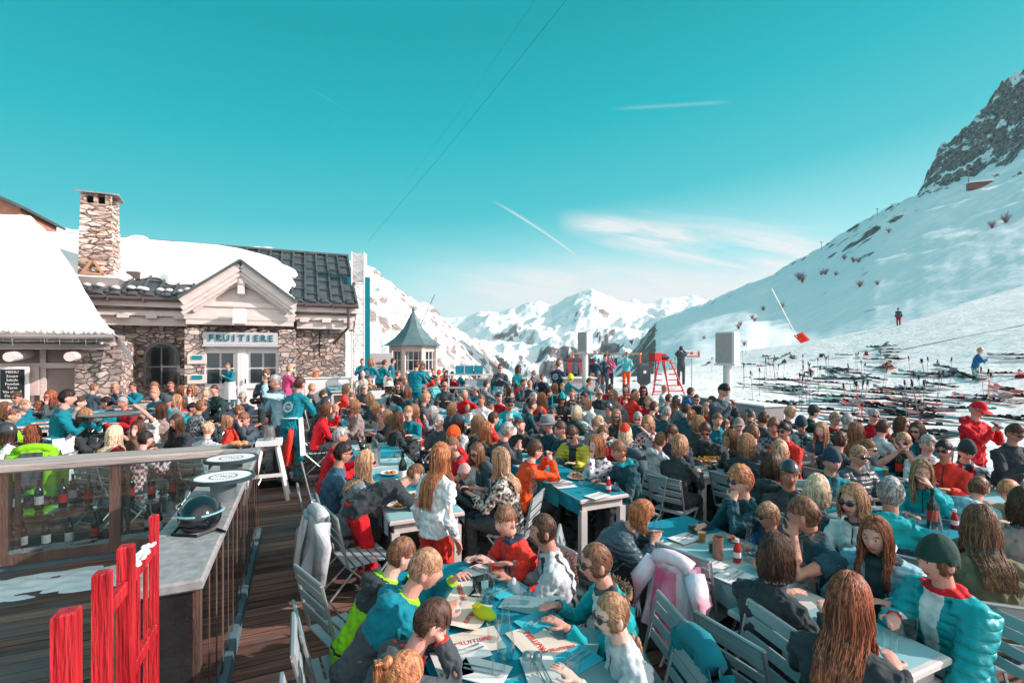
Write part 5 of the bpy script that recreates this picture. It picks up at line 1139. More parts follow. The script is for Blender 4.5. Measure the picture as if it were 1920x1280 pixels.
# ================================================================ THE CROWD  (head-top pixel | spec | label)
CROWD = '''
797 1025|lean=.62 f=66 yaw=.25 s=1 h=1.16 arms=eat,table hair=short:sand top=teal legs=black hood acc=low:char lining=lime|fair-haired boy in teal and black ski jacket leaning over the near table
752 1004|lean=.5 f=60 h=1.12 arms=table hair=short:brown top=lime legs=black gl=o hood acc=yoke:black|boy in lime green ski jacket with orange mirrored sunglasses
808 1125|lean=.6 f=66 pitch=.6 h=1.08 arms=phone hair=short:dbrown top=char legs=black hood acc=zip:coral lining=coral|dark-haired boy in black jacket bent over his phone
752 1222|lean=.5 f=66 pitch=.5 h=1.05 arms=table hair=pony:ginger top=slate legs=black|child with high strawberry-blond ponytail at the bottom edge
948 944|lean=.3 f=236 yaw=-.2 h=1.18 arms=table2,table hair=short:brown top=coral legs=black lining=navy|boy in bright orange-red jacket seen from behind at the table end
1019 960|lean=.2 f=276 yaw=-.2 h=1.20 arms=table hair=braid:dbrown bx=.05 top=ltgrey legs=white acc=straps:black|girl with dark braid in pale grey ski top with black straps
1118 1014|lean=.25 f=262 h=1.20 arms=table hair=braid:brown bx=.09 top=turq legs=char gl fur acc=front:white lining=char|girl in white sunglasses and turquoise jacket with fur hood
1148 1107|lean=.2 f=262 yaw=-.1 h=1.13 arms=table,lap hair=braid:lbrown bx=.10 top=ltgrey legs=navy gl|girl with loose braid in pale sweater beside the napkins
778 868|stand lean=1.15 f=62 pitch=.5 h=1.16 w=1.08 arms=table hair=crop:brown top=black legs=red hood|man in black hooded jacket and red trousers bending over table
643 826|lean=.2 f=64 h=1.31 arms=table hair=short:black top=denim legs=navy gl|dark-haired man in blue denim jacket and sunglasses
685 843|lean=.22 f=64 h=1.27 arms=table hair=longb:blond hl=.6 top=grey legs=char gl|blond woman in grey jacket and sunglasses beside the denim man
637 799|lean=.2 f=64 h=1.31 arms=table hair=short:grey top=red legs=black|grey-haired man in red jacket behind the denim man
826 828|stand f=40 h=1.50 arms=down hair=longb:ginger top=white legs=coral hl=1.|standing girl with long ginger hair in white hoodie and coral trousers
870 869|stand lean=.9 f=110 h=1.02 arms=table hair=short:lbrown hat=beanie:ltpink top=slate legs=floral|woman in pale pink hat and dark slate top bending at the table
848 815|lean=.25 f=240 h=1.27 arms=table hair=bun:brown top=red legs=black|brown-haired woman in red coat right of the ginger girl
850 797|lean=.2 f=240 h=1.28 arms=table hair=short:brown hat=beanie:orange top=red legs=black|person in bright orange beanie
894 829|lean=.2 f=215 h=1.24 arms=table hair=longb:brown hl=.4 top=white legs=navy gl lining=peach|woman in white scarf and blue sunglasses facing the camera
938 837|lean=.15 f=290 h=1.29 arms=table hair=long:blond top=leopard legs=char|long-haired blond woman in leopard print coat
896 777|lean=.15 f=70 h=1.29 arms=table hair=long:lbrown hl=.8 top=black legs=black|brown-haired woman in black left of the other light-brown one
911 789|lean=.2 f=66 h=1.27 arms=table hair=long:ginger hl=.8 top=black legs=black|light-brown-haired woman in black coat in profile
951 789|lean=.25 f=60 h=1.31 arms=phone hair=short:grey top=char legs=black|grey-haired man in charcoal coat holding a camera
975 782|lean=.25 f=205 roll=.4 h=1.25 arms=table hair=short:dbrown top=black legs=black|man tilting his head in black jacket with white stripes
1026 778|lean=.2 f=235 h=1.31 arms=table hair=short:grey hat=hat:grey top=dkteal legs=black|man in grey felt hat and dark jacket
1051 787|lean=.2 f=240 h=1.30 arms=table hair=short:dbrown top=dkteal legs=black|dark-haired man in dark jacket beside the yellow jacket
1073 797|lean=.35 f=215 pitch=.4 h=1.27 arms=table,wide hair=messy:dbrown top=yellow puff legs=black gl acc=front:black|man in mustard yellow down jacket and sunglasses
1119 815|lean=.2 f=245 h=1.26 arms=chin,table hair=bob:ginger top=floral legs=navy|strawberry-blond woman in white floral jacket
1003 823|lean=.25 f=70 h=1.26 arms=eat,eat hair=short:dbrown top=orange legs=black gl lining=red|dark-haired boy in orange jacket and sunglasses eating
1160 824|lean=.3 f=250 h=1.27 arms=table hair=short:brown top=dkteal legs=black hood acc=sleeve:slate lining=turq|brown-haired man in heavy dark teal hooded coat at the ketchup table
1081 760|lean=.15 f=50 h=1.28 arms=table hair=bob:pale top=dkgreen legs=black|blond woman with bob and dark green scarf
1122 777|lean=.3 f=68 h=1.26 arms=eat,table hair=short:blond top=taupe legs=char|short blond-haired woman in taupe sweater
1172 793|lean=.1 f=20 h=1.30 arms=table hair=long:pale hl=.5 hat=beanie:coral top=taupe legs=black|blond person in bright coral red beanie seen from behind
1155 766|lean=.2 f=190 h=1.27 arms=table hair=long:lbrown hl=.6 top=black legs=black gl=b|woman in blue mirrored sunglasses and black top
1196 770|lean=.3 f=200 h=1.27 arms=table hair=short:grey top=dkteal legs=black gl|grey-haired man in dark jacket bending behind the coral beanie
956 744|stand lean=.45 f=170 h=1.50 arms=front hair=short:black top=turq legs=turq gl ap=w acc=front:white|waiter in turquoise jacket and sunglasses leaning over a table
998 749|lean=.25 f=80 h=1.31 arms=eat,table hair=crop:dbrown top=dkteal legs=black|short-haired man in dark teal sweater
906 751|lean=.1 f=200 h=1.08 arms=table hair=long:lbrown hl=.5 top=dred legs=black|little girl with light brown hair beside the red jacket
920 757|lean=.1 f=60 h=1.08 arms=table hair=short:brown top=dkgreen legs=black|little boy in dark green jacket
871 730|lean=.35 f=195 pitch=.45 h=1.31 w=1.1 arms=wide hair=bald:grey top=red legs=black|bald man in bright red jacket
877 757|lean=.2 f=180 h=1.02 arms=table hair=short:sand top=nordic legs=navy|small blond child in red and white patterned sweater
834 721|lean=.1 f=180 h=1.31 arms=table hair=bald:grey top=char legs=black gl|bald bearded man in sunglasses and charcoal scarf
1054 742|lean=.2 f=175 h=1.28 arms=table hair=long:dbrown hl=.5 hat=beanie:turq top=black legs=black gl|woman in turquoise beanie and sunglasses
1000 733|lean=.3 f=120 h=1.30 arms=table hair=crop:grey top=char legs=black|man with thin grey hair in charcoal jacket
981 714|lean=.2 f=120 h=1.31 arms=table hair=crop:dbrown top=char legs=black|man in charcoal jacket left of a small companion
993 716|lean=.2 f=200 h=1.28 arms=table hair=short:lbrown top=slate legs=black gl|person in slate jacket beside the charcoal man
1028 727|lean=.35 f=90 h=1.30 arms=table hair=short:black top=dkgreen legs=black skin=3|dark-haired man in dark green jacket leaning right
938 677|stand f=185 Y=14.2 h=1.72 arms=front hair=pony:dbrown top=slate legs=ltblue gl ap=ltblue|standing waitress in slate jacket and pale blue apron
972 682|stand f=120 Y=14.6 h=1.66 arms=front hair=long:brown hl=.4 top=turq legs=white gl ap=w|standing waitress in turquoise sleeves and white apron
1002 692|lean=.2 f=100 arms=table hair=crop:grey top=char legs=black|grey-haired man in charcoal by the back tables
1016 695|lean=.2 f=200 arms=table hair=short:dbrown top=navy legs=black gl|man in navy jacket looking toward the camera at the back
1047 673|stand f=30 Y=15.6 h=1.78 arms=front hair=short:brown top=navy legs=navy emb w=1.1|waiter in long navy coat with white round emblem
1070 684|stand f=60 lean=.3 Y=13.6 h=1.55 arms=point hair=short:dbrown hat=beanie:byellow top=teal legs=teal emb ap=w|waiter in teal with yellow beanie stretching his arms
1105 713|lean=.2 f=90 arms=table hair=short:dbrown top=grey legs=black|man in grey jacket by the turquoise railing
1124 727|lean=.2 f=185 arms=table hair=bald:grey top=black legs=black gl|bald man in black sweater and sunglasses
1145 718|lean=.2 f=20 arms=table hair=short:dbrown top=red legs=black hood|dark-haired person in red hooded jacket seen from behind
1174 720|lean=.1 f=200 arms=table hair=long:brown hl=.5 top=red legs=black|long-haired woman in red jacket near the step
1172 744|lean=.1 f=200 h=1.05 arms=table hair=short:dbrown top=pink legs=black|child in bright pink jacket
1207 723|lean=.1 f=190 arms=table hair=longb:black hl=.5 top=black legs=burg gl acc=front:white|dark curly-haired woman in black with burgundy trousers and sunglasses
1246 721|lean=.1 f=120 h=1.2 arms=table hair=messy:sand top=ltgrey legs=navy|blond child facing right beyond the teal jacket
1254 731|lean=.25 f=80 arms=table hair=crop:dbrown top=teal legs=black|short-haired man in teal fleece
1295 732|lean=.3 f=90 arms=table hair=short:dbrown top=blue legs=navy|dark-haired man in blue shirt leaning forward
1306 738|lean=.2 f=200 arms=table hair=short:dbrown top=navy legs=black gl|man in navy with sunglasses facing the blue shirt
1357 718|stand f=150 lean=.2 pitch=.5 h=1.74 arms=phone hair=short:black top=slate legs=black w=1.1|standing man in dark coat looking down at his phone by the white counter
1325 753|lean=.15 f=190 arms=table hair=longb:blond hl=.5 top=red legs=navy|long-haired blond woman in red sweater
1363 753|lean=.15 f=200 arms=table hair=bob:blond top=black legs=black gl|blond woman with sunglasses and black scarf
1287 755|lean=.2 f=60 arms=table hair=short:dbrown top=dkteal legs=black|dark-haired man in dark teal seen from behind near red sweater
1297 766|lean=.15 f=40 arms=table hair=bun:ginger top=dkteal legs=black|ginger-haired woman with low bun in dark teal jacket
1226 752|lean=.25 f=75 arms=table hair=short:dbrown top=char legs=navy|dark-haired man in charcoal left of the grey-haired neck
1250 759|lean=.2 f=60 arms=table hair=crop:grey top=dkteal legs=black|crop-haired grey man in dark teal seen from behind
1215 779|lean=.4 f=215 pitch=.6 arms=eat,table hair=bob:sand top=nordic legs=navy acc=front:ltblue|woman looking down in red and white nordic sweater
1239 808|lean=.25 f=60 h=1.2 arms=table hair=short:brown top=ltgrey legs=black hood|brown-haired boy in pale grey hooded sweatshirt
1260 794|lean=.4 f=215 pitch=.5 arms=table hair=short:dbrown top=navy legs=black|dark-haired man bending forward in navy with red collar
1275 814|lean=.15 f=45 h=1.28 arms=table hair=bob:sand top=black legs=black|sandy-haired woman in black coat with back to the camera
1322 790|lean=.3 f=200 pitch=.45 h=1.30 arms=table hair=short:dbrown top=black legs=black gl|man in black jacket and dark-rimmed glasses looking down at food
1370 805|lean=.25 f=258 h=1.28 arms=chin,table hair=bob:brown top=black legs=black|brown-haired woman in black sweater with hand at chin
1336 784|lean=.1 f=80 h=1.1 arms=table hair=curly:blond top=ltpink legs=navy|small child with curly blond hair
1359 784|lean=.1 f=100 h=1.08 arms=table hair=messy:sand top=turq legs=navy|sandy-haired child in turquoise beside the curly one
1405 766|lean=.1 f=185 arms=eat,eat hair=longb:blond hl=.5 hat=beanie:char top=char legs=black|long-haired person in black beanie covering mouth with hands
1412 794|lean=.2 f=30 arms=table hair=short:brown top=black legs=black|brown-haired man in black seen from behind at the third column
1451 783|lean=.2 f=205 arms=table hair=curly:brown top=check legs=navy|curly-haired man in grey checked shirt with red scarf
1482 760|lean=.2 f=110 arms=eat,table hair=messy:blond top=black legs=black fur|tousled blond woman in black coat with fur collar
1526 758|lean=.2 f=100 arms=table hair=short:black hat=beanie:black top=dkgreen legs=black|person in black beanie and dark green jacket facing right
1502 779|lean=.3 f=215 pitch=.5 arms=table hair=short:dbrown hat=beanie:navy top=snowcamo legs=black|man in navy knitted beanie and striped dark jacket
1540 790|lean=.2 f=235 h=1.27 arms=table hair=longb:sand hl=.7 top=denim legs=navy acc=sleeve:yellow|sandy long-haired woman in denim with yellow sleeve patch
1462 824|lean=.15 f=40 h=1.25 arms=table hair=bob:blond top=coral legs=navy|blond woman with coral scarf seen from behind
1447 846|lean=.15 f=40 h=1.31 w=1.15 arms=table hair=bob:dbrown top=black legs=black hood|dark-haired person in big black coat with back to camera
1388 872|lean=.1 f=250 yaw=.1 h=1.31 arms=chin,table hair=curly:ginger top=dkteal legs=black gl|curly ginger-haired woman in dark teal sweater
1532 888|lean=.15 f=50 h=1.27 arms=table hair=bob:pale top=char legs=black|woman with streaked pale bob and charcoal shawl
1440 940|lean=.1 f=262 h=1.10 arms=table hair=messy:sand top=blue legs=navy gl acc=front:red lining=red|small boy in sunglasses and blue jacket with red collar
1507 928|lean=.3 f=262 yaw=.9 h=1.29 arms=chin,table bare hair=short:brown top=dkteal legs=navy|teenage boy in dark teal T-shirt with bare forearms raised
1455 998|lean=.15 f=62 h=1.25 arms=table hair=bob:dbrown top=black legs=black|brown-haired woman in black sweater with back to camera on folding chair
1200 940|lean=.6 f=100 pitch=.7 h=1.08 arms=table hair=bob:ginger top=slate puff legs=black|ginger-haired woman bent forward in glossy slate down jacket
1589 773|lean=.2 f=60 arms=table hair=short:grey top=stripe legs=black|grey-haired man in black jacket with white stripes
1639 765|lean=.1 f=195 arms=table hair=crop:grey top=dred legs=black gl lining=coral|man in sunglasses and dark jacket with red collar
1656 785|lean=.2 f=80 arms=table hair=short:dbrown top=ltgrey legs=navy|dark-haired man in pale grey sweater
1691 780|lean=.2 f=150 arms=table hair=bob:brown top=brown legs=black gl|brown-haired woman in brown coat behind the pointing man
1694 808|lean=.3 f=225 h=1.29 arms=face,eat bare hair=short:sand top=black legs=black gl|sandy-haired man in black T-shirt with both hands at his mouth
1610 831|lean=.1 f=165 yaw=.2 h=1.30 w=1.12 arms=table hair=crop:sand top=char puff legs=black gl|nearly bald man in dark down coat and wraparound sunglasses
1626 822|lean=.15 f=140 h=1.24 arms=table hair=short:brown top=grey legs=black gl|person in sunglasses half hidden behind the nearly bald man
1833 750|stand f=165 pitch=.45 h=1.62 w=1.2 arms=phone hair=short:grey hat=cap:red top=red legs=dred gl hood acc=zip:dred|big man in bright red ski suit and red cap standing
1903 792|stand lean=.1 f=180 pitch=.3 h=1.5 w=1.05 arms=front hair=short:dbrown top=black legs=black gl|man in black jacket and sunglasses beside the red ski suit
1813 824|lean=.25 f=205 pitch=.4 h=1.26 arms=table hair=short:dbrown hat=beanie:black top=snowcamo legs=black acc=straps:red|person in black beanie and patterned jacket with red braces
1729 860|lean=.15 f=215 h=1.27 arms=face,table hair=longb:lbrown hl=.6 top=turq legs=navy|girl in turquoise sweater with her hand over her mouth
1670 893|lean=.15 f=40 h=1.31 w=1.1 arms=table hair=messy:grey top=navy legs=navy hood acc=yoke:turq|grey-haired man in navy and turquoise jacket with back to camera
1835 892|lean=.6 f=60 pitch=.4 h=1.1 arms=table hair=short:brown top=ltblue legs=black hood|brown-haired boy hunched in pale blue hooded jacket
1893 898|lean=.4 f=250 pitch=.6 h=1.15 arms=table hair=short:ginger top=tan legs=black|child in tan jacket at the right edge
1922 912|lean=.1 f=30 h=1.30 arms=table hair=bob:dbrown top=taupe legs=char|dark-haired woman in taupe coat cut by right edge
1838 945|lean=.2 f=20 h=1.29 arms=chin,table hair=longb:brown hl=.7 top=khaki legs=navy|long-haired woman in khaki coat supporting her head
1642 966|lean=.3 f=235 h=1.24 arms=table hair=longb:auburn hl=.7 top=ltblue puff legs=navy acc=front:char|auburn-haired girl in pale blue down jacket
1757 1002|lean=.15 f=262 yaw=.1 h=1.27 arms=prop,table2 hair=braid:brown bx=.06 hat=beanie:dkgreen top=turq puff legs=black acc=front:white lining=red|girl in dark green beanie and turquoise down jacket holding a glass
1592 1072|lean=.2 f=50 h=1.27 arms=table hair=longb:auburn hl=1.1 top=black legs=black|woman with long straight auburn hair nearest the camera
126 727|stand f=50 h=1.74 lean=.1 arms=front hair=short:black top=teal legs=teal emb ap=w|waiter in teal jacket with round emblem carrying a tray past the left bar
31 735|lean=.1 f=165 arms=table hair=short:dbrown top=teal legs=navy gl|dark-haired man in teal sweater and sunglasses at the left edge
46 747|lean=.2 f=90 arms=table hair=crop:sand top=teal legs=navy|crop-haired sandy man partly hidden behind the teal sweater
95 736|lean=.2 f=190 arms=chin,table hair=long:auburn hl=.6 top=char legs=black gl=r|auburn-haired woman in red-framed sunglasses
74 757|lean=.15 f=180 h=1.1 arms=table hair=messy:brown top=navy legs=black gl=g|boy in white sunglasses and dark jacket facing the camera
24 764|lean=.3 f=70 h=1.27 arms=table hair=crop:brown top=lime legs=navy|crop-haired man in lime green shirt
60 789|lean=.2 f=262 h=1.25 arms=table hair=longb:auburn hl=.5 top=black legs=black gl|auburn-haired woman in black with glasses in profile
176 717|lean=.1 f=10 w=1.1 arms=table hair=crop:brown top=slate legs=black|broad man in slate jacket with back to camera near the oven
216 716|lean=.1 f=185 arms=table hair=short:sand top=navy legs=black gl|sandy-haired man in navy jacket and sunglasses by the oven
249 711|lean=.1 f=190 arms=table hair=short:dbrown top=teal legs=black gl|dark-haired man in teal fleece and sunglasses under the arch
290 710|lean=.4 f=200 pitch=.4 arms=table hair=short:brown top=char legs=black|man in charcoal coat bending down by the stone wall
320 709|lean=.1 f=185 arms=table hair=crop:brown top=black legs=black gl|man in black polo neck and sunglasses below the arched window
360 721|lean=.15 f=190 arms=chin,table hair=bob:lbrown top=cream legs=tan gl|woman in cream jacket and sunglasses chin in hand
402 720|lean=.1 f=190 arms=table hair=short:dbrown top=dkgreen legs=black|dark-haired man in dark green by the white door
386 729|lean=.1 f=10 h=1.2 arms=table hair=short:blond top=grey legs=black|blond child in grey with backpack straps seen from behind
315 740|lean=.2 f=185 h=1.3 pitch=.5 arms=table hair=short:dbrown hat=beanie:char top=turq legs=navy|man in charcoal beanie and turquoise T-shirt
331 739|lean=.1 f=20 arms=table hair=bob:sand top=grey legs=black|sandy-haired person behind the charcoal beanie
361 753|lean=.15 f=80 h=1.2 arms=table hair=short:black top=turq legs=black|black-haired child in turquoise shirt turned right
377 748|lean=.25 f=30 arms=table hair=short:brown top=check legs=navy|man in brown checked shirt with back to camera
263 756|lean=.3 f=190 pitch=.7 arms=brow,table bare hair=short:brown hat=cap:taupe top=white legs=navy|person in taupe cap and white T-shirt bending head
215 796|lean=.1 f=15 h=1.27 arms=table hair=longb:pale hl=.6 top=dred legs=black|woman with long pale blond hair seen from behind over the bar
259 783|lean=.1 f=185 h=1.24 arms=face,table hair=long:dbrown hl=.4 top=brown legs=black|dark-haired woman drinking from a cup
273 806|lean=.2 f=20 h=1.22 arms=table hair=short:black top=nordic legs=black|black-haired child with back to the camera
331 775|lean=.2 f=200 arms=table hair=longb:dbrown hl=.6 top=black legs=black|woman with long dark curls in black jacket
391 789|lean=.1 f=10 h=1.23 arms=table hair=bun:blond top=ltgrey legs=navy|blond woman with messy bun in pale grey seen from behind
455 733|lean=.1 f=185 arms=table hair=short:grey top=navy legs=black gl|grey-haired man in navy jacket and sunglasses
448 758|lean=.1 f=60 h=1.2 arms=table hair=short:brown top=navy legs=black|brown-haired child in navy between the two men with sunglasses
458 769|lean=.3 f=190 pitch=.3 arms=face,table hair=short:brown top=slate legs=navy gl acc=front:char|man in slate jacket and sunglasses with hand to face
126 714|lean=.1 f=180 arms=table hair=short:brown top=dred legs=black Y=13.6|brown-haired man in dark red behind the tray waiter
411 676|stand f=20 Y=16.8 h=1.72 arms=front hair=short:dbrown top=teal legs=teal emb|waiter in teal with emblem standing in the doorway
427 690|stand f=190 Y=15.6 h=1.60 arms=front hair=short:brown top=teal legs=teal ap=w|waiter in white apron facing the camera by the door
499 692|stand f=160 h=1.66 arms=lens,front hair=curly:brown top=black legs=black gl|curly-haired woman in black filming with a camera
515 700|stand f=230 h=1.78 lean=.1 w=1.08 arms=lens,front hair=crop:grey top=ltblue legs=slate gl|grey-bearded photographer in pale checked shirt and slate trousers
543 695|stand f=35 h=1.70 Y=13.2 arms=front hair=crop:sand top=pink legs=navy|man in bright pink jacket behind the photographer
562 709|stand f=15 h=1.74 lean=.25 arms=front hair=short:dbrown top=teal legs=teal emb ap=w|waiter in teal leaning over the first aisle table
585 717|lean=.1 f=60 h=1.30 arms=table hair=crop:sand top=black legs=black|sandy crop-haired man in black right of the aisle waiter
606 730|lean=.1 f=70 arms=table hair=short:dbrown top=slate legs=black|dark-haired woman in slate behind the helmet
611 742|lean=.25 f=66 arms=table hair=short:dbrown hat=helmet:black top=black puff legs=black gl|person in black ski helmet with goggles and black down jacket
612 764|lean=.2 f=66 h=1.27 arms=eat,table hair=bob:brown top=red legs=black|brown-haired woman in red ski jacket at the aisle
628 757|lean=.1 f=66 h=1.1 arms=table hair=messy:sand top=grey legs=navy|sandy-haired boy in grey beside the red jacket
684 717|lean=.1 f=185 arms=table hair=crop:grey top=char legs=black gl|grey-bearded man in charcoal jacket and sunglasses
692 737|lean=.15 f=240 arms=table hair=bob:sand top=char legs=black|sandy-haired woman in charcoal at the round wire basket
702 752|lean=.15 f=240 h=1.2 arms=table hair=bob:lbrown top=brown legs=black|light brown-haired child in brown
726 760|lean=.2 f=245 h=1.22 arms=table hair=bob:sand top=char puff legs=black|sandy-haired woman in thick charcoal down jacket
716 757|lean=.1 f=180 h=1.10 arms=table hair=short:brown top=purple legs=black|child in purple jacket with teal hood
730 715|lean=.2 f=66 arms=table hair=longb:brown hl=.5 hat=sunhat:white top=ltgrey legs=navy|woman in white brimmed hat and pale sleeves
748 721|lean=.15 f=190 arms=table hair=long:brown hl=.5 top=black legs=black gl=r|brown-haired woman in red sunglasses behind white hat
765 725|lean=.15 f=40 arms=table hair=longb:brown hl=.6 top=dkteal legs=blue|long brown-haired woman in dark teal with back to the camera
798 736|lean=.25 f=70 w=1.08 arms=table hair=curly:sand top=char legs=black|curly sandy-haired man in charcoal sweater
812 750|lean=.2 f=240 h=1.25 arms=eat,table hair=bob:white top=grey legs=navy|white-haired woman eating opposite the curly man
796 718|lean=.1 f=190 arms=table hair=short:brown top=char legs=black gl|man in round sunglasses behind the curly sandy man
781 675|stand f=10 Y=13.9 h=1.80 arms=front hair=crop:dbrown top=teal legs=teal w=1.1|tall waiter in teal jacket and trousers seen from behind
791 666|stand f=150 Y=14.8 h=1.80 arms=front hair=long:ginger hl=.4 hat=cap:teal top=teal legs=teal ap=w|waiter in teal cap facing the tall waiter
679 664|stand f=170 Y=18 h=1.72 arms=front hair=short:brown top=teal legs=teal|small figure in teal left of the back tables
696 669|stand f=20 Y=16.5 h=1.72 arms=front hair=long:lbrown hl=.4 top=teal legs=teal emb ap=w|waitress in teal with emblem seen from behind at the back
721 672|stand f=40 Y=16.8 h=1.68 lean=.3 arms=front hair=short:dbrown top=teal legs=navy emb|waiter in teal leaning right near the kiosk
737 668|stand f=70 Y=18 h=1.72 arms=down hair=short:dbrown top=teal legs=navy|dark-haired waiter in teal just left of the kiosk
731 686|lean=.1 f=70 Y=14.4 h=1.3 arms=table hair=long:blond hl=.6 top=cream legs=navy|long-haired blond woman in cream at the back tables
746 675|lean=.1 f=60 Y=16.5 arms=table hair=short:brown top=dkgreen legs=black|brown-haired man in dark green coat before the kiosk
750 690|lean=.15 f=60 Y=14 arms=table hair=short:dbrown top=taupe legs=black hood|dark-haired man in taupe coat before the kiosk
757 690|lean=.1 f=80 Y=14.4 arms=table hair=bob:sand top=grey legs=black|sandy-haired woman in grey beside the taupe coat
764 682|lean=.1 f=190 Y=16 arms=table hair=short:white top=ltgrey legs=black|white-haired person in pale grey at the kiosk
823 673|lean=.1 f=20 Y=17.6 arms=table hair=short:brown hat=beanie:orange top=coral legs=black|person in orange beanie at the far tables
812 668|lean=.1 f=200 Y=19 arms=table hair=short:brown top=dkgreen legs=black|brown-haired man in dark green at the far tables
838 680|lean=.1 f=200 Y=16.6 arms=table hair=long:dbrown hl=.4 top=black legs=black|dark long-haired woman in black right of orange beanie
848 684|lean=.1 f=180 Y=16 arms=table hair=short:black top=dred legs=black|black-haired man in dark red right of orange beanie
866 673|lean=.1 f=60 Y=17.4 arms=table hair=short:dbrown top=teal legs=teal|dark-haired waiter in teal behind the white rack
820 694|lean=.3 f=110 Y=14.3 arms=table hair=short:sand top=aqua legs=black|sandy-haired person in aqua shirt bending by the far table
802 680|lean=.1 f=170 Y=16.4 arms=table hair=short:ginger top=coral legs=black|ginger-haired person in coral jacket behind the teal cap
833 668|lean=.1 f=190 Y=19.4 arms=table hair=short:brown top=dred legs=black|small person in dark red below the kiosk railing
680 686|lean=.1 f=180 Y=16 arms=table hair=short:white top=cream legs=black|white-haired person in cream near the tower foot
693 688|lean=.1 f=190 Y=15 h=1.2 arms=table hair=short:brown top=tan legs=black|brown-haired person in tan near the tower foot
1277 648|stand f=20 Y=23 z=.75 h=1.85 w=1.05 arms=lens hair=short:black hat=beanie:black top=char legs=char hood|man in dark hooded snowsuit standing on the snow beside red ladder chair
1175 662|stand f=180 Y=22 z=.55 h=1.78 arms=front hair=short:brown top=aqua legs=orange gl|skier in aqua jacket and bright orange trousers
1117 670|stand f=30 Y=20 z=.4 h=1.72 arms=front hair=short:dbrown hat=helmet:turq top=navy legs=black|skier in turquoise helmet carrying a navy backpack
1135 660|stand f=170 Y=20.5 z=.42 h=1.8 arms=front hair=short:black hat=helmet:black top=navy legs=char|skier in black helmet and dark patterned suit carrying skis
1143 664|stand f=190 Y=22 z=.5 h=1.72 arms=front hair=long:brown hl=.3 top=pink legs=black|skier in pink jacket behind the black helmet
1684 571|stand f=20 Y=46 h=1.8 arms=down hair=short:black top=char legs=dred|lone skier in dark jacket high on the snow slope
1331 651|stand f=60 Y=62 h=1.8 arms=front hair=short:black top=black legs=red|tiny distant skier in black jacket and red trousers
1838 653|stand f=120 Y=20.8 z=.72 h=1.78 arms=front lean=.25 hair=short:brown hat=helmet:tan top=blue legs=snowcamo|person in blue and turquoise jacket standing among the skis
1912 690|lean=.4 f=250 Y=20 z=.6 h=1.0 arms=lap hair=short:brown top=dred legs=char|person in dark red patterned jacket sitting on the snow at far right
'''
for i_, line in enumerate(CROWD.strip().split('\n')):
    a_, sp_, lb_ = line.split('|'); x_, y_ = a_.split()
    if 'z=' not in sp_ and ('Y=46' in sp_ or 'Y=62' in sp_):
        Yv = 46 if 'Y=46' in sp_ else 62; sp_ += ' z=%.3f' % field_z((float(x_)-CX)/F*Yv, Yv)
        if Yv == 46: y_ = str(HY-(field_z((float(x_)-CX)/F*Yv, Yv)+1.8-CZ)*F/Yv)
    person(float(x_), float(y_), sp_, lb_)
# extra far sitters between the ones picked out above
fillc = ['black', 'white', 'char', 'coral', 'taupe', 'dred', 'grey', 'teal', 'white', 'black', 'coral', 'teal']
fillh = ['short:dbrown', 'short:brown', 'bob:sand', 'long:brown', 'short:grey', 'short:black', 'bob:lbrown', 'messy:sand', 'long:dbrown']
occ = [(float(l.split()[0]), float(l.split('|')[0].split()[1])) for l in CROWD.strip().split('\n')]
FILLSPOTS = [(1095, 733), (1072, 727), (1190, 738), (1150, 736), (1215, 742), (1268, 740), (1335, 742), (1385, 780), (1432, 770), (1470, 790), (1345, 772), (1310, 778), (1100, 745), (1034, 760), (1016, 735), (950, 722), (936, 733),
    (912, 718), (890, 715), (902, 738), (848, 745), (776, 748), (765, 760), (748, 770), (858, 776), (822, 775), (925, 770), (1140, 752), (1130, 795), (1090, 700), (1110, 694), (1055, 712), (1040, 718), (965, 706), (920, 700), (900, 702), (888, 700), (660, 735), (650, 725), (560, 745) if 0 else (664, 748),
    (1566, 770), (1605, 790), (1720, 790), (1740, 812), (1575, 806), (1770, 822), (1560, 838), (1400, 812), (1600, 905), (1480, 860), (340, 722), (300, 752), (230, 742), (150, 740), (200, 742), (110, 770), (160, 765), (425, 772), (290, 728), (8, 752), (12, 790)]
fi = 0
for (x_, y_) in FILLSPOTS:
    if min(math.hypot(x_-p, (y_-q)*1.2) for p, q in occ) < 9: continue
    occ.append((x_, y_)); fi += 1; ht_ = ['', '', '', ' hat=beanie:navy', '', '', ' hat=helmet:black', '', ' hat=cap:taupe', '', ''][fi % 11]; c_ = fillc[fi % 12]; h_ = fillh[(fi*5) % 9]; g_ = ['', ' gl', ''][fi % 3]; f_ = [66, 246, 200, 60, 240, 185][fi % 6]
    cn = dict(black='black', navy='navy', char='charcoal', dkteal='dark teal', taupe='taupe', dred='dark red', grey='grey', teal='teal', brown='brown', white='white', coral='coral', slate='slate')[c_]
    hn = dict(dbrown='dark brown', brown='brown', sand='sandy', grey='grey', black='black', lbrown='light brown')[h_.split(':')[1]]
    nb_ = min(((math.hypot(x_-float(l.split()[0]), y_-float(l.split('|')[0].split()[1])), l.split('|')[2]) for l in CROWD.strip().split('\n')))[1]
    side = 'left of' if x_ < [float(l.split()[0]) for l in CROWD.strip().split('\n') if l.split('|')[2] == nb_][0] else 'right of'
    person(x_, y_, 'lean=%.1f f=%d arms=table hair=%s top=%s legs=black%s' % (.1+.1*(fi % 2), f_, h_, c_, g_+ht_), ('%s-haired sitter in %s just %s the %s' % (hn, cn, side, ' '.join(nb_.split()[:6]))))
run_jobs()

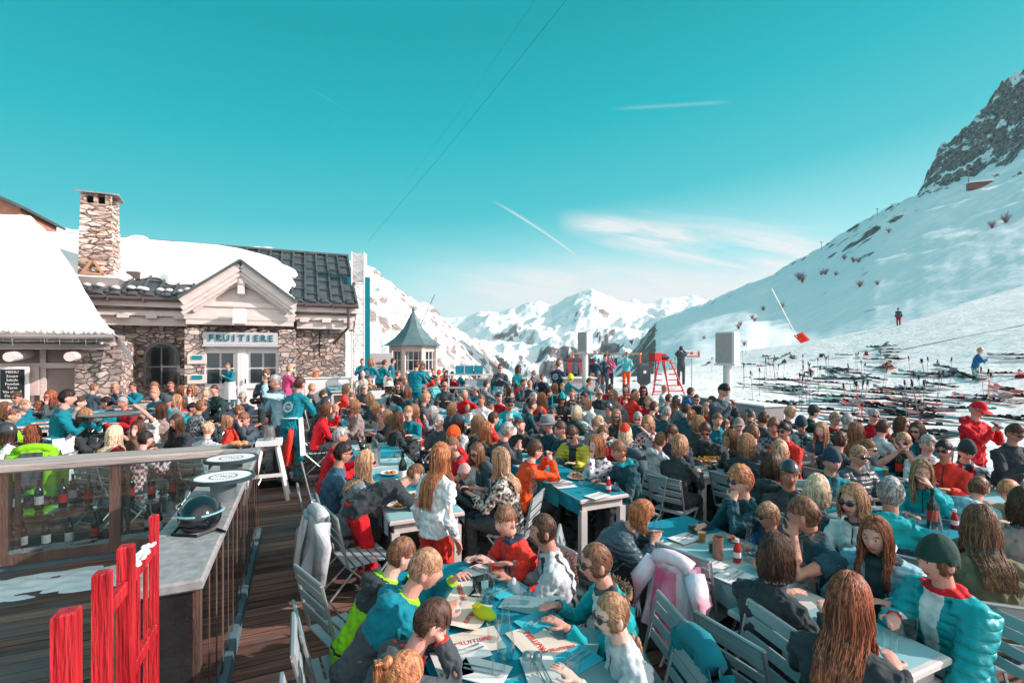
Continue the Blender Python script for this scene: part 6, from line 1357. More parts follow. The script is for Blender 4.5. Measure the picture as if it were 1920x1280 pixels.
# ================================================================ TABLES
tblw = mat('table_white', (214, 204, 200), .6, .12, 3, .2, 12)
cloths = [mat('cloth_teal_paper', (8, 136, 156), .75, .05, 2.5), mat('cloth_pale_paper', (148, 190, 196), .8, .06, 2.5), mat('cloth_aqua_paper', (40, 164, 180), .75, .05, 2.5)]
glassm = glassmat('clear_glass', (.93, .97, .97), .35); cola = mat('cola', (40, 18, 16), .15, .1, spec=.6)
TB = []
def table(a0, a1, b0, b1, label, cl=2, detail=1, skew=0.):
    am, bm_ = (a0+a1)/2, (b0+b1)/2; fz = floor_z(am); L_, w = a1-a0, b1-b0
    t = thing('dining_table', label, 'table', W(bm_, am, fz), PHI+skew)
    mb = MB(); mb.box((0, 0, .725), (w, L_, .04), bev=.008); mb.build('tabletop', tblw, t)
    mb = MB(); mb.box((0, 0, .66), (w-.1, L_-.1, .09)); mb.build('apron_frame', tblw, t)
    for sx in (-1, 1):
        for sy in (-1, 1):
            mb = MB(); mb.box((sx*(w/2-.06), sy*(L_/2-.06), .31), (.07, .07, .62)); mb.build('leg', tblw, t)
    TB.append((a0, a1, b0, b1, fz, label, t))
    # paper runners laid across, hanging over the sides
    if cl:
        n = int(L_/.42); names = ['teal', 'pale blue', 'aqua']
        for i in range(n):
            k = ((i*2+int(a0*3)) % 3 if i % 2 else 0) if cl != 3 else (1, 1, 0, 2)[i % 4]
            hang = .16+.05*((i*7) % 3); y0 = -L_/2+.03+i*L_/n; y1 = y0+L_/n*(.98 if k != 1 else .7); mb = MB()
            zt = .7475+.001*(i % 3)
            prof = [(-w/2-.006, zt-hang), (-w/2-.008, zt-.01), (-w/2+.02, zt), (0, zt), (w/2-.02, zt), (w/2+.008, zt-.01), (w/2+.006, zt-hang*.8)]
            def fn(u, v, prof=prof, y0=y0, y1=y1, zt=zt, i=i):
                q = u*(len(prof)-1); j = min(int(q), len(prof)-2); f_ = q-j; x = prof[j][0]*(1-f_)+prof[j+1][0]*f_; z = prof[j][1]*(1-f_)+prof[j+1][1]*f_
                return (x+(.012*math.sin(v*9+i) if z < zt-.05 else 0), y0+(y1-y0)*v, z)
            mb.grid(fn, 12, 4); o = mb.build('table_runner', cloths[k], None); o.location = W(bm_, am, fz+0.0); o.rotation_euler = (0, 0, PHI+skew)
            o['category'] = 'table runner'; o['label'] = '%s paper runner across the %s' % (names[k], label); o['group'] = '%s runners on the %s' % (names[k], label)
    return t
table(1.15, 3.3, .56, 1.30, 'near table of the young skiers')
table(4.35, 8.3, .72, 1.42, 'long table with the wine bottle', 3)
table(9.05, 12.9, .72, 1.34, 'first aisle table by the waiter')
table(4.2, 8.2, 2.61, 3.21, 'table with the ketchup and striped runners', 2)
table(9.1, 13.2, 2.6, 3.25, 'table of the bald man in red')
table(2.12, 3.4, 2.56, 3.28, 'wide blue table at centre right', 3)
table(1.30, 2.08, 2.30, 2.95, 'table end at the bottom right corner', 3)
table(4.45, 8.2, 4.5, 5.1, 'white table with the tray of chips', 0)
table(9.0, 13, 4.5, 5.1, 'back table under the speaker post')
table(1.9, 3.9, 4.5, 5.2, 'right table with the carafes')
table(4.45, 8.2, 6.25, 6.88, 'long table in the fourth column')
table(9.0, 13, 6.3, 6.9, 'table beside the white counter')
table(1.9, 3.9, 6.3, 7.0, 'table before the red ski suit')
table(4.5, 8.2, 8.1, 8.7, 'edge table by the snow')
table(15.4, 18.5, .8, 1.4, 'far table behind the waiters'); table(15.4, 18.5, 3.4, 4.0, 'far table right of the waiters')
table(11.2, 13.6, -7.2, -6.6, 'left table behind the lime shirt'); table(11.0, 13.4, -4.6, -4.0, 'left table beside the tray waiter'); table(11.0, 13.6, -2.6, -2.0, 'left table near the door')
table(14.6, 15.2, -8.5, -3.5, 'bench table along the lodge wall', 0)

# ================================================================ CHAIRS
seatm = mat('chair_slat', (160, 168, 171), .55, .1, 3, .1, 12); framem = mat('chair_frame', (176, 178, 180), .35, .08, metal=.6)
def chair_proto():
    t = thing('folding_chair', 'x', 'chair')
    mb = MB()
    for i in range(6): mb.box((0, -.17+i*.068, .455), (.40, .055, .014), bev=.003)
    mb.build('seat', seatm, t)
    mb = MB()
    for z, y in ((.62, -.235), (.71, -.25), (.80, -.265), (.865, -.275)): mb.box((0, y, z), (.38, .014, .06), rot=Matrix.Rotation(.16, 3, 'X'), bev=.003)
    mb.build('backrest', seatm, t)
    mb = MB()
    for sx in (-1, 1): mb.tube([(sx*.205, .24, .0), (sx*.205, -.19, .46), (sx*.205, -.285, .89)], .011, 6); mb.tube([(sx*.185, -.26, 0), (sx*.185, .18, .44)], .011, 6)
    mb.tube([(-.205, -.285, .89), (.205, -.285, .89)], .011, 6); mb.tube([(-.205, .21, .03), (.205, .21, .03)], .009, 6); mb.tube([(-.185, -.23, .03), (.185, -.23, .03)], .009, 6)
    mb.build('frame', framem, t); return t
chp = chair_proto(); first = True
for root, fh, s, label, o in SEATED:
    if root.z > .4 and root.y > 19: continue
    kw = dict(loc=root+Vector((0, 0, 0)), rz=fh, label='folding chair seating the '+' '.join(label.split()[:12]))
    if first: chp.location = kw['loc']; chp.rotation_euler = (0, 0, fh); chp['label'] = kw['label']; c = chp; first = False
    else: c = copy_tree(chp, None, **kw)
    c.scale = (1, 1, s if s < .97 else 1.); c['group'] = 'folding chairs under the diners'
def empty_chair(b, a, rz, label):
    return copy_tree(chp, None, W(b, a, floor_z(a)), rz, label, 'folding chairs under the diners')
for o_, (b, a, rz, lb) in enumerate([(-.02, 1.95, PHI-1.2, 'empty folding chair nearest the aisle at the bottom'), (.30, 3.3, PHI-1.2, 'empty folding chair pushed back by the aisle deck'), (.50, 4.45, PHI-1.35, 'empty folding chair carrying the white coat'), (1.95, 1.75, PHI+1.4, 'empty folding chair behind the girl with fur hood'), (2.66, 2.62, PHI-1.3, 'empty folding chair under the pink jacket')]):
    c = empty_chair(b, a, rz, lb); c.scale = (1, 1, 1)
# ================================================================ THINGS ON TABLES
def TP(px, py, z=.752): # point on a table top seen at a pixel (front floor level)
    Y = F*(CZ-z)/(py-HY); return Vector(((px-CX)/F*Y, Y, z))
def carafe_proto():
    t = thing('carafe', 'x', 'carafe'); mb = MB()
    mb.lathe((0, 0, 0), [(.035, 0), (.042, .01), (.045, .07), (.036, .12), (.02, .2), (.0155, .26), (.018, .275)], 16, cap=False); mb.lathe((0, 0, 0), [(.001, .004), (.035, .004)], 16, cap=False); mb.build('glass', glassm, t, smooth=True)
    mb = MB(); mb.lathe((0, 0, .006), [(.034, 0), (.040, .01), (.043, .06)], 16); mb.build('water', glassmat('water', (.85, .95, .97), .6), t, smooth=.6); return t
def tumbler_proto(liq=None):
    t = thing('glass_tumbler', 'x', 'glass'); mb = MB()
    mb.lathe((0, 0, 0), [(.026, 0), (.029, .005), (.035, .10)], 14, cap=False); mb.lathe((0, 0, .008), [(.001, 0), (.027, 0)], 14, cap=False); mb.build('glass', glassm, t, smooth=True)
    if liq: mb = MB(); mb.lathe((0, 0, .01), [(.025, 0), (.031, .065)], 14); mb.build('drink', liq, t)
    return t
def wine_proto():
    t = thing('wine_glass', 'x', 'glass'); mb = MB(); mb.lathe((0, 0, 0), [(.032, 0), (.03, .004), (.004, .008), (.004, .08), (.02, .095), (.034, .12), (.036, .15), (.029, .19)], 14, cap=False); mb.build('glass', glassm, t, smooth=True); return t
def plate_proto():
    t = thing('plate', 'x', 'plate'); mb = MB(); mb.lathe((0, 0, 0), [(.06, 0), (.075, .006), (.125, .018), (.127, .022), (.07, .012), (.001, .011)], 20); mb.build('dish', whitepaint, t, smooth=.6)
    mb = MB()
    for i in range(9): mb.ell((R.uniform(-.05, .05), R.uniform(-.05, .05), .022), (.022, .018, .014), 7, 5)
    mb.build('food', mat('food', (196, 120, 60), .7, .5, 18), t); return t
ketr = mat('ketchup_red', (200, 16, 26), .3, .05, spec=.5)
def ketchup_proto():
    t = thing('ketchup_bottle', 'x', 'bottle'); mb = MB(); mb.lathe((0, 0, 0), [(.028, 0), (.032, .01), (.032, .09), (.026, .12), (.014, .155), (.013, .165)], 14); mb.build('bottle', ketr, t, smooth=.8)
    mb = MB(); mb.lathe((0, 0, .165), [(.016, 0), (.016, .028)], 12); mb.build('cap', whitepaint, t); mb = MB(); mb.lathe((0, 0, .04), [(.0326, 0), (.0326, .045)], 14, cap=False); mb.build('label', labw, t); return t
CAR, TUM, COL_, WGL, PLT, KET = carafe_proto(), tumbler_proto(), tumbler_proto(cola), wine_proto(), plate_proto(), ketchup_proto()
KET.scale = (.85,)*3
JUI = tumbler_proto(mat('amber_drink', (200, 120, 50), .2, .1))
USED = set()
def put(pr, loc, label, group=None, rz=None):
    if pr.name not in USED:
        USED.add(pr.name); pr.location = loc; pr['label'] = label
        if group: pr['group'] = group
        return pr
    return copy_tree(pr, None, loc, R.uniform(0, 6) if rz is None else rz, label, group)
put(CAR, TP(916, 1128), 'tall glass carafe beside the black camera case'); put(CAR, TP(948, 1232), 'tall glass carafe nearest the camera behind the shakers')
put(CAR, TP(1405, 1050), 'glass carafe right of the ketchup on the wide blue table'); put(CAR, TP(1500, 1090), 'glass carafe between teenage boy and black sweater woman'); put(CAR, TP(1566, 945), 'glass carafe on the right table by the streaked bob'); put(CAR, TP(1000, 925), 'glass carafe by the boy in orange') 
put(COL_, TP(1525, 1108), 'tumbler of cola on the wide blue table'); put(COL_, TP(1336, 1035), 'tumbler of cola beside the ketchup'); put(COL_, TP(1298, 1000), 'tumbler of cola at the far end of wide blue table')
put(JUI, TP(1316, 1015), 'small glass of amber drink on wide blue table'); put(COL_, TP(1706, 1192), 'large tumbler of cola held by the beanie girl'); put(TUM, TP(1670, 1222), 'empty tumbler at the bottom right table corner')
put(TUM, TP(902, 1130), 'tumbler of water beside the far carafe'); put(TUM, TP(935, 1268), 'empty tumbler at the bottom edge'); put(TUM, TP(1232, 990), 'tumbler by the bent woman in slate jacket'); put(TUM, TP(1345, 1040), 'empty tumbler next to the cola')
put(KET, TP(1382, 1052), 'red ketchup bottle on the wide blue table'); put(KET, TP(1141, 922), 'red ketchup bottle on the table with striped runners'); put(KET, TP(1790, 990), 'red ketchup bottle on the right table')
bp1 = put_bottle(bpW, TP(755, 912), 'open red wine bottle standing beside the bending man'); bp1.scale = (1.25,)*3
# glasses, plates, napkins scattered over every table
nap = [mat('napkin_white', (232, 226, 224), .85, .03), mat('napkin_aqua', (60, 180, 196), .8, .04)]
def cutlery(mb, c, rz, mi):
    M0 = Matrix.Translation(c) @ Matrix.Rotation(rz, 4, 'Z'); o = mb.M; mb.M = M0
    mb.tube([(-.015, -.09, .006), (-.015, .03, .006), (-.012, .09, .008)], [(.004, .002), (.003, .002), (.008, .002)], 5, mi=mi); mb.tube([(.015, -.09, .006), (.018, .0, .006), (.018, .1, .006)], [(.004, .002), (.003, .002), (.007, .0015)], 5, mi=mi); mb.M = o
def napkin(p, rz, k, label, group=None):
    t = thing('napkin', label, 'napkin', p, rz, group); mb = MB(); mb.box((0, 0, .003), (.16, .24, .005), bev=.001); mb.build('paper', nap[k], t)
    mb = MB(); cutlery(mb, (0, 0, .005), .1, 0); mb.build('cutlery', steel, t); return t
for (px, py, rz, k, lb) in [(1078, 1240, -.9, 1, 'aqua napkin with fork and knife nearest the pale sweater girl'), (1010, 1165, -.9, 1, 'aqua napkin with cutlery beside the second carafe'), (950, 1105, -.9, 1, 'aqua napkin with cutlery near the orange jacket'),
    (1285, 1010, -1., 0, 'white napkin with cutlery at the end of wide blue table'), (1330, 1062, -1., 0, 'white napkin with cutlery before the ketchup'), (1376, 1082, -1., 0, 'white napkin with cutlery by the black sweater'), (870, 1225, -1.1, 0, 'white napkin with cutlery below the phone boy'), (1050, 905, -.9, 0, 'white napkin with cutlery on striped runners table'), (1120, 930, -.9, 0, 'white napkin with cutlery beside striped table ketchup'), (1720, 1020, .4, 0, 'white napkin on the right table behind the light blue jacket')]:
    napkin(TP(px, py)+Vector((0, 0, .004)), rz, k, lb)
menup = mat('menu_paper', (232, 212, 196), .8, .05); redink = mat('red_ink', (214, 50, 50), .7)
def menu(px, py, rz, label, sc=1., curl=.0):
    t = thing('paper_menu', label, 'menu', TP(px, py)+Vector((0, 0, .006)), rz); mb = MB()
    mb.grid(lambda u, v: ((u-.5)*.21*sc, (v-.5)*.29*sc, curl*(v-.5)**2*4+.002*math.sin(u*7)), 6, 8); mb.build('sheet', menup, t)
    mb = MB(); text_mb('FRUITIERE', .045*sc, .0006, Matrix.Translation((.0, 0, .004+curl*.0)) @ Matrix.Rotation(math.pi/2, 4, 'Z'), mb, bold=True); mb.build('lettering', redink, t)
menu(1005, 1205, .5, 'cream paper menu with red lettering between carafe and shakers', 1., .0); menu(1055, 1218, -1.3, 'small cream paper menu with red print by the grey placemat', .7); menu(888, 1205, -1.2, 'open cream menu under the phone'); menu(865, 1112, .3, 'cream menu between the boys at the left table side'); menu(880, 1160, -.3, 'crumpled white menu sheet beside the yellow case', .9, .02)
pm = mat('placemat_grey', (120, 152, 156), .8, .1, 6)
for (px, py, rz, lb) in [(1000, 1130, -.35, 'grey placemat in front of the pale grey ski top'), (1060, 1195, -.35, 'grey placemat beside the girl with fur hood'), (1100, 1265, -.35, 'grey placemat at the bottom table corner')]:
    mb = MB(); mb.box((0, 0, .001), (.36, .25, .003)); o = mb.build('placemat', pm, loc=TP(px, py)+Vector((0, 0, .0015)), rz=rz, label=lb, cat='placemat')
for i, (px, py) in enumerate([(985, 1130), (960, 1085), (1040, 1150), (925, 1200), (1075, 1272)]): put(TUM, TP(px, py), ['tumbler between the orange jacket and the far placemat', 'tumbler nearest the orange-red jacket boy', 'tumbler at the edge by fur hood girl', 'tumbler under the second carafe', 'tumbler at the bottom corner by the pale sweater girl'][i])
for i, (px, py, rz) in enumerate([(845, 1245, .4), (905, 1262, 1.2), (835, 1150, -.2), (905, 1075, .8), (1015, 1262, .2)]): napkin(TP(px, py)+Vector((0, 0, .008)), rz, 0, ['crumpled white napkin with cutlery at the bottom of near table', 'white napkin turned sideways by the phone boy', 'white napkin beside the teal jacket boy', 'white napkin near the camera at far table end', 'white napkin behind the two shakers'][i])
# yellow-green case
t = thing('glasses_case', 'yellow and lime zipped glasses case on the near table', 'case', TP(908, 1160), .95)
mb = MB(); mb.ell((0, 0, .035), (.038, .085, .034), 18, 12); mb.build('shell', mat('case_lime', (160, 200, 30), .5, 0, 4, rgb2=(206, 206, 34)), t, smooth=True)
mb = MB(); mb.box((0, .05, .062), (.05, .045, .018), bev=.006); mb.build('clip', mat('case_yellow', (236, 224, 40), .4), t)
# black camera case / helmet cam
t = thing('camera', 'black action camera beside the carafe', 'camera', TP(905, 1108), .4)
mb = MB(); mb.box((0, 0, .05), (.11, .07, .1), bev=.02); mb.build('body', black, t); mb = MB(); mb.box((0, -.036, .06), (.045, .01, .045)); mb.build('screen', lightteal, t); mb = MB(); mb.tube([(-.05, 0, .02), (-.1, -.03, .004), (-.02, -.09, .004), (.09, -.05, .004)], .008, 6); mb.build('strap', black, t)
# salt and pepper shakers
for i, (px, py) in enumerate([(988, 1262), (1008, 1262)]):
    t = thing('glass_shaker', ('left', 'right')[i]+' one of the two metal-topped shakers on the near table', 'shaker', TP(px, py)); mb = MB(); mb.lathe((0, 0, 0), [(.02, 0), (.022, .005), (.02, .07)], 12); mb.build('glass', glassm, t, smooth=.7); mb = MB(); mb.lathe((0, 0, .07), [(.021, 0), (.022, .02), (.012, .03)], 12); mb.build('lid', steel, t, smooth=.7)
def hand_of(pre, i=1):
    for (k, q), v in HANDS.items():
        if k.startswith(pre) and q == i: return v
    print('NO HAND', pre); return Vector((0, 3, 1))
def phone(pre, label, rz, tilt=.6):
    p = (hand_of(pre, 0)+hand_of(pre, 1))/2; t = thing('mobile_phone', label, 'phone', p, rz); mb = MB(); mb.box((0, 0, 0), (.07, .14, .008), rot=Matrix.Rotation(tilt, 3, 'X'), bev=.003); mb.build('case', mat('phone_shell', (60, 58, 70), .3), t); mb = MB(); mb.box((0, -.004, .006), (.062, .125, .003), rot=Matrix.Rotation(tilt, 3, 'X')); mb.build('screen', mat('phone_screen', (40, 60, 66), .1), t)
phone('dark-haired boy in black jacket', 'dark smartphone in the hands of the dark-haired boy', .5); phone('standing man in dark coat', 'phone held by the standing man at the mauve counter', .3)
phone('big man in bright red', 'phone held by the big man in red', .3)
p = hand_of('waiter in teal jacket with round', 1); t = thing('serving_tray', 'large oval steel tray carried by the left waiter', 'tray', p+Vector((.18, .1, .02)), .35); mb = MB(); mb.lathe((0, 0, 0), [(.30, 0), (.36, .015), (.37, .03), (.35, .02), (.3, .006)], 30, cap=False); mb.lathe((0, 0, .004), [(.001, 0), (.3, 0)], 30, cap=False); mb.build('plate', steel, t)
p = hand_of('grey-bearded photographer', 1); t = thing('camera', 'black camera held by the grey-bearded photographer', 'camera', p, 1.); mb = MB(); mb.box((0, 0, 0), (.14, .07, .1), bev=.015); mb.tube([(0, .03, 0), (0, .13, 0)], .04, 12); mb.build('body', black, t)
mb = MB(); mb.lathe((0, 0, 0), [(.036, 0), (.036, .16), (.034, .16)], 16, cap=False); mb.lathe((0, 0, .0), [(.001, .003), (.035, .003)], 16, cap=False); o = thing('menu_tin', 'copper tin holder beside the cola and ketchup', 'holder', TP(1346, 1046)); mb.build('tin', mat('copper_tin', (176, 120, 104), .35, .1, metal=.3), o)
# wine cooler bucket with flag-like bottle
o = thing('wine_bucket', 'steel wine bucket on the long table', 'bucket', TP(700, 872, .75)); mb = MB(); mb.lathe((0, 0, 0), [(.08, 0), (.085, .01), (.10, .2), (.105, .205), (.095, .2), (.08, .02)], 20, cap=False); mb.build('bucket', steel, o, smooth=.8)
o = put_bottle(bpW, TP(700, 872, .75)+Vector((-.03, 0, .06)), 'green bottle leaning in the steel wine bucket'); o.rotation_euler = (.25, -.45, 0); o.scale = (1.2,)*3
# tray of chips
o = thing('food_tray', 'metal tray heaped with chips and chicken on the white table', 'tray', TP(1330, 868)+Vector((0, 0, .0)), PHI); mb = MB(); mb.box((0, 0, .02), (.5, .34, .03), bev=.01); mb.build('tray', steel, o)
mb = MB()
for i in range(46): mb.ell((R.uniform(-.2, .2), R.uniform(-.13, .13), .05+R.uniform(0, .03)), (.035, .014, .012), 6, 4, rot=Matrix.Rotation(R.uniform(0, 3), 3, 'Z'))
mb.build('chips', mat('chips', (216, 150, 74), .7, .3, 14), o)
cnt = 0
for (a0, a1, b0, b1, fz, label, t) in TB[1:]:
    if 'wide blue' in label or 'bottom right' in label: continue
    n = int((a1-a0)*(7 if a0 < 9 else 5))
    for i in range(n):
        a = a0+.15+(a1-a0-.3)*(i+R.random()*.7)/n; k = R.random(); b = R.uniform(b0+.08, b1-.08); cnt += 1
        if k < .40: put(TUM, W(b, a, fz+.754), 'clear empty tumbler on the '+label, 'tumblers on the '+label)
        elif k < .52: put(WGL, W(b, a, fz+.754), 'stemmed wine glass on the '+label, 'wine glasses on the '+label)
        elif k < .6: put(CAR, W(b, a, fz+.754), 'glass water carafe on the '+label, 'carafes on the '+label)
        elif k < .76: put(PLT, W(b, a, fz+.754), 'white plate of food on the '+label, 'plates on the '+label)
        elif k < .80: put(JUI, W(b, a, fz+.754), 'amber drink in a tumbler on the '+label, 'amber drinks on the '+label)
        elif k < .83: put_bottle(bpR, W(b, a, fz+.754), 'dark wine bottle on the '+label, 'wine bottles on the '+label)
        else: napkin(W(b, a, fz+.754), PHI+1.5, 0, 'white napkin with cutlery on the '+label, 'napkins on the '+label)
for pr in (bpR, bpW):
    for c in list(pr.children): bpy.data.objects.remove(c)
    bpy.data.objects.remove(pr)
# barrel tables (round trays) and helmet on the bar
rim = mat('dark_rim', (52, 66, 72), .4, .1)
for i, (px, py, r, lb) in enumerate([(419, 893, .22, 'near round white plate with dark rim on barrel end'), (434, 858, .22, 'far round white plate with dark rim on barrel end')]):
    p = TP(px, py, 1.28); q_ = len(MATS); o = thing('round_tray_table', lb, 'round table', (p.x, p.y, 1.10)); o.scale = (.72, .72, 1); mb = MB(); mb.lathe((0, 0, 0), [(.12, 0), (.13, .15), (.12, .155)], 28); mb.build('base', mat('pale_metal', (110, 122, 126), .4, metal=.3), o, smooth=.5)
    mb = MB(); mb.lathe((0, 0, .155), [(.24, 0), (.31, .005), (.31, .03), (.285, .035), (.28, .02)], 36); mb.build('rim', rim, o, smooth=.5); mb = MB(); mb.lathe((0, 0, .175), [(.001, .006), (.275, .006)], 36, cap=False); 
    mb.build('disc', whitepaint, o); mb = MB()
    for j in range(30):
        a = 2*math.pi*j/30; mb.box((.13*math.cos(a), .13*math.sin(a), .1825), (.02, .012, .002), rz=a)
    text_mb('1969', .09, .001, Matrix.Translation((0, 0, .1825)), mb); mb.build('emblem', greywood, o)
hp = TP(375, 985, 1.11); o = thing('ski_helmet', 'glossy black studded ski helmet with goggles on the grey counter', 'helmet', (hp.x, hp.y, 1.10), .5)
mb = MB()
for d in sph(32, 20): 
    x, y, z = d; f = 1. if not (y > .35 and z < .15) else .86
    if z < -.55: z = -.55
    mb.v.append((x*.125*f, y*.15*f, .078+z*.13))
mb.f = sph_faces(32, 20); mb.m = [0]*len(mb.f); mb.build('shell', mat('helmet_gloss', (24, 26, 30), .12, .1, spec=.8), o, smooth=True)
mb = MB(); mb.grid(lambda u, v: (math.sin(-1.1+2.2*u)*.128, math.cos(-1.1+2.2*u)*.150, .05+.075*v), 16, 4); mb.build('goggle_lens', mat('goggle_black', (30, 34, 40), .08, spec=.9), o, smooth=True)
mb = MB(); mb.tube([(math.sin(-3+6*i/20)*.132, math.cos(-3+6*i/20)*.155, .10+.01*math.cos(i/3)) for i in range(21)], .012, 6, flat=.5); mb.build('goggle_strap', lightteal, o)
mb = MB()
for r_ in range(2):
    for i in range(14): a = -1.9+i*.12; mb.ell((math.sin(a)*.128, math.cos(a)*.152, .115+.04*r_), (.006, .006, .006), 6, 4)
mb.build('stud', steel, o)
mb = MB(); mb.tube([(-.1, .02, .03), (-.14, -.1, .01), (0, -.2, .008), (.1, -.12, .01), (.15, -.2, .008)], .009, 6); mb.build('chin_strap', black, o)
# gloves / scraps
o = thing('food_basket', 'plate of leftover bread on the bar rail', 'plate', TP(452, 836, 1.11)); mb = MB(); mb.lathe((0, 0, 0), [(.1, 0), (.16, .03), (.1, .01)], 20); mb.build('dish', steel, o); mb = MB()
for i in range(12): mb.ell((R.uniform(-.08, .08), R.uniform(-.08, .08), .04), (.04, .03, .025), 7, 5)
mb.build('bread', mat('bread', (216, 150, 100), .8, .3, 12), o)
# white A-frame trestle and steel pot on it
p = W(-.45, 8.3, 0); o = thing('trestle', 'white wooden trestle with steel pot at the end of the bar', 'trestle', p, PHI); mb = MB()
for sx in (-1, 1):
    for sy in (-1, 1): mb.tube([(sx*.1, sy*.12, .85), (sx*.26, sy*.2, 0)], .03, 4)
mb.box((0, 0, .88), (.36, .42, .06)); mb.box((0, -.19, .4), (.36, .03, .05)); mb.build('frame', whitepaint, o)
o = thing('steel_pot', 'steel pitcher on the white trestle', 'pitcher', p+Vector((0, 0, .91))); mb = MB(); mb.lathe((0, 0, 0), [(.08, 0), (.085, .02), (.07, .2), (.09, .22), (.085, .22)], 18); mb.build('pot', steel, o, smooth=.7)

# ================================================================ DRAPED CLOTHES
def coat(name, label, root, rz, m, m2, w=.46, h=.62, back=-.32, top=.93, seed=1, parts='lining'):
    t = thing(name, label, 'jacket', root, rz); g = random.Random(seed)
    def fn(u, v, dy=0., inf=0.):
        x = (u-.5)*w*(1+.25*v); z = top+.03-h*v*(1+.12*math.sin(u*6+seed))+.03*math.sin(u*6+seed)*v; y = back-.05-.08*v+.03*math.sin(u*11+seed)*v+dy-.03*math.cos((u-.5)*3)+(.012*math.sin(u*34+seed+4*v)+.03*noise.noise(Vector((x*9+seed, z*5, dy*20))))*(.3+v)
        return (x*(1+inf), y, z)
    q = MB(); q.grid(lambda u, v: fn(u, v, -.05*math.sin(math.pi*u)), 26, 20); n1 = len(q.v); q.grid(lambda u, v: fn(u, v, .045), 26, 20)
    for sx in (-1, 1): q.tube([fn(.5+.45*sx, .1), Vector(fn(.5+.52*sx, .4))+Vector((sx*.05, -.03, 0)), Vector(fn(.5+.5*sx, .85))+Vector((sx*.04, -.05, -.05))], [.07, .065, .055], 10)
    q.tube([fn(.1, .02), fn(.3, -.03), fn(.5, -.05), fn(.7, -.03), fn(.9, .02)], .055, 10)
    q.build('shell', m, t, smooth=True)
    q = MB(); q.grid(lambda u, v: fn(.25+.5*u, .05+.8*v, -.085), 12, 10); q.build(parts, m2, t, smooth=True); return t
def chair_of(label):
    for root, fh, s, lb, o in SEATED:
        if lb.startswith(label): return root, fh
    return W(0, 3), 0
coat('draped_coat', 'white and grey coat hanging from the aisle chair behind the denim man', W(.50, 4.45, 0), PHI-1.35, cloth('ltgrey'), whitepaint, .36, .52, seed=3, top=.88)
coat('draped_jacket', 'pink and white padded child jacket hanging on a chair at centre', W(2.66, 2.62, 0), PHI-1.3, mat('pink_satin', (238, 170, 190), .5, 0, 4, .4, 8, rgb2=(240, 234, 244)), mat('pink_satin_deep', (216, 90, 130), .5, 0, 6, .4, 8, rgb2=(236, 150, 176)), seed=5, w=.32, h=.46, top=.82)
r_, f_ = chair_of('brown-haired woman in red ski jacket'); coat('draped_jacket', 'orange-red jacket hanging on the aisle chair', r_, f_, cloth('coral'), cloth('orange'), seed=7, h=.7)
r_, f_ = chair_of('girl with loose braid'); coat('draped_jacket', 'teal jacket with round badge hung behind the pale sweater girl', r_, f_, cloth('teal'), cloth('dkteal'), seed=9, back=-.24, h=.5, w=.36, top=.80); q_ = [o for o in bpy.data.objects if o.get('label', '').startswith('teal jacket with round badge')][0]; mb = MB(); mb.ell((-.06, -.42, .66), (.022, .006, .022), 12, 6); mb.build('badge', whitepaint, q_)
r_, f_ = chair_of('dark-haired boy in orange'); coat('draped_jacket', 'dark slate jacket hanging behind the orange jacket', r_, f_, cloth('slate'), cloth('navy'), seed=11, h=.7)
r_, f_ = chair_of('curly sandy-haired'); coat('draped_jacket', 'teal cloth and black jacket hanging behind curly man', r_, f_, cloth('teal'), cloth('black'), seed=13, h=.6)
r_, f_ = chair_of('auburn-haired woman in black'); coat('draped_jacket', 'lime green and charcoal ski jacket hung on chair at left', r_, f_-1.2, cloth('lime'), cloth('char'), seed=14)
r_, f_ = chair_of('brown-haired boy in pale grey'); coat('draped_jacket', 'dark coat hanging behind the grey hoodie boy', r_, f_, cloth('slate'), cloth('tan'), seed=15)
mb = MB(); mb.ell((0, 0, .12), (.13, .16, .12), 16, 10); mb.tube([(-.1, 0, .2), (0, .02, .3), (.1, 0, .2)], .01, 5); mb.build('helmet_on_floor', mat('helmet_black', (20, 20, 20), .25, spec=.6), loc=W(.42, 3.95, 0), smooth=True, label='black ski helmet lying on the deck under the white coat', cat='helmet').name = 'floor_helmet'

# ================================================================ TERRACE EQUIPMENT
def speaker_post(px, Y, zt, wbox, hbox, label):
    X = (px-CX)/F*Y; fz = floor_z(AB(X, Y)[0]); o = thing('speaker_column', label, 'loudspeaker', (X, Y, fz), -.75)
    mb = MB(); mb.tube([(0, 0, 0), (0, 0, zt-hbox-fz)], .09, 14); mb.build('post', whitepaint, o, smooth=.6)
    mb = MB(); mb.box((0, 0, zt-hbox/2-fz), (wbox, wbox*.85, hbox), bev=.02); mb.box((0, 0, zt-hbox-fz-.02), (wbox*1.1, wbox, .04)); bx = mb.build('speaker_box', whitepaint, o)
    mb = MB(); mb.box((-.02, -wbox*.43, zt-hbox/2-fz), (wbox*.86, .02, hbox*.92)); mb.build('grille', mat('speaker_grille', (176, 168, 166), .6, .1, 40), bx)
speaker_post(1364, 10.6, CZ+40*10.6/F, .40, .70, 'large white loudspeaker box on a post beside the standing man'); speaker_post(1097, 14.5, CZ+40*14.5/F, .33, .60, 'smaller white loudspeaker box on a post near the ski racks')
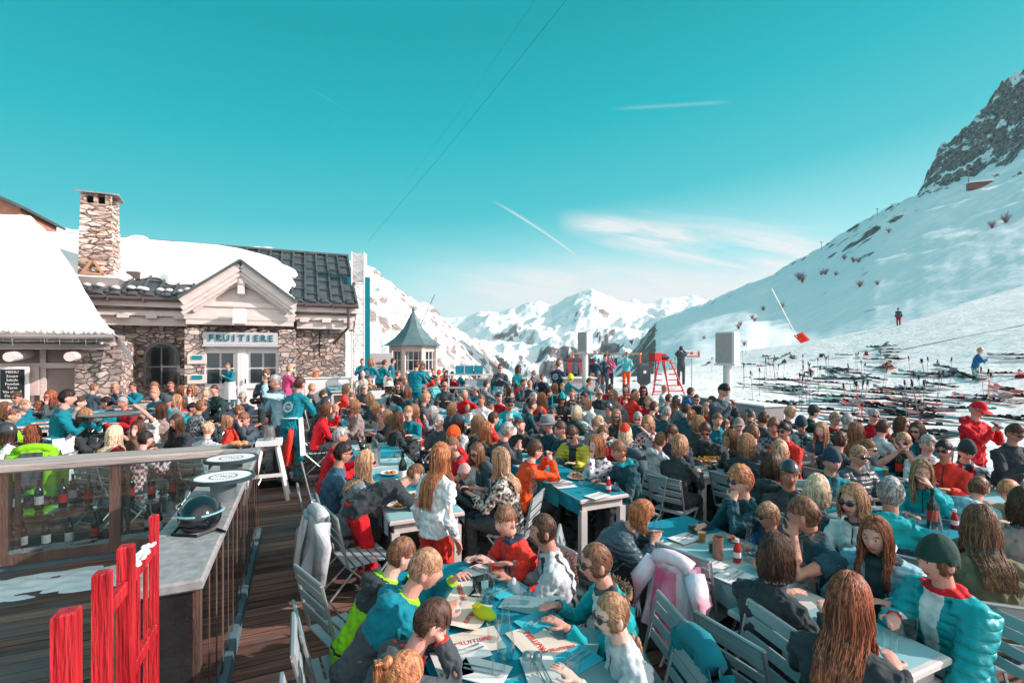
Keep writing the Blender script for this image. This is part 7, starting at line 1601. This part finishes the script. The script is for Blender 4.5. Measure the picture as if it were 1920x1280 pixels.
# white counters at the terrace edge
def counter(b0, a0, b1, a1, h, label, m=None):
    A, B = W(b0, a0), W(b1, a1); d = B-A; o = thing('service_counter', label, 'counter', ((A+B)/2)+Vector((0, 0, floor_z(a0))), math.atan2(d.y, d.x))
    mb = MB(); mb.box((0, 0, h/2), (d.length, .5, h)); mb.build('cabinet', m or mat('counter_mauve', (158, 150, 154), .6, .06), o); mb = MB(); mb.box((0, 0, h+.02), (d.length+.06, .58, .04), bev=.01); mb.build('top', whitepaint, o)
    mb = MB()
    for i in range(int(d.length/.7)): mb.box((-d.length/2+.4+i*.7, -.255, h*.5), (.6, .012, h*.8)); 
    mb.build('door_panel', m or MATS['counter_mauve'], o); return o
counter(9.3, 9.6, 8.95, 6.9, 1.02, 'pale mauve serving counter below the large loudspeaker')
counter(.0, 17.9, 1.6, 17.9, 1.02, 'white bar cabinet against the stone wall right of the door', whitepaint)
o = thing('planked_counter', 'white planked counter in front of the pointing waiter', 'counter', PX(1083, 700, 15.5)*Vector((1, 1, 0)) if False else Vector(((1083-CX)/F*15.5, 15.5, .24)), PHI*.3); mb = MB(); mb.box((0, 0, .6), (1.0, .6, 1.2)); mb.build('cabinet', whitewood, o); mb = MB(); mb.box((0, 0, 1.22), (1.1, .7, .04)); mb.build('top', whitepaint, o)
for i in range(16): put(WGL, W(.75+(i % 8)*.1, 17.75+(i//8)*.14, .36+1.062), 'upturned glass in the row on the white bar cabinet', 'glasses on the white bar cabinet')
o = thing('copper_pot', 'small copper pot on the white bar cabinet', 'pot', W(.45, 17.8, .36+1.062)); mb = MB(); mb.lathe((0, 0, 0), [(.09, 0), (.11, .02), (.1, .18), (.12, .2)], 16); mb.build('pot', mat('copper', (206, 130, 90), .35, metal=.5), o)
# white rack with blue crates
rp = Vector(((880-CX)/F*14.8, 14.8, .24)); o = thing('crate_rack', 'white shelving rack behind the bald man', 'rack', rp, .1); mb = MB()
for z in (.5, .95, 1.35): mb.box((0, 0, z), (1.3, .5, .04))
for sx in (-1, 1):
    for sy in (-1, 1): mb.tube([(sx*.63, sy*.22, 0), (sx*.63, sy*.22, 1.6)], .02, 6)
mb.build('frame', whitepaint, o)
for i in range(3):
    mb = MB(); mb.box((0, 0, .13), (.26, .36, .26), bev=.015); mb.box((0, -.185, .16), (.2, .01, .12)); q = mb.build('storage_box', mat('crate_teal', (40, 150, 170), .5), loc=rp+Vector((-.3+i*.29, .02, 1.372)), rz=.1, label=('left', 'middle', 'right')[i]+' pale teal box on top of the white rack', cat='box')
for i in range(2):
    mb = MB(); mb.box((0, 0, .12), (.34, .36, .24), bev=.015); mb.build('storage_box', [whitepaint, lightteal][i], loc=rp+Vector((.05+i*.36, .02, .972)), rz=.1, label=('white', 'pale blue')[i]+' box on the middle shelf of the white rack', cat='box')
# turquoise boxes / railing
o = thing('turquoise_cart', 'turquoise cabinet with white sloping lid near the tower', 'cart', Vector(((697-CX)/F*13.2, 13.2, .12)), PHI); mb = MB(); mb.box((0, 0, .55), (.95, .6, .7), bev=.01); mb.build('cabinet', tealpaint, o); mb = MB(); mb.prism([(-.2, .9), (.55, .9), (.4, 1.08), (-.02, 1.08)], -.3, .3, 'Y'); mb.build('lid', whitepaint, o)
o = thing('turquoise_railing', 'turquoise metal railing by the ski racks', 'railing', Vector(((1090-CX)/F*12.8, 12.8, .24)), .15); mb = MB()
for x in (-.8, -.3, .25, .8): mb.tube([(x, 0, 0), (x, 0, .95)], .025, 8)
for z in (.3, .6, .9): mb.tube([(-.8, 0, z), (.8, 0, z)], .016, 6)
mb.build('bars', tealpaint, o)
for i, (px, Y) in enumerate([(822, 12.6), (866, 13.2)]):
    o = thing('folding_rack', ('left', 'right')[i]+' crossed steel folding stand behind the bald men', 'stand', Vector(((px-CX)/F*Y, Y, .12)), .2); mb = MB()
    for k in range(4): x = -.45+k*.3; mb.tube([(x, 0, 0), (x+.3, 0, 1.2)], .012, 5); mb.tube([(x+.3, 0, 0), (x, 0, 1.2)], .012, 5)
    mb.tube([(-.45, 0, 1.2), (.75, 0, 1.2)], .015, 6); mb.build('bars', steel, o)

# ================================================================ SNOW SIDE
def G(px, Y): X = (px-CX)/F*Y; return Vector((X, Y, field_z(X, Y)))
# red ladder chair
o = thing('red_ladder_chair', 'tall red wooden lifeguard-style chair with ladder legs on the snow', 'chair', G(1238, 21), .3); rp_ = mat('chair_red', (196, 40, 44), .55, .15, 4, .3, 20); mb = MB()
for (x0, x1) in ((-.75, -.28), (.05, -.02), (.85, .3)):
    for sy in (-1, 1): mb.tube([(x0, sy*.55, 0), (x1, sy*.3, 1.45)], .035, 4)
for k in range(6):
    z = .15+k*.24; f_ = 1-z/1.9; mb.box((.42*(1-z*.1), -.52+z*.15, z), (.8*f_, .04, .05)); mb.box((-.4, -.5+z*.15, z), (.55*f_, .04, .05)) if k % 2 == 0 else None; mb.box((-.1, 0, z), (.04, 1.*f_, .04)) if k % 2 else None
mb.build('ladder_frame', rp_, o); mb = MB(); mb.box((0, 0, 1.46), (.75, .6, .06)); mb.box((-.26, .0, 1.62), (.34, .5, .34)); mb.box((.25, .24, 1.62), (.4, .06, .3)); mb.build('seat', rp_, o)
mb = MB(); mb.box((.2, .05, 1.58), (.36, .36, .2), bev=.08); q = mb.build('equipment_bag', cloth('black'), None); q.location = o.location; q.rotation_euler = (0, 0, .3); q['label'] = 'dark bag lying on the seat of the red ladder chair'; q['category'] = 'bag'
# white sign on pole
o = thing('slope_sign', 'white rectangular slope sign on a thin pole behind the dark snowsuit', 'sign', G(1297, 24), 0.); mb = MB(); mb.tube([(0, 0, 0), (0, 0, 1.5)], .025, 6); mb.build('pole', steel, o); mb = MB(); mb.box((0, -.03, 1.62), (.85, .03, .42)); b_ = mb.build('board', whitepaint, o); mb = MB(); mb.box((.33, -.05, 1.62), (.1, .005, .3)); mb.box((0, -.05, 1.5), (.5, .005, .06)); mb.ell((-.02, -.05, 1.66), (.09, .006, .08), 12, 6); mb.box((-.25, -.05, 1.68), (.22, .005, .05)); mb.build('marking', mat('sign_red', (206, 90, 90), .6), b_)
# red flag on leaning pole
o = thing('piste_flag', 'red square flag at the foot of a long leaning white pole', 'flag', G(1500, 36)); z_ = o.location.z; mb = MB(); P0 = PX(1494, 632, 36)-o.location; P1 = PX(1447, 541, 36)-o.location; mb.tube([P0, P1], .035, 6); mb.build('pole', whitepaint, o)
mb = MB(); 
def fl(u, v): q = PX(1488, 629, 36).lerp(PX(1502, 644, 36), v)-o.location; w_ = (PX(1505, 622, 36)-PX(1488, 629, 36)); return q+w_*u+Vector((0, .08*math.sin(u*6), 0))
mb.grid(fl, 8, 6); mb.build('cloth', cloth('coral'), o)
# orange fence poles + rope
for i, px in enumerate([1202, 1140, 1075]):
    p = G(px, 22.5+i*1.5); o = thing('orange_pole', ('right', 'middle', 'left')[i]+' one of the three orange fence poles by the skiers', 'pole', p); mb = MB(); mb.tube([(0, 0, 0), (-.05, 0, 1.75)], .04, 6); mb.build('stake', mat('pole_orange', (236, 120, 80), .6), o)
mb = MB(); mb.tube([G(1202, 22.5)+Vector((0, 0, 1.7)), G(1140, 24)+Vector((0, 0, 1.62)), G(1075, 25.5)+Vector((0, 0, 1.6))], .05, 6); mb.build('crossbar', mat('bar_peach', (226, 176, 150), .6), label='peach wooden crossbar joining the orange poles', cat='bar')
# backpack hanging
o = thing('hanging_backpack', 'black backpack with round badge hanging beside the red ladder chair', 'backpack', G(1207, 20.5)+Vector((0, 0, .45))); mb = MB(); mb.box((0, 0, .45), (.5, .3, .95), bev=.13); mb.tube([(-.1, 0, .88), (-.08, 0, 1.1), (.1, 0, 1.1), (.1, 0, .88)], .025, 6); mb.build('bag', cloth('char'), o, smooth=.9); mb = MB(); mb.ell((0, -.16, .55), (.07, .01, .07), 14, 6); mb.build('badge', whitepaint, o)
# ski rack with upright skis
SKC = [('black', (30, 32, 36)), ('red', (196, 36, 44)), ('white', (226, 226, 228)), ('teal', (20, 120, 130)), ('green', (60, 140, 70)), ('grey', (110, 116, 122)), ('navy', (34, 50, 74)), ('orange', (236, 100, 50))]
def ski_proto(ci):
    n, c = SKC[ci]; t = thing('ski', 'x', 'ski'); mb = MB(); L_ = 1.68
    def fn(u, v):
        y = (v-.5)*L_; wd = .05+.014*(abs(2*v-1)**2)-(.03*max(0, (v-.93)/.07)**2); z = .012+(.06*((v-.9)/.1)**2 if v > .9 else (.03*((.04-v)/.04)**2 if v < .04 else .008*math.sin(math.pi*v)))
        return ((u-.5)*2*wd*.9, y, z)
    mb.grid(fn, 2, 26); k = len(mb.v); mb.grid(lambda u, v: (fn(u, v)[0], fn(u, v)[1], fn(u, v)[2]+.014), 2, 26)
    mb.build('plank', mat('ski_'+n, c, .3, 0, 3, rgb2=tuple(min(255, int(v*.55+(90 if n != 'white' else 0))) for v in c), stretch=(1, 3, 1), spec=.5), t, smooth=.6)
    mb = MB(); mb.box((0, .12, .045), (.06, .10, .04), bev=.01); mb.box((0, -.18, .05), (.06, .11, .05), bev=.012); mb.box((0, -.02, .035), (.05, .42, .02)); mb.build('binding', black, t); return t
SKP = [ski_proto(i) for i in range(8)]
def pole_proto():
    t = thing('ski_pole', 'x', 'ski pole'); mb = MB(); mb.tube([(0, 0, -.05), (0, 0, 1.08)], .008, 6); mb.build('shaft', mat('pole_shaft', (150, 120, 120), .4, .2, 2, metal=.3), t); mb = MB(); mb.tube([(0, 0, 1.05), (0, 0, 1.2)], .024, 8); mb.tube([(0, 0, 1.17), (.06, 0, 1.08), (.05, 0, .98), (0, 0, 1.08)], .01, 4); mb.build('grip', black, t); mb = MB(); mb.lathe((0, 0, .05), [(.01, 0), (.045, 0), (.04, .012), (.01, .02)], 10); mb.build('basket', black, t); return t
PLP = pole_proto()
def pole_proto2():
    t = copy_tree(PLP); 
    for c in t.children:
        if c.name.startswith('shaft'): c.data = c.data.copy(); c.data.materials[0] = mat('pole_orange_bright', (240, 80, 60), .4)
    return t
PLO = pole_proto2()
rg = random.Random(21); ns = 0
ZONES = [(1350, 1500, 640, 655, 5), (1400, 1500, 660, 720, 22), (1395, 1560, 665, 735, 30), (1560, 1680, 660, 740, 34), (1620, 1700, 640, 670, 14), (1680, 1800, 690, 790, 26), (1500, 1700, 740, 800, 34), (1700, 1900, 700, 800, 30), (1560, 1760, 690, 760, 22), (1880, 1960, 630, 700, 12), (1230, 1330, 655, 685, 14), (1390, 1520, 725, 765, 22), (1690, 1760, 800, 850, 8), (1860, 1950, 740, 790, 10), (1150, 1220, 675, 720, 6)]
def ground_at(px, py):
    lo, hi = 3., 60.
    for _ in range(40):
        m = (lo+hi)/2; X = (px-CX)/F*m; z = field_z(X, m)
        if HY-(z-CZ)*F/m > py: lo = m
        else: hi = m
    X = (px-CX)/F*lo; return X, lo, field_z(X, lo)
for (x0, x1, y0, y1, n) in ZONES:
    k = 0; n = int(n*.88)
    while k < n:
        px, py = rg.uniform(x0, x1), rg.uniform(y0, y1); X, Y, z = ground_at(px, py); a, b = AB(X, Y)
        if b < 10.5 or Y > 56: k += 1; continue
        hd = rg.gauss(1.35, .35) ; ci = rg.choice([0, 0, 0, 6, 1, 2, 3, 3, 4, 5, 6, 7])
        for j in range(2):
            if k >= n: break
            q = Vector((X, Y, z+.03))+Matrix.Rotation(hd, 3, 'Z') @ Vector((j*.13, rg.uniform(-.1, .1), 0)); q.z = field_z(q.x, q.y)+.05+rg.uniform(0, .04)
            nme = SKC[ci][0]; lab = '%s ski lying on the snow among the parked skis' % nme; grp = '%s skis lying on the snow' % nme
            o = put(SKP[ci], q, lab, grp, hd); 
            gx = (field_z(q.x+.3, q.y)-field_z(q.x-.3, q.y))/.6; gy = (field_z(q.x, q.y+.3)-field_z(q.x, q.y-.3))/.6
            nrm = Vector((-gx, -gy, 1)).normalized(); o.scale = (1.8, 1, 1.5); o.rotation_euler = (nrm.to_track_quat('Z', 'Y').to_matrix() @ Matrix.Rotation(hd+rg.uniform(-.06, .06), 3, 'Z')).to_euler()
            k += 1; ns += 1
for (x0, x1, y0, y1, n, pr) in [(1440, 1480, 690, 720, 9, 0), (1500, 1560, 690, 735, 16, 0), (1580, 1620, 770, 790, 6, 1), (1600, 1660, 690, 730, 8, 0), (1700, 1800, 700, 725, 9, 0), (1720, 1745, 770, 800, 3, 0), (1390, 1440, 690, 745, 10, 0), (1830, 1860, 740, 770, 4, 1), (1480, 1540, 740, 770, 6, 0), (1560, 1760, 720, 790, 12, 0), (1330, 1400, 650, 700, 6, 0), (1250, 1300, 670, 700, 3, 0)]:
    for i in range(n):
        X, Y, z = ground_at(rg.uniform(x0, x1), rg.uniform(y0, y1)+8)
        if AB(X, Y)[1] < 10.2 or i % 5 > 2: continue
        o = put([PLP, PLO][pr], Vector((X, Y, z)), ['grey ski pole stuck upright in the snow', 'orange ski pole stuck upright in the snow'][pr], ['grey ski poles in the snow', 'orange ski poles in the snow'][pr]); o.rotation_euler = (rg.uniform(-.14, .14), rg.uniform(-.16, .16), rg.uniform(0, 6))
for i in range(26): # skis standing in the rack behind the counter
    px = 1042+i*3.1; Y = 20.5+rg.uniform(-.5, .5); ci = rg.choice([0, 1, 2, 5, 2, 6]); p = Vector(((px-CX)/F*Y, Y, .36+.84)); o = put(SKP[ci], p, '%s ski standing upright in the rack behind the waiters' % SKC[ci][0], '%s skis upright in the rack' % SKC[ci][0]); o.rotation_euler = (math.pi/2-.12, rg.uniform(-.12, .2), rg.uniform(-.5, .5))
o = thing('ski_rack', 'wooden ski rack holding upright skis behind the waiters', 'rack', Vector(((1082-CX)/F*20.3, 20.3, .36))); mb = MB(); mb.box((0, .1, .95), (2.1, .06, .08)); mb.box((0, .35, .5), (2.1, .06, .08)); mb.tube([(-1, .2, 0), (-1, .1, 1.0)], .04, 4); mb.tube([(1, .2, 0), (1, .1, 1.0)], .04, 4); mb.build('rails', mat('rack_wood', (150, 70, 70), .7), o)
mb = MB(); mb.tube([Vector((X_, Y_, z_+.03)) for X_, Y_, z_ in [ground_at(1690+23*i, 656-4.6*i) for i in range(11)]], .03, 5); mb.build('safety_rope', greywood, label='long thin rope lying across the snow above the skis', cat='rope')
# dark long banner/shelves lying on snow
for i, (px, py, w_, c, lb) in enumerate([(1575, 712, 2.6, (44, 70, 80), 'dark blue snowboard bag lying beside the parked skis'), (1548, 690, 1.5, (16, 140, 150), 'turquoise snowboard lying on the snow')]):
    X, Y, z = ground_at(px, py); mb = MB(); mb.box((0, 0, .08), (w_, .3, .12), bev=.05); mb.build(['board_bag', 'snowboard'][i], mat('bag_%d' % i, c, .5, .1), loc=(X, Y, z), rz=-.1, label=lb, cat=['bag', 'snowboard'][i])
# slope features: bare bushes, lift pylons, hut
def slope_hit(px, py):
    dg = bpy.context.evaluated_depsgraph_get(); d = (PX(px, py, 10)-Vector((0, 0, CZ))).normalized(); o = bpy.data.objects['mountain_slope']
    ok, loc, n, i = o.ray_cast(Vector((0, 0, CZ)), d); return loc if ok else None
bush = mat('bare_twigs', (150, 104, 100), .9, .2)
bi = 0
for (px, py, s) in [(1886, 418, 1.), (1860, 428, .8), (1600, 492, .6), (1610, 492, .5), (1498, 525, .8), (1505, 530, .8), (1540, 516, .5), (1548, 515, .6), (1567, 517, .5), (1612, 538, .7), (1645, 534, .5), (1583, 487, .5), (1667, 437, .5), (1431, 582, .5), (1410, 598, .5), (1415, 603, .5), (1466, 578, .6), (1388, 610, .5), (1385, 617, .6), (1320, 635, .4), (1395, 648, .6)]:
    L_ = slope_hit(px, py)
    if L_ is None: continue
    bi += 1; o = thing('bare_bush', '', 'bush', L_+Vector((0, 0, -.5))); H = s*L_.y*.024; g = random.Random(bi); mb = MB()
    for i in range(46):
        a = g.uniform(0, 6.28); r_ = g.uniform(.1, .55); p1 = Vector((math.cos(a)*r_*H, math.sin(a)*r_*H, H*g.uniform(.5, 1.05))); mb.tube([(0, 0, 0), p1*.5+Vector((0, 0, .1*H)), p1], [H*.012, H*.010, H*.004], 3)
        for j in range(3): q = p1*g.uniform(.5, 1); mb.tube([q, q+Vector((g.uniform(-.2, .2), g.uniform(-.2, .2), g.uniform(.05, .25)))*H], [H*.007, H*.003], 3)
    mb.build('twigs', bush, o); o['label'] = 'leafless reddish bush on the shaded snow slope'; o['group'] = 'leafless bushes on the slope'
for i, (px, py) in enumerate([(1645, 402), (1540, 464), (1816, 340)]):
    L_ = slope_hit(px, py+4)
    if L_ is None: continue
    o = thing('lift_pylon', ['middle', 'lowest', 'highest'][i]+' chairlift pylon on the mountain ridge', 'pylon', L_, .5); h_ = L_.y*.016*(1 if i < 2 else 1.6); mb = MB(); mb.tube([(0, 0, -2), (0, 0, h_)], h_*.03, 6); mb.box((0, 0, h_), (h_*.6, h_*.06, h_*.06)); mb.build('mast', greywood, o)
L_ = slope_hit(1836, 352)
if L_ is not None:
    o = thing('lift_hut', 'brown lift station hut high on the slope', 'hut', L_+Vector((0, 0, -1)), -.3); k = L_.y/430; mb = MB(); mb.box((0, 0, 2.6*k), (16*k, 6*k, 6*k)); mb.build('wall', mat('hut_brown', (140, 96, 88), .8, .2, .3), o); mb = MB(); mb.prism([(-9.5*k, 5.4*k), (9.5*k, 5.4*k), (8*k, 6.6*k), (-8*k, 6.6*k)], -4*k, 4*k, 'Y'); mb.build('roof', snow, o)
for pr in SKP+[PLP, PLO, CAR, TUM, COL_, WGL, PLT, KET, JUI]:
    if pr.name not in USED:
        for c in list(pr.children): bpy.data.objects.remove(c)
        bpy.data.objects.remove(pr)

# air
mb = MB(); mb.box((0, 4200, 300), (16000, 8700, 2400)); hz = mb.build('haze', None, kind='stuff', label='thin pale mountain haze'); hz.data.materials.clear()
hm = bpy.data.materials.new('haze_air'); hm.use_nodes = True; nt = hm.node_tree; nt.nodes.clear(); o_ = nd(nt, 'ShaderNodeOutputMaterial'); v_ = nd(nt, 'ShaderNodeVolumePrincipled')
v_.inputs['Color'].default_value = (.9, .96, 1, 1); v_.inputs['Density'].default_value = 1.0e-5; v_.inputs['Anisotropy'].default_value = .2; nt.links.new(v_.outputs[0], o_.inputs['Volume']); hz.data.materials.append(hm)
